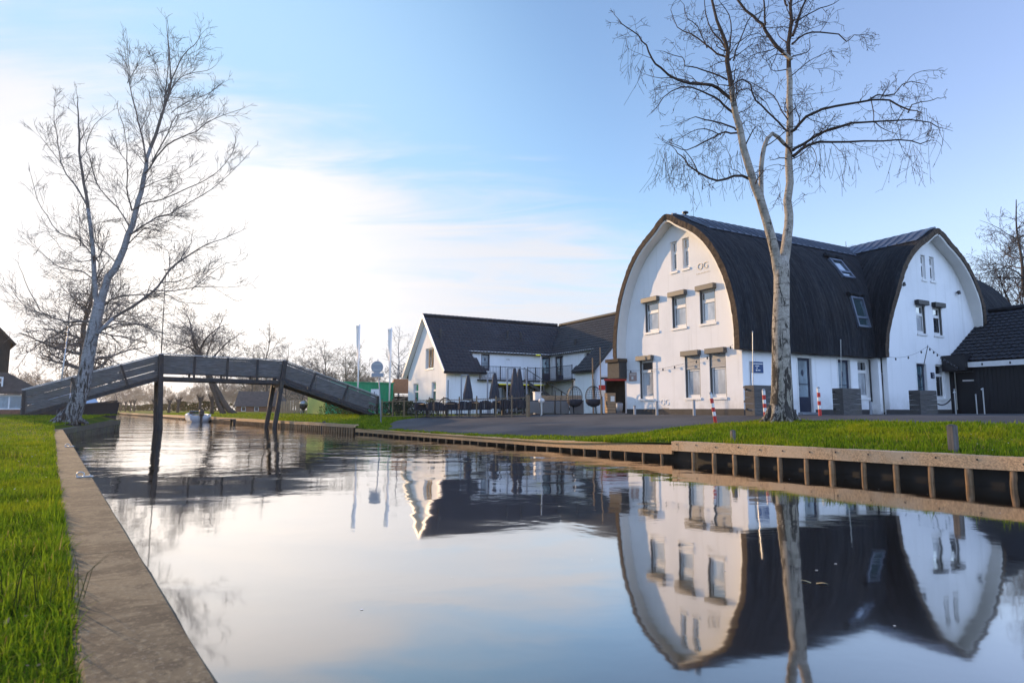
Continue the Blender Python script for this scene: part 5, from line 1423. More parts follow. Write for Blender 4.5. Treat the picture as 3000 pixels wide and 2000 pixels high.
# ------------------------------------------------------------------ left barn
def barn():
    o = at(52, 1205, 47); o.z = .75; base = .75
    root = thing('barn', 'dark boarded barn with steep brown roof behind the left bridge ramp', 'barn', (o.x, o.y, base), R(42))
    # local x to the right; main block to the left of x=0
    mb = MB(); mb.hexa([Vector((x, y, z)) for x in (-6, -.65) for y in (1.6, 9) for z in (2.9, 5.6)]); 
    mb.add([(-6, 1.6, 5.6), (-.65, 1.6, 5.6), (-3.6, 1.6, 9.0), (-6, 1.6, 9.0), (-6, 9, 5.6), (-.65, 9, 5.6), (-3.6, 9, 9.0), (-6, 9, 9.0)], [(0, 1, 2, 3), (7, 6, 5, 4), (0, 4, 5, 1), (1, 5, 6, 2), (2, 6, 7, 3), (0, 3, 7, 4)])
    for i in range(18): x = -.75 - i * .3; mb.box((x, 1.585, 4.6), (.03, .03, 3.4))
    mb.build('upper_wall', M_barnwood, root)
    mb = MB(); mb.add([(-.30, 1.3, 5.35), (-3.75, 1.3, 9.25), (-3.75, 9.3, 9.25), (-.30, 9.3, 5.35), (-.42, 1.3, 5.25), (-3.87, 1.3, 9.10), (-3.87, 9.3, 9.10), (-.42, 9.3, 5.25)], [(0, 1, 2, 3), (7, 6, 5, 4), (0, 4, 5, 1), (1, 5, 6, 2), (2, 6, 7, 3), (3, 7, 4, 0)]); mb.build('roof', M_barnwood, root)
    # lean-to with brown sloping roof
    mb = MB(); mb.add([(-7, .6, 1.75), (1.55, .6, 1.75), (-.9, 1.7, 3.35), (-7, 1.7, 3.35), (-7, .6, 1.55), (1.55, .6, 1.55), (-.9, 1.7, 3.0), (-7, 1.7, 3.0)], [(0, 1, 2, 3), (7, 6, 5, 4), (0, 4, 5, 1), (1, 5, 6, 2), (2, 6, 7, 3), (0, 3, 7, 4)])
    mb.add([(1.55, .6, 1.75), (-.9, 1.7, 3.35), (-.9, 9, 3.35), (1.55, 9, 1.75), (1.5, .6, 1.55), (-.9, 1.7, 3.0), (-.9, 9, 3.0), (1.5, 9, 1.55)], [(0, 1, 2, 3), (7, 6, 5, 4), (0, 4, 5, 1), (1, 5, 6, 2), (2, 6, 7, 3), (3, 7, 4, 0)])
    mb.build('lean_to_roof', M_far_roof, root)
    mb = MB(); mb.hexa([Vector((x, y, z)) for x in (-6.9, .6) for y in (.9, 8.8) for z in (-.2, .42)]); mb.build('plinth', M_brick, root)
    mb = MB(); mb.hexa([Vector((x, y, z)) for x in (-6.9, .55) for y in (1.0, 8.7) for z in (.42, 1.53)]); mb.build('glazing', M_frost, root)
    mb = MB()
    for i in range(8): mb.box((.5 - i * 1.0, .96, .98), (.09, .07, 1.12))
    mb.box((-3.2, .955, 1.46), (7.3, .09, .12)); mb.box((-3.2, .955, .46), (7.3, .09, .1)); mb.build('glazing_frame', M_white, root)
    # small window in the lean-to roof
    w = MB(); c = Vector((-1.35, .92, 2.42))
    for dx in (-.36, .36): w.box(c + Vector((dx, 0, 0)), (.1, .14, .8))
    for dz in (-.36, .36): w.box(c + Vector((0, 0, dz)), (.62, .14, .1))
    w.box(c, (.05, .1, .62)); w.box(c, (.62, .1, .05)); wo = w.build('window', M_white, root)
    w = MB(); w.box(c + Vector((0, .09, 0)), (.66, .05, .66)); w.build('pane', M_glass, wo)
barn()

# ------------------------------------------------------------------ far buildings beyond the bridge
def farmhouse():
    p = gp(748, 100); 
    root = thing('farmhouse', 'distant brick farmhouse with big hipped reed roof among bare trees', 'farmhouse', p, R(12)); root.scale = (.8, .8, .75)
    mb = MB(); mb.hexa([Vector((x, y, z)) for x in (-3.6, 5.2) for y in (0, 7) for z in (-.2, 1.3)])
    mb.add([(-3.6, 0, 1.3), (-3.6, 7, 1.3), (-3.6, 3.5, 4.2)], [(0, 1, 2)])
    mb.build('wall', M_brick, root)
    mb = MB(); mb.add([(-3.9, -.5, 1.1), (5.6, -.5, 1.1), (4.0, 3.5, 4.3), (-3.9, 3.5, 4.4), (-3.9, 7.5, 1.1), (5.6, 7.5, 1.1)], [(0, 1, 2, 3), (3, 2, 5, 4), (1, 5, 2)]); mb.build('roof', M_far_roof, root, recalc=False)
    for x in (-2.2, .2, 2.6):
        w = MB(); w.box((x, -.03, .6), (.8, .05, .9)); wo = w.build('window', M_white, root); w = MB(); w.box((x, -.065, .6), (.62, .02, .72)); w.build('pane', M_glass, wo)
    mb = MB(); mb.box((3.0, 3.5, 4.5), (.5, .5, .8)); mb.build('chimney', M_brick, root)
farmhouse()
def striped_container():
    o = gp(954, 55); 
    root = thing('container', 'green metal storage container with yellow striped end wall', 'container', o, TH)
    Hh = 2.75
    mb = MB(); mb.hexa([Vector((x, y, z)) for x in (.0, 6.0) for y in (.06, 7.6) for z in (-.1, Hh)])
    for i in range(20): x = .15 + i * .3; mb.box((x, .04, Hh / 2), (.12, .05, Hh - .2))
    for x in (.05, 5.95): mb.box((x, .03, Hh / 2), (.14, .1, Hh))
    mb.build('body', M_green, root)
    mb = MB()
    for i in range(26): y = .18 + i * .29; mb.box((-.04, y, Hh / 2 - .05), (.06, .14, Hh))
    mb.build('striped_boards', M_yellow, root)
    mb = MB(); mb.hexa([Vector((x, y, z)) for x in (-.15, 6.1) for y in (-.05, 7.7) for z in (Hh + .003, Hh + .09)]); mb.build('roof_edge', M_green, root)
striped_container()
def wood_store():
    o = gp(1184, 60)
    root = thing('log_store', 'open log store with orange tiled roof beside the white hotel gable', 'log store', o, TH); root.scale = (.8, .8, .85)
    for x, y in ((-1.3, 0), (1.3, 0), (-1.3, 1.4), (1.3, 1.4)):
        mb = MB(); mb.box((x, y, 1.3), (.12, .12, 2.6)); mb.build('post', M_litwood, root)
    mb = MB(); mb.add([(-1.7, -.3, 2.2), (1.7, -.3, 2.2), (1.7, .7, 3.8), (-1.1, .7, 3.8), (-1.7, 1.8, 2.2), (1.7, 1.8, 2.2)], [(0, 1, 2, 3), (3, 2, 5, 4), (0, 3, 4), (1, 5, 2), (0, 4, 5, 1)]); mb.build('roof', M_orange, root)
    for z in (.25, 1.15, 1.95):
        mb = MB(); mb.box((0, .7, z), (2.6, 1.4, .06)); mb.build('shelf', M_litwood, root)
    r = random.Random(3)
    for z in (.28, 1.18):
        mb = MB()
        for i in range(14):
            for j in range(4):
                x = -1.15 + i * .175 + r.uniform(-.02, .02); zz = z + .09 + j * .165
                if zz < z + .75: mb.tube([(x, .1, zz), (x, 1.3, zz)], .08 * r.uniform(.8, 1.1), 6)
        mb.build('log_pile', M_bark, root)
wood_store()

# ------------------------------------------------------------------ signs and poles by the bridge
def traffic_sign():
    p = gp(1117, 32.5); p.z -= .02
    t = thing('traffic_sign', 'round traffic sign seen from behind with small plate on leaning pole', 'traffic sign', p)
    top = at(1107, 1052, 32.5) - p; mb = MB(); mb.tube([(0, 0, -.2), top * .38, top], [.036, .034, .024], 8); mb.build('pole', M_greymetal, t, smooth=True)
    c = at(1105, 1075, 32.45) - p
    mb = MB(); mb.tube([c + Vector((0, .012, 0)), c - Vector((0, .012, 0))], .31, 32); mb.build('disc', M_greymetal, t)
    for z in (-.14, .14): mb = MB(); mb.box(c + Vector((0, -.03, z)), (.42, .025, .035)); mb.build('clamp_rail', M_steel, t)
    c = at(1106, 1098, 32.4) - p
    mb = MB(); mb.box(c, (.62, .02, .20)); mb.build('sub_plate', M_greymetal, t, bevel=.004)
traffic_sign()
def info_board():
    p = gp(1098, 46); t = thing('info_board', 'small white notice board behind the right bridge end', 'notice board', p)
    c = at(1099, 1152, 46) - p
    mb = MB(); mb.box(c, (.62, .03, .62)); b = mb.build('board', M_white, t)
    mb = MB(); mb.box(c + Vector((-.05, -.02, -.03)), (.05, .008, .3)); mb.box(c + Vector((.04, -.02, -.08)), (.16, .008, .06)); mb.build('symbol', M_navy, b)
    mb = MB(); mb.box((0, .06, c.z / 2), (.06, .06, c.z + .3)); mb.build('pole', M_greymetal, t)
info_board()
def furled_flag(u_top, v_top, u_bot, Y, label):
    p = gp(u_bot, Y); top = at(u_top, v_top, Y) - p
    t = thing('flagpole', label, 'flagpole', p, 0, 'flagpoles with furled banners')
    mb = MB(); mb.tube([(0, 0, -.2), top], [.07, .05], 8); mb.build('pole', M_white, t, smooth=True)
    mb = MB(); k = 14; off = Vector((-.17, 0, 0))
    for i in range(k + 1):
        f = lerp(.36, .985, i / k); w = lerp(.02, .26, (i / k) ** 1.2)
        q = top * f; mb.v += [tuple(q + Vector((-w - .03, .05 * math.sin(i * 1.1), 0))), tuple(q + Vector((-.03 - w * .5, .06 + .04 * math.cos(i * 1.7), 0))), tuple(q + Vector((-.045, 0.0, 0))), tuple(q + Vector((-.03 - w * .5, -.06, 0)))]
    for i in range(k):
        for j in range(4): mb.f.append((i * 4 + j, i * 4 + (j + 1) % 4, (i + 1) * 4 + (j + 1) % 4, (i + 1) * 4 + j)); mb.m.append(0)
    mb.f.append((0, 1, 2, 3)); mb.m.append(0); mb.f.append(tuple(k * 4 + j for j in range(4))); mb.m.append(0)
    mb.build('banner', M_soffit, t)
furled_flag(1054, 950, 1046, 50, 'tall white pole with furled banner left of the round sign')
furled_flag(1147, 960, 1139, 50, 'tall white pole with furled banner right of the round sign')

# ------------------------------------------------------------------ terrace
def terrace_fence():
    us = [1119, 1150, 1184, 1219, 1257.5, 1299.5, 1345.5, 1396.5, 1453, 1499.5, 1547]
    a = Vector((-6.25, 36.6, 0)); d = Vector((.77, -.64, 0)).normalized(); pts = []
    nrm = Vector((-d.y, d.x, 0))
    for u in us: q = on_plane(u, 1190, a, nrm); q.z = ground(q.x, q.y); pts.append(q)
    root = thing('terrace_fence', 'black bar fence with posts in sunlit tan along the hotel terrace', 'fence', pts[5])
    b = Vector(root.location)
    for i, q in enumerate(pts):
        mb = MB(); w = .055 if i < len(pts) - 1 else .13
        mb.box(q - b + Vector((0, 0, .52)), (w, w, 1.10), Matrix.Rotation(math.atan2(d.y, d.x), 3, 'Z')); mb.build('post', M_fence, root)
        mb = MB(); mb.lathe(q - b + Vector((0, 0, 1.073)), [(w * .55, 0), (w * .6, .03), (.01, .06)], 8); mb.build('post_cap', M_black, root)
    for p, q in zip(pts, pts[1:]):
        for z in (.10, .95):
            mb = MB(); mb.bar(p - b + d * .035 + Vector((0, 0, z)), q - b - d * .035 + Vector((0, 0, z)), .04, .035); mb.build('rail', M_fence, root)
        mb = MB(); n = int((q - p).length / .115)
        for i in range(1, n): e = p.lerp(q, i / n) - b; mb.bar(e + Vector((0, 0, .10)), e + Vector((0, 0, 1.0)), .013, .013)
        mb.build('bars', M_black, root)
    return pts
FENCE = terrace_fence()
def closed_parasol(u, vt, vb, Y, label, side=-1):
    p = gp(u, Y); t = thing('parasol', label, 'parasol', p, 0, 'closed terrace parasols')
    zt = at(u, vt, Y).z - p.z; zl = at(u, vb, Y).z - p.z
    r = random.Random(u); mb = MB(); n = 14; rows = 8
    for i in range(rows + 1):
        f = i / rows; rad = lerp(.07, .30, f ** .8) * (1 if f < .86 else .9)
        for k in range(n):
            a = 2 * math.pi * k / n; q = rad * (1 + (.28 if k % 2 else -.12) * f); mb.v.append((q * math.cos(a), q * math.sin(a), lerp(zt, zl, f) + (.06 * r.random() if i == rows else 0)))
    for i in range(rows):
        for k in range(n): mb.f.append((i * n + k, i * n + (k + 1) % n, (i + 1) * n + (k + 1) % n, (i + 1) * n + k)); mb.m.append(0)
    mb.f.append(tuple(range(n))); mb.m.append(0)
    mb.build('canopy', M_fabric, t)
    mb = MB(); x = side * .42
    mb.tube([(x, 0, 0), (x, 0, zt * .98)], .05, 8); mb.bar(Vector((x, 0, zt * .99)), Vector((0, 0, zt + .02)), .06, .06); mb.build('mast', M_greymetal, t)
    mb = MB(); mb.box((x, 0, .05), (.7, .7, .1)); mb.build('base', M_black, t, bevel=.01)
closed_parasol(1371, 1098, 1174, 38.5, 'closed charcoal parasol in front of the hotel corner wall')
closed_parasol(1449, 1092, 1170, 37.0, 'closed charcoal parasol under the left end of the balcony')
closed_parasol(1508, 1078, 1172, 35.5, 'closed charcoal parasol left of the outside stair', -1)
closed_parasol(1522, 1080, 1165, 37.5, 'closed charcoal parasol directly by the outside stair foot', 1)
def wicker_chair(loc, rz, label):
    t = thing('wicker_chair', label, 'chair', loc, rz, 'wicker chairs on the terrace')
    mb = MB(); mb.box((0, 0, .42), (.56, .56, .07)); mb.build('seat', M_cushion, t, bevel=.02)
    mb = MB()
    for i in range(9):
        a = math.pi * i / 8; x, y = .32 * math.cos(a), .30 * math.sin(a); mb.box((x, y, .56 + .08 * math.sin(a)), (.10, .10, .30 + .16 * math.sin(a)), Matrix.Rotation(a, 3, 'Z'))
    mb.build('backrest', M_cushion, t)
    for x in (-.24, .24):
        for y in (-.24, .24): mb = MB(); mb.tube([(x, y, 0), (x, y, .39)], .02, 6); mb.build('leg', M_black, t)
    return t
def terrace_table(loc, label):
    t = thing('terrace_table', label, 'table', loc, .6, 'terrace tables')
    mb = MB(); mb.box((0, 0, .74), (.8, .8, .04)); mb.build('tabletop', M_litwood, t, bevel=.005)
    mb = MB(); mb.box((0, 0, .37), (.10, .10, .70)); mb.build('pedestal', M_black, t)
    mb = MB(); mb.box((0, 0, .02), (.5, .5, .04)); mb.build('foot', M_black, t)
ch = [(1232, 35.6, .4, 'leftmost dark wicker chair behind the terrace fence'), (1268, 35.2, 3.4, 'dark wicker chair between the first two tables by the fence'), (1288, 34.4, 2.6, 'dark wicker chair just before the fence post below the gable corner'),
      (1325, 34.6, .2, 'dark wicker chair left of the first parasol'), (1362, 33.8, 3.0, 'dark wicker chair under the first parasol'), (1392, 34.0, .5, 'dark wicker chair between the first and second parasols'),
      (1420, 33.0, 3.3, 'dark wicker chair beside the second parasol table'), (1462, 33.2, .1, 'dark wicker chair right of the second parasol'), (1484, 32.4, 2.9, 'dark wicker chair below the double parasols'), (1525, 32.6, .3, 'rightmost dark wicker chair near the fence end')]
base_ch = None
for i, (u, Y, rz, lb) in enumerate(ch):
    p = gp(u, Y)
    if base_ch is None: base_ch = wicker_chair(p, rz, lb)
    else: dup(base_ch, p, rz, lb)
for u, Y, lb in ((1250, 35.8, 'leftmost pale topped terrace table'), (1308, 35.0, 'pale topped table in front of the arched planter'), (1408, 34.2, 'pale topped table between two closed parasols'), (1472, 33.6, 'pale topped table near the fence end')): terrace_table(gp(u, Y), lb)
def lounge_sofa():
    p = gp(1640, 33.0); t = thing('lounge_sofa', 'long grey wicker lounge bench with lit wooden back boards', 'sofa', p, -.10)
    mb = MB()
    for i, x in enumerate((-1.35, -.62, .12, .88)): mb.box((x, 0, .36), (.71, .8, .62))
    mb.build('base', M_wicker, t, bevel=.02)
    mb = MB(); mb.box((-.2, .28, .70), (2.9, .3, .06)); mb.build('seat', M_cushion, t, bevel=.02)
    for i in range(3): mb = MB(); mb.box((.08, .42, .74 + i * .095), (2.1, .03, .085)); mb.build('back_board', M_litwood, t)
lounge_sofa()
def white_cabinet():
    p = gp(1574, 34.2); t = thing('serving_cabinet', 'narrow white cabinet standing at the left end of the lounge bench', 'cabinet', p, .3)
    mb = MB(); mb.box((0, 0, .58), (.36, .36, 1.16)); mb.build('body', M_white, t, bevel=.01)
    mb = MB(); mb.box((0, 0, 1.185), (.42, .42, .03)); mb.build('top', M_white, t)
white_cabinet()
def ball_lamp():
    p = gp(1587, 32.2); t = thing('ball_lamp', 'low pale globe lamp before the lounge bench', 'lamp', p)
    mb = MB(); mb.tube([(0, 0, 0), (0, 0, .62)], .05, 8); mb.build('stem', M_steel, t)
    mb = MB(); mb.lathe((0, 0, .60), [(.03, 0), (.12, .04), (.16, .13), (.12, .22), (.02, .27)], 16); mb.build('globe', M_white, t, smooth=True)
ball_lamp()
def egg_chair(u, Y, label, rz):
    p = gp(u, Y); t = thing('egg_chair', label, 'hanging chair', p, rz, 'hanging egg chairs'); t.scale = (.86, .86, .86)
    mb = MB(); mb.tube([(.05, .55, .03), (.0, .62, .9), (-.05, .5, 1.7), (-.05, .2, 2.0), (-.05, 0, 1.98)], .028, 8); mb.tube([(.55 * math.cos(a), .35 + .4 * math.sin(a), .03) for a in np.linspace(0, 2 * math.pi, 20)], .028, 6, cap=False); mb.build('stand', M_black, t, smooth=True)
    mb = MB(); mb.tube([(-.05, 0, 1.98), (-.05, 0, 1.62)], .01, 5); mb.build('chain', M_steel, t)
    # woven basket shell: open to the front (-y)
    mb = MB()
    for k in range(13):
        lon = lerp(-.15 * math.pi, 1.15 * math.pi, k / 12); mb.tube([(.46 * math.sin(la) * math.cos(lon) - .05, .46 * math.sin(la) * math.sin(lon), 1.02 - .60 * math.cos(la)) for la in np.linspace(.08, math.pi - .05, 14)], .012, 4)
    for la in np.linspace(.4, 2.7, 11): mb.tube([(.46 * math.sin(la) * math.cos(lon) - .05, .46 * math.sin(la) * math.sin(lon), 1.02 - .60 * math.cos(la)) for lon in np.linspace(-.15 * math.pi, 1.15 * math.pi, 14)], .010, 4)
    mb.build('basket', M_black, t)
    mb = MB(); mb.lathe((-.05, -.05, .44), [(.05, 0), (.30, .06), (.42, .2), (.46, .36), (.40, .42), (.1, .44)], 18); mb.build('cushion', M_cushion, t, smooth=True)
egg_chair(1686, 31.5, 'left hanging egg chair with dark basket and cushion', .15)
egg_chair(1742, 31.0, 'right hanging egg chair next to the wooden screen', -.2)
def thin_post(u, Y, h, w, label, m, name='light_pole', cat='pole', rz=0, bracket=False, group=None):
    p = gp(u, Y); t = thing(name, label, cat, p, rz, group)
    mb = MB(); mb.tube([(0, 0, -.1), (0, 0, h)], [w / 2, w / 2 * .85], 8); mb.build('shaft', m, t)
    mb = MB(); mb.lathe((0, 0, h), [(w * .55, 0), (w * .6, .03), (.01, .05)], 8); mb.build('cap', m, t)
    return t
thin_post(1627, 31.5, 1.15, .06, 'black fence post standing alone before the lounge bench', M_black, 'fence_post', 'post')
thin_post(1643, 31.8, .80, .05, 'shorter black post just right of the lone fence post', M_black, 'fence_post', 'post')
thin_post(1585, 31.0, 2.9, .045, 'thin steel light pole left of the lounge bench', M_steel)
thin_post(1761, 30.6, 3.2, .055, 'tall tan wooden pole with string light beside the screen', M_litwood)
thin_post(1738, 34.5, 3.0, .08, 'shorter pale wooden pole behind the egg chairs', M_litwood)
def wood_screen():
    p = gp(1788, 31.0); t = thing('wooden_screen', 'brown slatted wooden box with a pale notice at the entrance', 'screen', p, .2)
    mb = MB()
    for i in range(7): mb.box((0, 0, .14 + i * .14), (.42, .40, .125))
    mb.build('slats', M_litwood, t)
    mb = MB(); mb.box((.05, -.215, .76), (.20, .02, .26)); mb.build('notice', M_soffit, t)
wood_screen()
def red_sign():
    p = gp(1760, 33.0); t = thing('menu_sign', 'red and white notice board on a post by the entrance', 'sign', p, .1)
    c = at(1764, 1143, 33.0) - p
    mb = MB(); mb.box(c + Vector((0, 0, .14)), (.34, .03, .26)); mb.build('red_panel', M_red, t)
    mb = MB(); mb.box(c + Vector((0, 0, -.16)), (.34, .03, .32)); mb.build('white_panel', M_white, t)
    mb = MB(); mb.box((c.x, .05, c.z / 2), (.05, .05, c.z)); mb.build('post', M_black, t)
red_sign()
def entrance_porch():
    p = gp(1811, 40.0); t = thing('entrance_porch', 'dark glazed entrance porch with red valance between hotel and thatched house', 'porch', p, -.15)
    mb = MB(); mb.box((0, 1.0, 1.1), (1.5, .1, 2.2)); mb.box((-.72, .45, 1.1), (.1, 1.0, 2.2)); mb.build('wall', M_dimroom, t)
    mb = MB(); mb.box((-.1, .4, 2.27), (2.0, 1.4, .12)); mb.build('roof', M_dark, t)
    mb = MB(); mb.box((-.1, -.33, 2.34), (2.0, .05, .12)); mb.build('fascia', M_white, t)
    mb = MB(); mb.box((-.1, -.28, 2.13), (1.5, .04, .14)); mb.build('valance', M_red, t)
    mb = MB(); mb.box((-.75, -.2, 1.1), (.10, .10, 2.2)); mb.build('post', M_navy, t)
    mb = MB(); mb.box((.52, -.1, 1.1), (.12, .3, 2.2)); mb.build('door_jamb', M_white, t)
entrance_porch()
def stool(u, Y, lb):
    p = gp(u, Y); t = thing('planter_tub', lb, 'tub', p)
    mb = MB(); mb.lathe((0, 0, 0), [(.16, 0), (.2, .3), (.21, .62), (.18, .63)], 14); mb.build('tub', M_greymetal, t, smooth=True)
    mb = MB(); mb.lathe((0, 0, .60), [(.17, 0), (.17, .06), (.02, .1)], 14); mb.build('soil', M_bark, t)
stool(1815, 38.5, 'grey metal tub standing in the porch doorway')
def arched_planter():
    p = gp(1304, 37.5); t = thing('round_window_planter', 'dark arched trellis with pale centre against the hotel wall', 'trellis', p, TH); t.scale = (.65, .65, .72)
    mb = MB(); mb.tube([(.62 * math.cos(a), 0, .85 + .62 * math.sin(a)) for a in np.linspace(0, math.pi, 16)], .05, 6); mb.tube([(-.62, 0, 0), (-.62, 0, .85)], .05, 6); mb.tube([(.62, 0, 0), (.62, 0, .85)], .05, 6); mb.build('arch', M_black, t)
    mb = MB()
    for x in (-.3, 0, .3): mb.bar(Vector((x, 0, .1)), Vector((x, 0, 1.42)), .03, .03)
    for z in (.4, .8, 1.1): mb.bar(Vector((-.6, .01, z)), Vector((.6, .01, z)), .03, .03)
    mb.build('lattice', M_fence, t)
arched_planter()

# ------------------------------------------------------------------ street furniture before the thatched house
def striped_bollard(u, v, Y, lean, label):
    p = gp(u, Y); t = thing('bollard', label, 'bollard', p, 0, 'red and white striped bollards')
    h = 1.0; top = Vector((lean, 0, h)); pos = lambda z: top * (z / h); r = .052
    bands = [(0, .235, 1), (.235, .365, 0), (.365, .50, 1), (.50, .63, 0), (.63, .78, 1), (.78, .915, 0)]
    mb = MB(); mb.tube([pos(-.1), pos(.915)], r - .002, 12); mb.build('post', M_white, t, smooth=False)
    for a, b, k in bands:
        mb = MB(); mb.tube([pos(a), pos(b)], r if k else r - .0008, 14); mb.build('red_band' if k else 'white_band', M_red if k else M_white, t)
    mb = MB(); mb.tube([pos(.915), pos(.955), pos(.985)], [r, r * .9, .012], 14); mb.build('cap', M_greymetal, t)
striped_bollard(2097, 1228, 20.0, -.14, 'strongly leaning striped bollard in front of the white gable')
striped_bollard(2243, 1225, 20.6, -.03, 'striped bollard between the first planter and the birch trunk')
striped_bollard(2403, 1223, 21.2, -.02, 'striped bollard to the right of the birch trunk')
def grey_post(p, h, label, m=None, w=.06):
    t = thing('kerb_post', label, 'post', p, .3, 'low grey posts along the house walls')
    mb = MB(); mb.box((0, 0, h / 2 - .05), (w * 1.6, w, h + .1)); mb.build('shaft', m or M_greymetal, t, bevel=.006)
    mb = MB(); mb.box((0, 0, h + .008), (w * 1.6 + .01, w + .01, .016)); mb.build('cap', M_dark, t)
for u, Y, h, lb in ((1925, 26.6, .58, 'low grey post left of the lower OG letters'), (2034, 25.0, .62, 'low grey post below the middle gable window'), (2552, 26.8, .56, 'low grey post beside the downpipe near the second gable')):
    grey_post(gp(u, Y), h, lb)
grey_post(gp(1860, 28.2), .40, 'lowest grey stub post by the far gable corner')
def planter(u0, u1, v0, v1, uc, Y, label, pole_top, pole_label):
    # corner uc is the near vertical edge; left face towards the canal, right face parallel to the side wall
    c = gp(uc, Y); t = thing('planter_box', label, 'planter', c, TH, 'timber planter boxes with light poles')
    q = Frame(t, (0, 0), (1, 0), (0, 1)).pix(u1, 1180)[0]; w = Frame(t, (0, 0), (0, 1), (1, 0)).pix(u0, 1180)[0]
    h = at(uc, v0, Y).z - c.z; n = 5
    for ya in (0, w - .04):
        mb = MB()
        for i in range(n):
            a, b = .02 + (h - .02) * i / n, .02 + (h - .02) * (i + 1) / n - .008
            mb.hexa([Vector((x, y, z)) for x in (0, q) for y in (ya, ya + .04) for z in (a, b)])
        mb.build('planks', M_planter, t)
    for xa in (0, q - .04):
        mb = MB()
        for i in range(n):
            a, b = .02 + (h - .02) * i / n, .02 + (h - .02) * (i + 1) / n - .008
            mb.hexa([Vector((x, y, z)) for x in (xa, xa + .04) for y in (.043, w - .043) for z in (a, b)])
        mb.build('end_planks', M_planter, t)
    mb = MB(); mb.hexa([Vector((x, y, z)) for x in (.05, q - .05) for y in (.05, w - .05) for z in (h - .12, h - .05)]); mb.build('soil', M_bark, t)
    for z in (.25, h - .15): mb = MB(); mb.box((-.04, w - .08, z), (.08, .06, .06)); mb.build('bracket', M_black, t)
    if pole_top:
        b = Vector((.10, .12, h - .1)); tp = at(*pole_top, Y) - c; tp = Matrix.Rotation(-TH, 3, 'Z') @ tp
        pw = t.matrix_basis @ b if False else Vector(c) + Matrix.Rotation(TH, 3, 'Z') @ b
        pt = thing('light_pole', pole_label, 'pole', pw, 0, 'light poles in the planters')
        top = Vector(c) + Matrix.Rotation(TH, 3, 'Z') @ tp - pw
        mb = MB(); mb.tube([(0, 0, 0), top], [.017, .014], 8); mb.build('shaft', M_steel if pole_top[0] < 2600 else M_black, pt)
        mb = MB(); mb.lathe(top, [(.02, 0), (.026, .03), (.006, .06)], 8); mb.build('tip', M_steel, pt)
        return pw + top
T1 = planter(2183, 2262, 1127, 1213, 2212, 23.0, 'grey timber planter with sunlit end beside the birch trunk', (2205, 974), 'slim steel pole in the planter near the birch')
T2 = planter(2440, 2524, 1136, 1213, 2473, 24.6, 'grey timber planter standing before the second navy door', (2463, 998), 'slim steel pole in the middle planter')
T3 = planter(2664, 2746, 1142, 1214, 2699, 25.6, 'dark timber planter under the second gable windows', (2718, 1014), 'slim dark pole carrying the string lights by the second gable')
def string_light(pts, sag, n, label):
    P = []
    root = thing('string_light', label, 'string light', pts[0], 0, 'festoon string lights')
    o = Vector(pts[0]); mb = MB()
    for a, b in zip(pts, pts[1:]):
        a, b = Vector(a), Vector(b); k = 14
        c = [a.lerp(b, i / k) - Vector((0, 0, 4 * sag * (i / k) * (1 - i / k))) - o for i in range(k + 1)]; mb.tube(c, .006, 4)
        m = max(2, int((b - a).length / .62))
        for i in range(m): f = (i + .5) / m; q = a.lerp(b, f) - Vector((0, 0, 4 * sag * f * (1 - f))) - o; bl = MB(); bl.lathe(q - Vector((0, 0, .12)), [(.015, 0), (.035, .03), (.035, .06), (.018, .11)], 6); bl.build('bulb', M_bulb, root)
    mb.build('cable', M_rope, root)
string_light([F2.world(-.1, 3.45, -.35), T3], .18, 6, 'string light from the thatch corner to the dark pole')
string_light([T3, F2.world(5.0, 3.15, -.6)], .05, 3, 'string light from the dark pole down to the black shed')
string_light([F1.world(.1, 3.75, -.15), F1.world(3.2, 3.1, -.12), F1.world(6.9, 3.05, -.12)], .10, 8, 'string light stretched low across the white canal gable')
def hose():
    a = F2.world(4.55, 2.0, -.25); b = F2.world(5.15, 2.02, -.4); c = thing('hose', 'dark hose sagging from planter to shed', 'hose', a)
    p0 = at(2748, 1183, 27.5); p1 = at(2786, 1168, 28.0); mb = MB()
    mb.tube([p0.lerp(p1, f) - Vector((0, 0, .16 * 4 * f * (1 - f) * .8)) - a for f in np.linspace(0, 1, 10)], .03, 7); mb.build('tube', M_rope, c, smooth=True)
hose()
def lamp_post(u, Y, h, label, arms):
    p = gp(u, Y); t = thing('handrail_post', label, 'post', p, TH, 'steel posts by the black shed')
    mb = MB(); mb.tube([(0, 0, 0), (0, 0, h)], .024, 8); mb.build('shaft', M_steel, t)
    mb = MB()
    for x, z in arms: mb.tube([(0, 0, z), (x, 0, z + .02)], .014, 6); mb.lathe((x, 0, z), [(.02, -.03), (.03, .0), (.02, .04)], 8)
    mb.lathe((0, 0, h), [(.03, 0), (.035, .03), (.01, .06)], 8); mb.build('fitting', M_steel, t)
    mb = MB(); mb.lathe((0, 0, 0), [(.09, 0), (.09, .012), (.03, .02)], 12); mb.build('foot', M_steel, t)
lamp_post(2801, 26.2, 1.0, 'steel post with side fittings at the dark shed door', [(-.07, .9), (.07, .9)])
lamp_post(2885, 25.4, 1.02, 'steel post with one bent arm in front of the black boards', [(-.1, 1.0)])
lamp_post(2863, 25.8, .78, 'short steel post between the two taller ones', [])
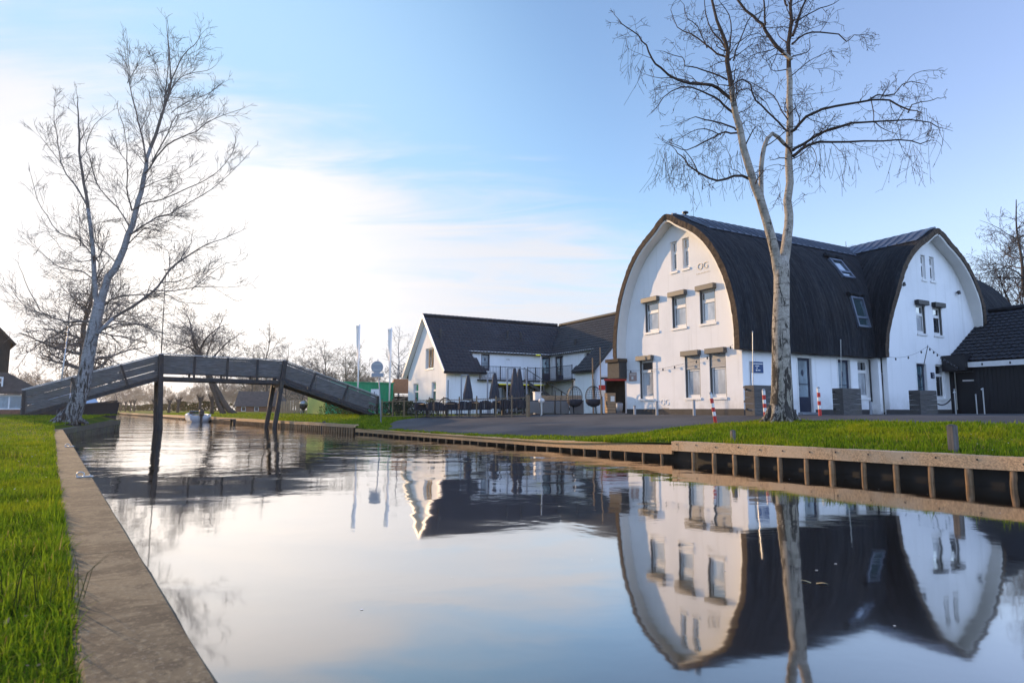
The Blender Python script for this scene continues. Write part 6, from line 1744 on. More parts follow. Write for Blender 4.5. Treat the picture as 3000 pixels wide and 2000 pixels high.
# ------------------------------------------------------------------ trees
def rand_perp(d, r):
    while True:
        v = Vector((r.gauss(0, 1), r.gauss(0, 1), r.gauss(0, 1))); v = v - d * v.dot(d)
        if v.length > .1: return v.normalized()
def grow(mb, p, d, L, r0, lev, o, r):
    """one branch with wiggle and its side branches; o: options"""
    seg = o['seg'][min(lev, len(o['seg']) - 1)]; n = max(2, min(9, int(L / seg) + 1)); pts = [p]; q = p; dd = d.copy()
    trop = o['trop'][min(lev, len(o['trop']) - 1)]; gn = o['gnarl']
    for i in range(n):
        dd = (dd + Vector((r.gauss(0, gn), r.gauss(0, gn), r.gauss(0, gn))) + Vector((0, 0, trop)) * (L / n) ).normalized()
        q = q + dd * (L / n); pts.append(q)
    rs = [max(o['rmin'], r0 * (1 - .72 * i / n)) for i in range(n + 1)]
    mb.tube(pts, rs, 5 if r0 > .03 else (4 if r0 > .015 else 3), cap=False)
    if lev >= o['maxl']:
        if o.get('bud') and r.random() < o['bud']:
            b = o.get('budsize', .03); k = r.randint(1, len(pts) - 1); c = pts[k]; s = rand_perp(dd, r) * b * .35
            mb.add([c - s, c + s, c + Vector((s.y, -s.x, -b * 1.4))], [(0, 1, 2)])
        return
    dens = o['dens'][min(lev, len(o['dens']) - 1)]; m = int(L * dens + r.random())
    for k in range(m):
        f = r.uniform(.18, .98); i = min(n - 1, int(f * n)); a = pts[i].lerp(pts[i + 1], f * n - i); td = (pts[i + 1] - pts[i]).normalized()
        ang = R(r.uniform(*o['ang'])); cd = (td * math.cos(ang) + rand_perp(td, r) * math.sin(ang)).normalized()
        cl = L * r.uniform(*o['ratio']) * (1.15 - .6 * f); cl = max(cl, o['lmin'])
        grow(mb, a, cd, cl, max(o['rmin'], r0 * (1 - .7 * f) * .55), lev + 1, o, r)
def limb(trunk, crown, pts, r0, r1, o, r, lev=0, thick=.075, grow_from=.15, dens=None, sides=9):
    """given limb: the thick part goes to the trunk mesh, the thinner to the crown; side branches along it"""
    pts = [pts[0] - (pts[1] - pts[0]).normalized() * o.get('root', .28)] + list(pts)
    L = [0]
    for a, b in zip(pts, pts[1:]): L.append(L[-1] + (b - a).length)
    # smooth the polyline
    P = np.array([tuple(p) for p in pts]); n = max(3, int(L[-1] / .35)); S = catmull(P, max(2, n // max(1, len(P) - 1)))
    # little kinks
    S[1:-1] += np.array([[r.gauss(0, .012 + .02 * r0), r.gauss(0, .012 + .02 * r0), r.gauss(0, .012 + .02 * r0)] for _ in range(len(S) - 2)])
    S = [Vector(s) for s in S]; k = len(S); rs = [lerp(r0, r1, (i / (k - 1)) ** .85) for i in range(k)]
    cut = next((i for i in range(k) if rs[i] < thick), k - 1)
    if cut > 1: trunk.tube(S[:cut + 1], rs[:cut + 1], sides, cap=True)
    if cut < k - 1: crown.tube(S[max(0, cut):], rs[max(0, cut):], 6, cap=False)
    d = dens if dens is not None else o['dens'][0]; m = int(L[-1] * d)
    for j in range(m):
        f = r.uniform(grow_from, 1.0); i = min(k - 2, int(f * (k - 1))); a = S[i]; td = (S[i + 1] - S[i]).normalized()
        ang = R(r.uniform(*o['ang'])); cd = (td * math.cos(ang) + rand_perp(td, r) * math.sin(ang)).normalized()
        cl = o['len0'] * r.uniform(.5, 1.15) * (1.15 - .72 * f)
        grow(crown, a, cd, cl, max(o['rmin'], rs[i] * .38 if rs[i] < .06 else .022), 1, o, r)
    # the tip goes on
    grow(crown, S[-1], (S[-1] - S[-2]).normalized(), o['len0'] * .30, r1, 1, o, r)

def hero_limbs(coords, Y0, conv, r, slope=.55, dy0=0.0, sgn=None):
    """picture polyline to space: depth drifts along the limb so that the crown is round"""
    pts = []; s = (r.uniform(-slope, slope) if sgn is None else sgn); last = None; acc = dy0
    for (a, b) in coords:
        u, v = conv(a, b)
        if last is not None: acc += s * math.hypot(u - last[0], v - last[1]) * Y0 / FOC
        last = (u, v); pts.append(at(u, v, Y0 + acc))
    return pts

def right_birch():
    r = random.Random(41); Y = 17.0; base = gp(2288, Y)
    root = thing('birch_tree', 'tall forked bare birch with white trunk in front of the thatched house', 'tree', base)
    c7 = lambda a, b: (1750 + a / 2.045, b / 2.045)
    tr, cr = MB(), MB(); o = dict(seg=[.3, .2, .14, .1], trop=[0, -.12, -.42, -.75], gnarl=.26, rmin=.0045, maxl=3, dens=[3.2, 5.4, 5.8], ang=(30, 80), ratio=(.3, .62), lmin=.14, len0=1.28, root=.10, bud=.55, budsize=.035)
    f = lambda u, v: (u, v)
    # trunk: wide foot, then two stems
    tp = [(2289, 1246), (2289, 1212), (2291, 1150), (2289, 1060), (2287, 960), (2290, 860), (2290, 790), (2287, 755)]
    P = [at(u, v, Y) for u, v in tp]; P[0].z = base.z - .15
    tr.tube([P[0], P[0].lerp(P[1], .6)] + P[1:], [.44, .36, .315, .275, .245, .222, .205, .205, .21], 16)
    for k in range(7):                                    # root flare
        a = 2 * math.pi * k / 7 + .3; d = Vector((math.cos(a), math.sin(a), 0)); q = base + Vector((0, 0, .0))
        tr.tube([q + d * .20 + Vector((0, 0, .45)), q + d * .34 + Vector((0, 0, .12)), q + d * .58 + Vector((0, 0, -.06))], [.10, .11, .05], 7)
    main = [(2290, 850), (2292, 790), (2303, 715), (2311, 660), (2310, 590), (2315, 470), (2312, 345), (2312, 240), (2309, 165), (2315, 100), (2318, 20), (2322, -80), (2330, -200)]
    M = hero_limbs(main, Y, f, r, sgn=.03); limb(tr, cr, M, .17, .03, o, r, grow_from=.45, dens=1.6, sides=14)
    left = [(2289, 850), (2283, 790), (2265, 715), (2228, 590), (2195, 500), (2165, 375), (2150, 300), (2136, 215), (2132, 150), (2112, 95), (2090, 20), (2075, -60)]
    M2 = hero_limbs(left, Y, f, r, sgn=-.06); limb(tr, cr, M2, .17, .025, o, r, grow_from=.4, dens=1.8, sides=14)
    hook = [(984, 1165), (985, 1000), (1000, 880), (1045, 800), (1120, 862)]
    limb(tr, cr, hero_limbs(hook, Y, c7, r, sgn=-.05), .075, .05, o, r, dens=.6, thick=.02)
    limbs = [
        ([(1180, 775), (1250, 700), (1350, 655), (1500, 625), (1640, 600), (1750, 605), (1870, 660)], .085, .035), ([(1870, 660), (1890, 630), (1940, 612), (2010, 600), (2060, 590)], .035, .014),
        ([(1640, 592), (1680, 570), (1780, 565), (1830, 510), (1880, 490), (1940, 500)], .045, .014), ([(1640, 600), (1655, 660), (1655, 720)], .028, .018), ([(1850, 500), (1900, 440), (1990, 420)], .02, .01),
        ([(1190, 885), (1290, 830), (1400, 770), (1520, 740), (1650, 730), (1800, 725), (1930, 720), (2040, 762)], .085, .02), ([(1680, 745), (1730, 780), (1790, 800)], .03, .012), ([(1800, 722), (1840, 650), (1870, 640)], .025, .012),
        ([(1190, 925), (1270, 870), (1400, 850), (1600, 850), (1800, 838), (1930, 856), (2000, 840)], .085, .016), ([(1230, 880), (1300, 810), (1380, 790), (1470, 760)], .04, .014),
        ([(1125, 775), (1030, 670), (950, 600), (920, 510), (870, 475), (825, 500)], .05, .03), ([(1130, 700), (1080, 610), (1040, 560), (960, 520), (880, 480)], .035, .014),
        ([(905, 1068), (820, 1055), (720, 1085), (620, 1040), (545, 985), (500, 930), (470, 900)], .075, .02), ([(600, 1030), (560, 950), (500, 880), (420, 850)], .03, .012),
        ([(805, 590), (720, 530), (650, 505), (560, 500), (480, 480), (380, 410), (330, 350), (290, 280), (250, 215), (170, 160), (130, 120)], .09, .016),
        ([(830, 690), (760, 630), (700, 580), (620, 545), (500, 520), (400, 580), (365, 630)], .07, .014), ([(560, 500), (480, 470), (380, 470), (300, 450)], .03, .012),
        ([(820, 770), (740, 742), (650, 720), (590, 705), (540, 720)], .05, .014), ([(835, 800), (760, 790), (700, 820), (640, 850), (540, 900), (470, 880), (400, 850)], .05, .014), ([(720, 800), (640, 770), (560, 790), (480, 840)], .03, .012),
        ([(780, 350), (720, 320), (650, 270), (560, 200), (480, 160), (440, 60)], .06, .014), ([(775, 300), (740, 240), (690, 190), (650, 80), (640, -20)], .055, .018), ([(760, 470), (680, 430), (590, 400), (520, 400), (510, 350), (400, 310)], .045, .014),
        ([(650, 270), (600, 160), (540, 110), (520, 30)], .035, .014), ([(820, 350), (850, 250), (900, 130), (940, 90), (1000, 60)], .045, .016), ([(790, 290), (800, 190), (790, 90), (740, 20)], .045, .016), ([(840, 260), (900, 220), (960, 200), (1000, 230)], .03, .012),
        ([(1145, 345), (1080, 280), (1030, 220), (990, 150), (930, 100), (850, 20), (790, -60)], .10, .05), ([(1000, 150), (1000, 60), (990, -40)], .06, .03), ([(1100, 330), (1060, 330), (1020, 360), (990, 340)], .03, .012), ([(1080, 300), (1060, 360), (1040, 400)], .025, .012),
        ([(1180, 255), (1240, 205), (1330, 195), (1450, 208), (1490, 250), (1540, 215), (1610, 208)], .055, .012), ([(1180, 335), (1250, 320), (1275, 280), (1270, 240)], .03, .012), ([(1175, 200), (1200, 120), (1230, 50), (1280, -60)], .07, .04), ([(1205, 125), (1290, 70), (1380, 40), (1450, 0)], .045, .014),
        ([(1180, 440), (1240, 390), (1300, 345), (1400, 310), (1450, 320)], .03, .008), ([(1180, 570), (1290, 560), (1380, 555)], .018, .006), ([(845, 680), (900, 650), (930, 620)], .03, .012), ([(870, 740), (900, 720), (960, 770)], .02, .008), ([(840, 560), (880, 530), (940, 560), (1010, 620), (1060, 700)], .03, .01),
        ([(1110, 990), (1050, 990), (1000, 1010)], .02, .008), ([(1130, 20), (1090, -60)], .05, .03), ([(1165, 1250), (1210, 1210)], .012, .006), ([(1185, 1020), (1210, 1005)], .018, .012)]
    for cs, a, b in limbs: limb(tr, cr, hero_limbs(cs, Y, c7, r, .5), a * .62, b * .62, o, r, thick=.055)
    # drooping hair-fine shoots under the long low limbs
    o2 = dict(o, trop=[0, 0, -.2, -.4], gnarl=.10, bud=.9, maxl=2, dens=[1, 2.2], ratio=(.2, .4), ang=(20, 60))
    for (x0, x1, y0, y1, n) in ((1200, 1560, 860, 880, 24), (1580, 1990, 850, 870, 14), (340, 560, 880, 960, 34), (560, 860, 1040, 900, 18), (130, 330, 160, 420, 12), (1900, 2080, 560, 760, 12)):
        for _ in range(n):
            fx = r.random(); p = at(*c7(lerp(x0, x1, fx), lerp(y0, y1, fx) + r.uniform(-10, 25)), Y + r.uniform(-1.4, 1.4)); d = Vector((r.gauss(0, .25), r.gauss(0, .25), -1)).normalized()
            grow(cr, p, d, r.uniform(.5, 1.35), .005, 1, o2, r)
    b = Vector(base)
    for m_ in (tr, cr): m_.v = [(x - b.x, y - b.y, z - b.z) for x, y, z in m_.v]
    tr.build('trunk', M_birch, root, smooth=True, recalc=False); cr.build('crown', M_twig, root, recalc=False)
right_birch()

def left_birch():
    r = random.Random(17); Y = 27.0; base = at(200, 1239, Y); base.z = lawn_z(base.x, base.y) - .03
    root = thing('birch_tree', 'leaning grey bare birch on the lawn in front of the footbridge', 'tree', base)
    c6 = lambda a, b: (a / 1.7425, b / 1.7425); c8 = lambda a, b: (a / 2.851, 700 + b / 2.851); f = lambda u, v: (u, v)
    tr, cr = MB(), MB(); o = dict(seg=[.4, .3, .22, .16], trop=[0, .16, .26, .28], gnarl=.14, rmin=.0056, maxl=3, dens=[3.3, 4.3, 5.0], ang=(16, 50), ratio=(.36, .70), lmin=.28, len0=1.62)
    tp = [(203, 1250), (208, 1222), (226, 1180), (243, 1130), (254, 1070), (266, 1000), (279, 945), (287, 910), (292, 885)]
    P = [at(u, v, Y) for u, v in tp]; P[0] = base + Vector((0, 0, -.2))
    tr.tube(P, [.50, .37, .315, .285, .26, .245, .235, .225, .215], 14)
    for k in range(7):
        a = 2 * math.pi * k / 7; d = Vector((math.cos(a), math.sin(a), 0)); q = base
        tr.tube([q + d * .2 + Vector((.06, 0, .5)), q + d * .42 + Vector((0, 0, .12)), q + d * .75 + Vector((0, 0, -.06))], [.11, .12, .05], 7)
    main = [(288, 905), (297, 875), (320, 815), (350, 760), (375, 690), (396, 620), (413, 562), (427, 488), (441, 436), (470, 350), (487, 290), (500, 240), (495, 150), (493, 80)]
    limb(tr, cr, hero_limbs(main, Y, f, r, sgn=.02), .20, .012, o, r, grow_from=.3, dens=1.6, sides=12)
    lef = [(285, 915), (280, 860), (276, 800), (268, 690), (252, 575), (236, 470), (232, 390), (229, 320), (226, 280)]
    limb(tr, cr, hero_limbs(lef, Y, f, r, sgn=-.05), .15, .012, o, r, grow_from=.3, dens=1.8, sides=10)
    L6 = [([(480, 1310), (400, 1220), (300, 1190), (240, 1100), (190, 1020), (160, 900)], .06, .012), ([(410, 1230), (405, 1130), (400, 1050)], .04, .012), ([(440, 1040), (400, 970), (340, 890), (310, 820), (290, 690), (275, 590), (282, 480)], .07, .012), ([(300, 820), (250, 750), (215, 710), (205, 690)], .035, .01),
        ([(650, 1140), (600, 1060), (540, 1000), (490, 930), (455, 800), (440, 740), (480, 640), (540, 590)], .06, .012), ([(665, 1040), (648, 960), (650, 820), (640, 700), (605, 570)], .06, .012), ([(650, 830), (600, 760), (570, 680)], .03, .01),
        ([(745, 800), (725, 690), (695, 580), (665, 450), (650, 350), (612, 270)], .08, .014), ([(662, 400), (655, 300), (650, 200)], .04, .01), ([(730, 640), (770, 560), (760, 470)], .035, .01), ([(665, 400), (700, 340), (720, 290)], .03, .01),
        ([(820, 610), (845, 500), (855, 380), (860, 280), (850, 130)], .08, .012), ([(850, 470), (900, 350), (940, 280), (990, 230), (1028, 175)], .06, .012), ([(830, 570), (880, 450), (930, 390), (1000, 370), (1060, 360), (1100, 335)], .055, .01), ([(850, 490), (800, 380), (790, 330)], .035, .01),
        ([(760, 860), (850, 745), (930, 700), (1000, 670), (1060, 625), (1140, 590), (1225, 560)], .07, .012), ([(790, 800), (860, 680), (900, 590), (1000, 560), (1100, 440)], .06, .01), ([(900, 560), (960, 520), (1060, 480), (1130, 430)], .035, .01),
        ([(700, 1060), (760, 1030), (830, 1018), (960, 960), (1050, 920), (1110, 880), (1180, 790), (1200, 730)], .06, .012), ([(735, 960), (830, 915), (930, 880), (1000, 830)], .04, .01), ([(690, 1180), (800, 1110), (870, 1090), (950, 1045), (1080, 965), (1170, 890), (1275, 780)], .065, .012), ([(670, 1230), (730, 1170), (830, 1140), (880, 1120)], .05, .014),
        ([(720, 1210), (780, 1215), (900, 1230)], .03, .01), ([(670, 1260), (740, 1220)], .02, .01), ([(590, 1340), (540, 1290), (500, 1250), (520, 1140), (600, 1120)], .05, .012), ([(500, 1260), (480, 1150), (560, 1130)], .03, .01)]
    L8 = [([(850, 755), (950, 660), (1080, 580), (1220, 480), (1320, 400), (1400, 280), (1470, 210), (1570, 140), (1700, 60), (1860, 0), (2000, -60)], .125, .016), ([(900, 530), (960, 495), (1020, 480), (1180, 465), (1280, 460), (1400, 462), (1490, 522), (1700, 540)], .065, .012), ([(1310, 430), (1450, 432), (1650, 400), (1900, 402), (2050, 380)], .05, .01), ([(1380, 362), (1500, 352), (1640, 290), (1800, 240)], .045, .01), ([(1480, 200), (1580, 60), (1600, 0)], .04, .01), ([(1410, 270), (1415, 160), (1400, 100), (1310, 50)], .03, .01), ([(1640, 390), (1760, 290), (1900, 200), (1980, 190)], .03, .01),
        ([(870, 752), (960, 712), (1160, 710), (1250, 750), (1290, 770), (1400, 785)], .06, .012), ([(1010, 625), (1140, 645), (1290, 640), (1400, 690), (1480, 720)], .04, .01), ([(1220, 480), (1260, 520), (1350, 560), (1330, 620)], .025, .01), ([(900, 780), (970, 750), (1060, 720)], .03, .01),
        ([(770, 690), (640, 690), (540, 690), (480, 670), (420, 650), (340, 590), (270, 480), (210, 350), (160, 230)], .085, .012), ([(400, 632), (280, 600), (180, 530), (110, 440), (100, 390)], .04, .01), ([(640, 690), (500, 700), (380, 640), (260, 600)], .03, .01), ([(790, 345), (700, 280), (640, 262), (500, 240), (400, 160), (300, 70), (240, 0)], .055, .01), ([(785, 330), (650, 350), (560, 320), (480, 240)], .04, .01), ([(780, 165), (690, 190), (620, 170), (500, 70), (450, 0)], .045, .01), ([(830, 300), (870, 220), (840, 130), (870, 30)], .04, .01), ([(900, 560), (960, 430), (1010, 420)], .02, .01)]
    for cs, a, b in L6: limb(tr, cr, hero_limbs(cs, Y, c6, r, .6), a * .62, b * .8, o, r, thick=.07)
    for cs, a, b in L8: limb(tr, cr, hero_limbs(cs, Y, c8, r, .6), a * .68, b * .8, o, r, thick=.07)
    b = Vector(base)
    for m_ in (tr, cr): m_.v = [(x - b.x, y - b.y, z - b.z) for x, y, z in m_.v]
    tr.build('trunk', M_birchgrey, root, smooth=True, recalc=False); cr.build('crown', M_twigpale, root, recalc=False)
left_birch()

def bare_tree(name, loc, label, h, spread, seed, bark=None, twig=None, lean=(0, 0), trunk_r=None, o=None, first=.25, nl=16, group=None, up=.6, cat='tree', stems=1, leaves=0):
    r = random.Random(seed); t = thing(name, label, cat, loc, 0, group); tr, cr = MB(), MB()
    opt = dict(seg=[.8, .55, .4, .3], trop=[0, .10, .10, .05], gnarl=.16, rmin=.010, maxl=3, dens=[1.2, 1.7, 2.2], ang=(25, 65), ratio=(.35, .62), lmin=.4, len0=spread * .5)
    if o: opt.update(o)
    R0 = trunk_r or h * .022
    for s in range(stems):
        ln = Vector((lean[0] + (s - (stems - 1) / 2) * .22, lean[1] + r.uniform(-.1, .1) * (stems > 1), 0)); pts = []; n = 7
        for i in range(n + 1): f = i / n; pts.append(Vector((ln.x * h * f + r.gauss(0, .02) * h * f * .6, ln.y * h * f + r.gauss(0, .012) * h * f, h * .96 * f - (.25 if i == 0 else 0))))
        rs = [lerp(R0 * (1.5 if i == 0 else 1), R0 * .10, (i / n) ** .8) for i in range(n + 1)]
        S = [Vector(q) for q in catmull(np.array([tuple(p) for p in pts]), 3)]; rr = list(np.interp(np.linspace(0, n, len(S)), range(n + 1), rs))
        tr.tube(S, rr, 9, cap=True)
        k = len(S)
        for j in range(nl // stems):
            f = lerp(first, .97, (j + r.random()) / (nl // stems)); i = min(k - 2, int(f * (k - 1))); td = (S[i + 1] - S[i]).normalized()
            az = r.uniform(0, 2 * math.pi); d = Vector((math.cos(az), math.sin(az), up * r.uniform(.5, 1.5))).normalized()
            prof = math.sin(math.pi * min(1, max(.12, (f - first) / (1 - first) * .8 + .22))) ** .7
            grow(cr, S[i], d, spread * .5 * prof * r.uniform(.75, 1.2), max(.02, rr[i] * .5), 0, opt, r)
    tr.build('trunk', bark or M_bark, t, smooth=True, recalc=False); cr.build('crown', twig or M_twig, t, recalc=False)
    return t

# big alder behind the left bridge ramp
p = at(228, 1195, 50); p.z = .8
bare_tree('alder_tree', p, 'big dark twiggy alder behind the left bridge ramp', 13.0, 9.2, 5, M_bark, M_twigpale, (.03, 0), .38, dict(dens=[2.0, 3.0, 3.0], trop=[0, .02, .05, .05], bud=.7, budsize=.10, rmin=.011), .22, 44, up=.12)
# leaning pair right of the left pier
p = gp(690, 74)
def leaning():
    r = random.Random(9); t = thing('leaning_tree', 'old leaning tree with two bare trunks beyond the bridge', 'tree', p); tr, cr = MB(), MB(); b = Vector(p)
    o = dict(seg=[.8, .55, .4, .3], trop=[0, .08, .08, .05], gnarl=.24, rmin=.012, maxl=3, dens=[3.0, 3.0, 3.2], ang=(25, 70), ratio=(.42, .7), lmin=.45, len0=4.2, bud=.6, budsize=.11)
    f = lambda u, v: (u, v)
    for cs, a, c, k in (([(687, 1213), (664, 1190), (640, 1150), (622, 1115), (605, 1080), (585, 1040), (570, 1010), (560, 960), (552, 930)], .42, .06, .02), ([(655, 1212), (640, 1180), (625, 1140), (610, 1105), (592, 1050), (588, 1020), (610, 985), (640, 960)], .40, .06, -.02),
        ([(592, 1050), (560, 1020), (530, 1010), (500, 1000)], .16, .04, .2), ([(600, 1070), (640, 1030), (670, 1000), (695, 985)], .16, .04, -.2), ([(585, 1040), (570, 985), (530, 940)], .14, .04, -.3), ([(610, 1080), (655, 1060), (690, 1050)], .12, .04, .3), ([(600, 1060), (620, 1000), (650, 940)], .12, .04, .4), ([(570, 1010), (520, 1030), (490, 1045)], .1, .03, -.3)):
        limb(tr, cr, hero_limbs(cs, 74, f, r, sgn=k), a, c, o, r, thick=.1, grow_from=.38, dens=2.2)
    for m_ in (tr, cr): m_.v = [(x - b.x, y - b.y, z - b.z) for x, y, z in m_.v]
    tr.build('trunk', M_bark, t, smooth=True, recalc=False); cr.build('crown', M_twigpale, t, recalc=False)
leaning()
# tree at the right edge, behind the shed
p = gp(3042, 46)
bare_tree('bare_tree', p, 'bare brown tree at the right edge rising behind the black shed', 16.5, 9.4, 12, M_bark, M_twig, (-.02, 0), .30, dict(dens=[2.4, 3.2, 3.2], bud=.5, budsize=.08, rmin=.010, trop=[0, .08, .08, .02]), .2, 40, up=.45)
p = gp(2925, 52)
bare_tree('bare_tree', p, 'lower russet bare tree partly hidden by the dark thatch end', 8.5, 7, 13, M_bark, M_fartwig2, (.02, 0), .16, dict(dens=[2.0, 2.4, 2.6], bud=.6, budsize=.10, rmin=.010), .15, 26, up=.6)
p = gp(2512, 60)
bare_tree('bare_tree', p, 'faint bare treetop showing above the roof valley', 17.2, 6.5, 14, M_bark, M_twigpale, (0, 0), .2, None, .45, 18, up=1.2)
# tall pale poplar group and the trees left of the hotel
p = gp(1165, 84)
bare_tree('birch_tree', p, 'slender pale birch behind the round traffic sign', 12.0, 6.4, 15, M_birchgrey, M_twigpale, (0, 0), .16, dict(trop=[0, .12, .1, -.05]), .25, 24, up=1.1)
far = [(778, 118, 17.5, 8.5, 'tallest bare tree on the skyline beyond the bridge', 1.3), (735, 112, 12.5, 8, 'bushy bare tree left of the tallest far one', .9), (835, 115, 13.2, 9, 'rounded bare tree right of the tallest far one', 1.0),
       (885, 100, 9.4, 7, 'low bare tree above the bridge kink', .8), (948, 95, 11.2, 8.5, 'olive bare tree above the right bridge ramp', .9), (1010, 90, 9.3, 8, 'spreading olive tree behind the left flagpole', .8), (905, 80, 6.6, 6, 'small brown tree close behind the right bridge ramp', .6), (1052, 92, 7.6, 7, 'dark low tree behind the green container', .7), (1205, 95, 8.0, 7, 'bare tree between the log store and the hotel gable', .8)]
for i, (u, Y, h, sp, lb, up) in enumerate(far):
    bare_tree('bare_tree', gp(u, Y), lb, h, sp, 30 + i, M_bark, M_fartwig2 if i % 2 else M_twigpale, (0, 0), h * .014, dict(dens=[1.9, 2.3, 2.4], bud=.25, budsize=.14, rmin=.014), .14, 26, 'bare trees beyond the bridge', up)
# pollarded willows along the right bank
def pollard(loc, label, h, seed):
    r = random.Random(seed); t = thing('pollard_willow', label, 'tree', loc, 0, 'pollard willows along the far bank'); mb = MB()
    lx = r.uniform(-.12, .12); mb.tube([(0, 0, -.2), (lx * .4, 0, h * .4), (lx, 0, h * .72), (lx, .02, h * .86), (lx, 0, h * .95), (lx, 0, h)], [.26, .19, .19, .36, .38, .2], 9); mb.build('trunk', M_bark, t, smooth=True)
    mb = MB()
    for _ in range(46):
        a = r.uniform(0, 6.28); d = Vector((math.cos(a) * .6, math.sin(a) * .6, r.uniform(.4, 1.4))).normalized(); p = Vector((lx + math.cos(a) * .25, math.sin(a) * .25, h * .93)); L = r.uniform(.25, .8); mb.tube([p, p + d * L * .6, p + d * L + Vector((0, 0, .1))], [.022, .016, .008], 3, cap=False)
    mb.build('crown', M_twig, t, recalc=False)
us = [(304, 'first'), (323, 'b'), (340, 'c'), (353, 'd'), (367, 'e'), (382, 'f'), (393, 'g'), (453, 'h'), (495, 'i'), (520, 'j'), (583, 'k'), (622, 'l')]
PL = ['pollard willow just above the dark boat bow', 'pollard willow second from the boat bow', 'thin pollard willow third from the boat bow', 'pollard willow fourth from the boat bow', 'pollard willow fifth from the boat bow', 'pollard willow sixth from the boat bow', 'pollard willow at the right end of the dense far group', 'pollard willow close to the left bridge pier', 'pollard willow just right of the left bridge pier', 'broad headed pollard willow midway under the bridge', 'tall pollard willow above the white dinghy', 'pollard willow touching the leaning trunks']
for i, ((u, _), lb) in enumerate(zip(us, PL)):
    # ray/bank intersection: find the depth where the column meets the line 3 m behind the quay
    best = min((abs(at(u, 1205, Y).x - (Q0 + E_ * s_ + N_ * 3.2).x) + abs(Y - (Q0 + E_ * s_ + N_ * 3.2).y), s_) for s_ in np.arange(40, 330, .5) for Y in ((Q0 + E_ * s_ + N_ * 3.2).y,))
    q = bank(best[1], 3.2); pollard(q, lb, 2.15 if i > 6 else 2.9, 60 + i)
# far belt of bare woodland: a few trees, many copies
def far_belt():
    protos = []
    for i in range(4):
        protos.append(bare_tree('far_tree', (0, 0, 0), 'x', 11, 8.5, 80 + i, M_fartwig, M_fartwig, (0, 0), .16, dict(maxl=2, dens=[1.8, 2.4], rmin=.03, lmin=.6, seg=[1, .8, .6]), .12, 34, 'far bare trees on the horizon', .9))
    r = random.Random(77); k = 0
    spots = [(u, r.uniform(230, 420)) for u in list(range(318, 900, 14))] + [(u, r.uniform(120, 170)) for u in range(640, 1130, 26)] + [(u, r.uniform(120, 200)) for u in range(20, 300, 26)]
    for u, Y in spots:
        q = at(u, 1198, Y); q.z = .5; s = r.uniform(.65, 1.15) * (Y / 200) ** .5
        lb = 'pale bare tree in the far belt on the horizon'
        if k < 4: o = protos[k]; o.location = q; o.scale = (s,) * 3; o['label'] = lb
        else: o = dup(protos[k % 4], q, r.uniform(0, 6.28), lb, s)
        k += 1
far_belt()
def shrub(name, loc, label, rx, ry, h, seed, n=900, m=None, size=.05, group=None, cat='shrub'):
    r = np.random.default_rng(seed); t = thing(name, label, cat, loc, 0, group)
    th = r.uniform(0, 6.28, n); f = r.uniform(0, 1, n) ** .5; zz = r.uniform(0, 1, n) ** .8
    rad = f * np.sqrt(np.clip(1 - zz ** 2.2, .05, 1)) * (1 + .25 * np.sin(th * 3 + seed) + .15 * np.sin(th * 7))
    c = np.stack([np.cos(th) * rad * rx, np.sin(th) * rad * ry, zz * h], 1)
    d = r.normal(0, 1, (n, 3)); d /= np.linalg.norm(d, axis=1)[:, None]; e = np.cross(d, r.normal(0, 1, (n, 3))); e /= np.linalg.norm(e, axis=1)[:, None]
    s = r.uniform(.6, 1.4, n)[:, None] * size
    V = np.stack([c - d * s, c + e * s * .45, c + d * s, c - e * s * .45], 1).reshape(-1, 3); Fc = np.arange(4 * n).reshape(-1, 4)
    np_mesh('foliage', V, Fc, m or M_hedge, t, col=np.repeat(np.clip(r.normal(.45, .25, n), 0, 1), 4))
    mb = MB(); rr = random.Random(seed)
    for _ in range(9): a = rr.uniform(0, 6.28); mb.tube([(0, 0, -.05), (math.cos(a) * rx * .4, math.sin(a) * ry * .4, h * .5), (math.cos(a) * rx * .7, math.sin(a) * ry * .7, h * .85)], [.02, .014, .006], 4)
    mb.build('stems', M_bark, t); return t
shrub('shrub', gp(1000, 50), 'yellow green shrub growing under the right bridge ramp', 2.0, .9, 1.3, 1, 1600, None, .07)
shrub('shrub', gp(1030, 47), 'smaller shrub below the right bridge end', 1.2, .8, .8, 2, 900, None, .06)
shrub('shrub', gp(1160, 40), 'dark hedge behind the left part of the terrace fence', 1.9, .6, .95, 3, 1500, M_rush, .06)
shrub('shrub', gp(1200, 39), 'grey green bush in front of the hotel gable', 1.0, .6, .9, 4, 900, M_rush, .06)
shrub('shrub', gp(1262, 38), 'small potted green bush by the gable window', .5, .5, 1.05, 5, 500, M_hedge, .06)
shrub('shrub', gp(530, 150), 'round dark bush on the far bank under the bridge', 3.2, 2.0, 2.3, 6, 900, M_rush, .25)
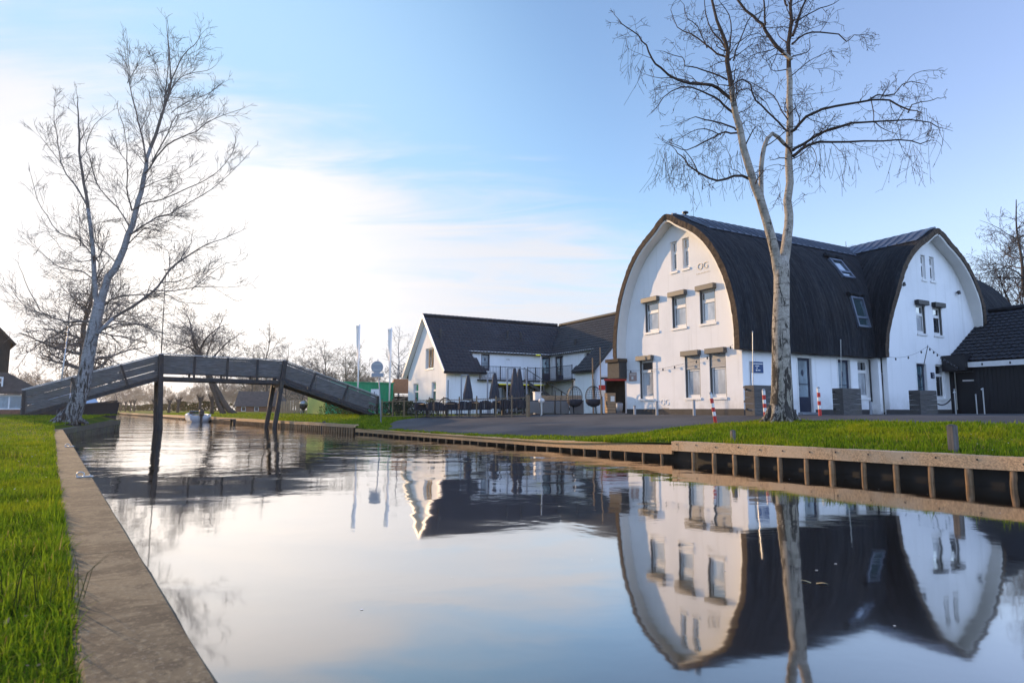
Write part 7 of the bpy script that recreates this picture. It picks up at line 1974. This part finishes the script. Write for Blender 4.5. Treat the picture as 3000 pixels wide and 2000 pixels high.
shrub('shrub', gp(607, 130), 'long dark hedge on the far bank behind the pollards', 5.5, 1.5, 2.0, 7, 1400, M_rush, .22)
shrub('shrub', gp(470, 190), 'far low hedge line behind the pollard row', 12, 2, 2.0, 8, 1800, M_rush, .3)
shrub('shrub', gp(345, 240), 'farthest low hedge at the end of the canal', 16, 2, 2.2, 9, 1600, M_rush, .35)
# garden fence and shed by the farmhouse
def garden_fence():
    p = gp(850, 68); t = thing('plank_fence', 'weathered low plank fence near the farmhouse', 'fence', p, .1)
    mb = MB()
    for i in range(10): mb.box((-1.2 + i * .27, 0, .62), (.22, .04, 1.25))
    mb.build('boards', M_litwood, t)
    for x in (-1.35, 1.4): mb = MB(); mb.box((x, .05, .7), (.12, .12, 1.45)); mb.build('post', M_bark, t)
garden_fence()
def covered_thing():
    p = gp(888, 58); t = thing('kettle_grill', 'dark rounded grill with pale lid beside the striped container', 'grill', p)
    mb = MB(); mb.lathe((0, 0, .35), [(.12, 0), (.34, .25), (.38, .5), (.36, .52)], 16); mb.build('bowl', M_dark, t, smooth=True)
    mb = MB(); mb.lathe((0, 0, .88), [(.37, 0), (.34, .14), (.2, .28), (.03, .33)], 16); mb.build('lid', M_steel, t, smooth=True)
    for a in (0, 2.1, 4.2): mb = MB(); mb.tube([(math.cos(a) * .15, math.sin(a) * .15, .5), (math.cos(a) * .35, math.sin(a) * .35, 0)], .02, 6); mb.build('leg', M_steel, t)
covered_thing()

# ------------------------------------------------------------------ evening haze over the meadows
def haze():
    mb = MB(); mb.box((0, 560, 13.5), (1600, 1240, 30)); m = bpy.data.materials.new('haze_air'); m.use_nodes = True
    nt = m.node_tree; nt.nodes.clear(); o = nt.nodes.new('ShaderNodeOutputMaterial'); v = nt.nodes.new('ShaderNodeVolumePrincipled')
    v.inputs['Color'].default_value = (1.0, .95, .90, 1); v.inputs['Density'].default_value = 0.00028; v.inputs['Anisotropy'].default_value = 0.5
    nt.links.new(v.outputs[0], o.inputs['Volume'])
    ob = mb.build('haze', m); tag(ob, kind='stuff')
haze()
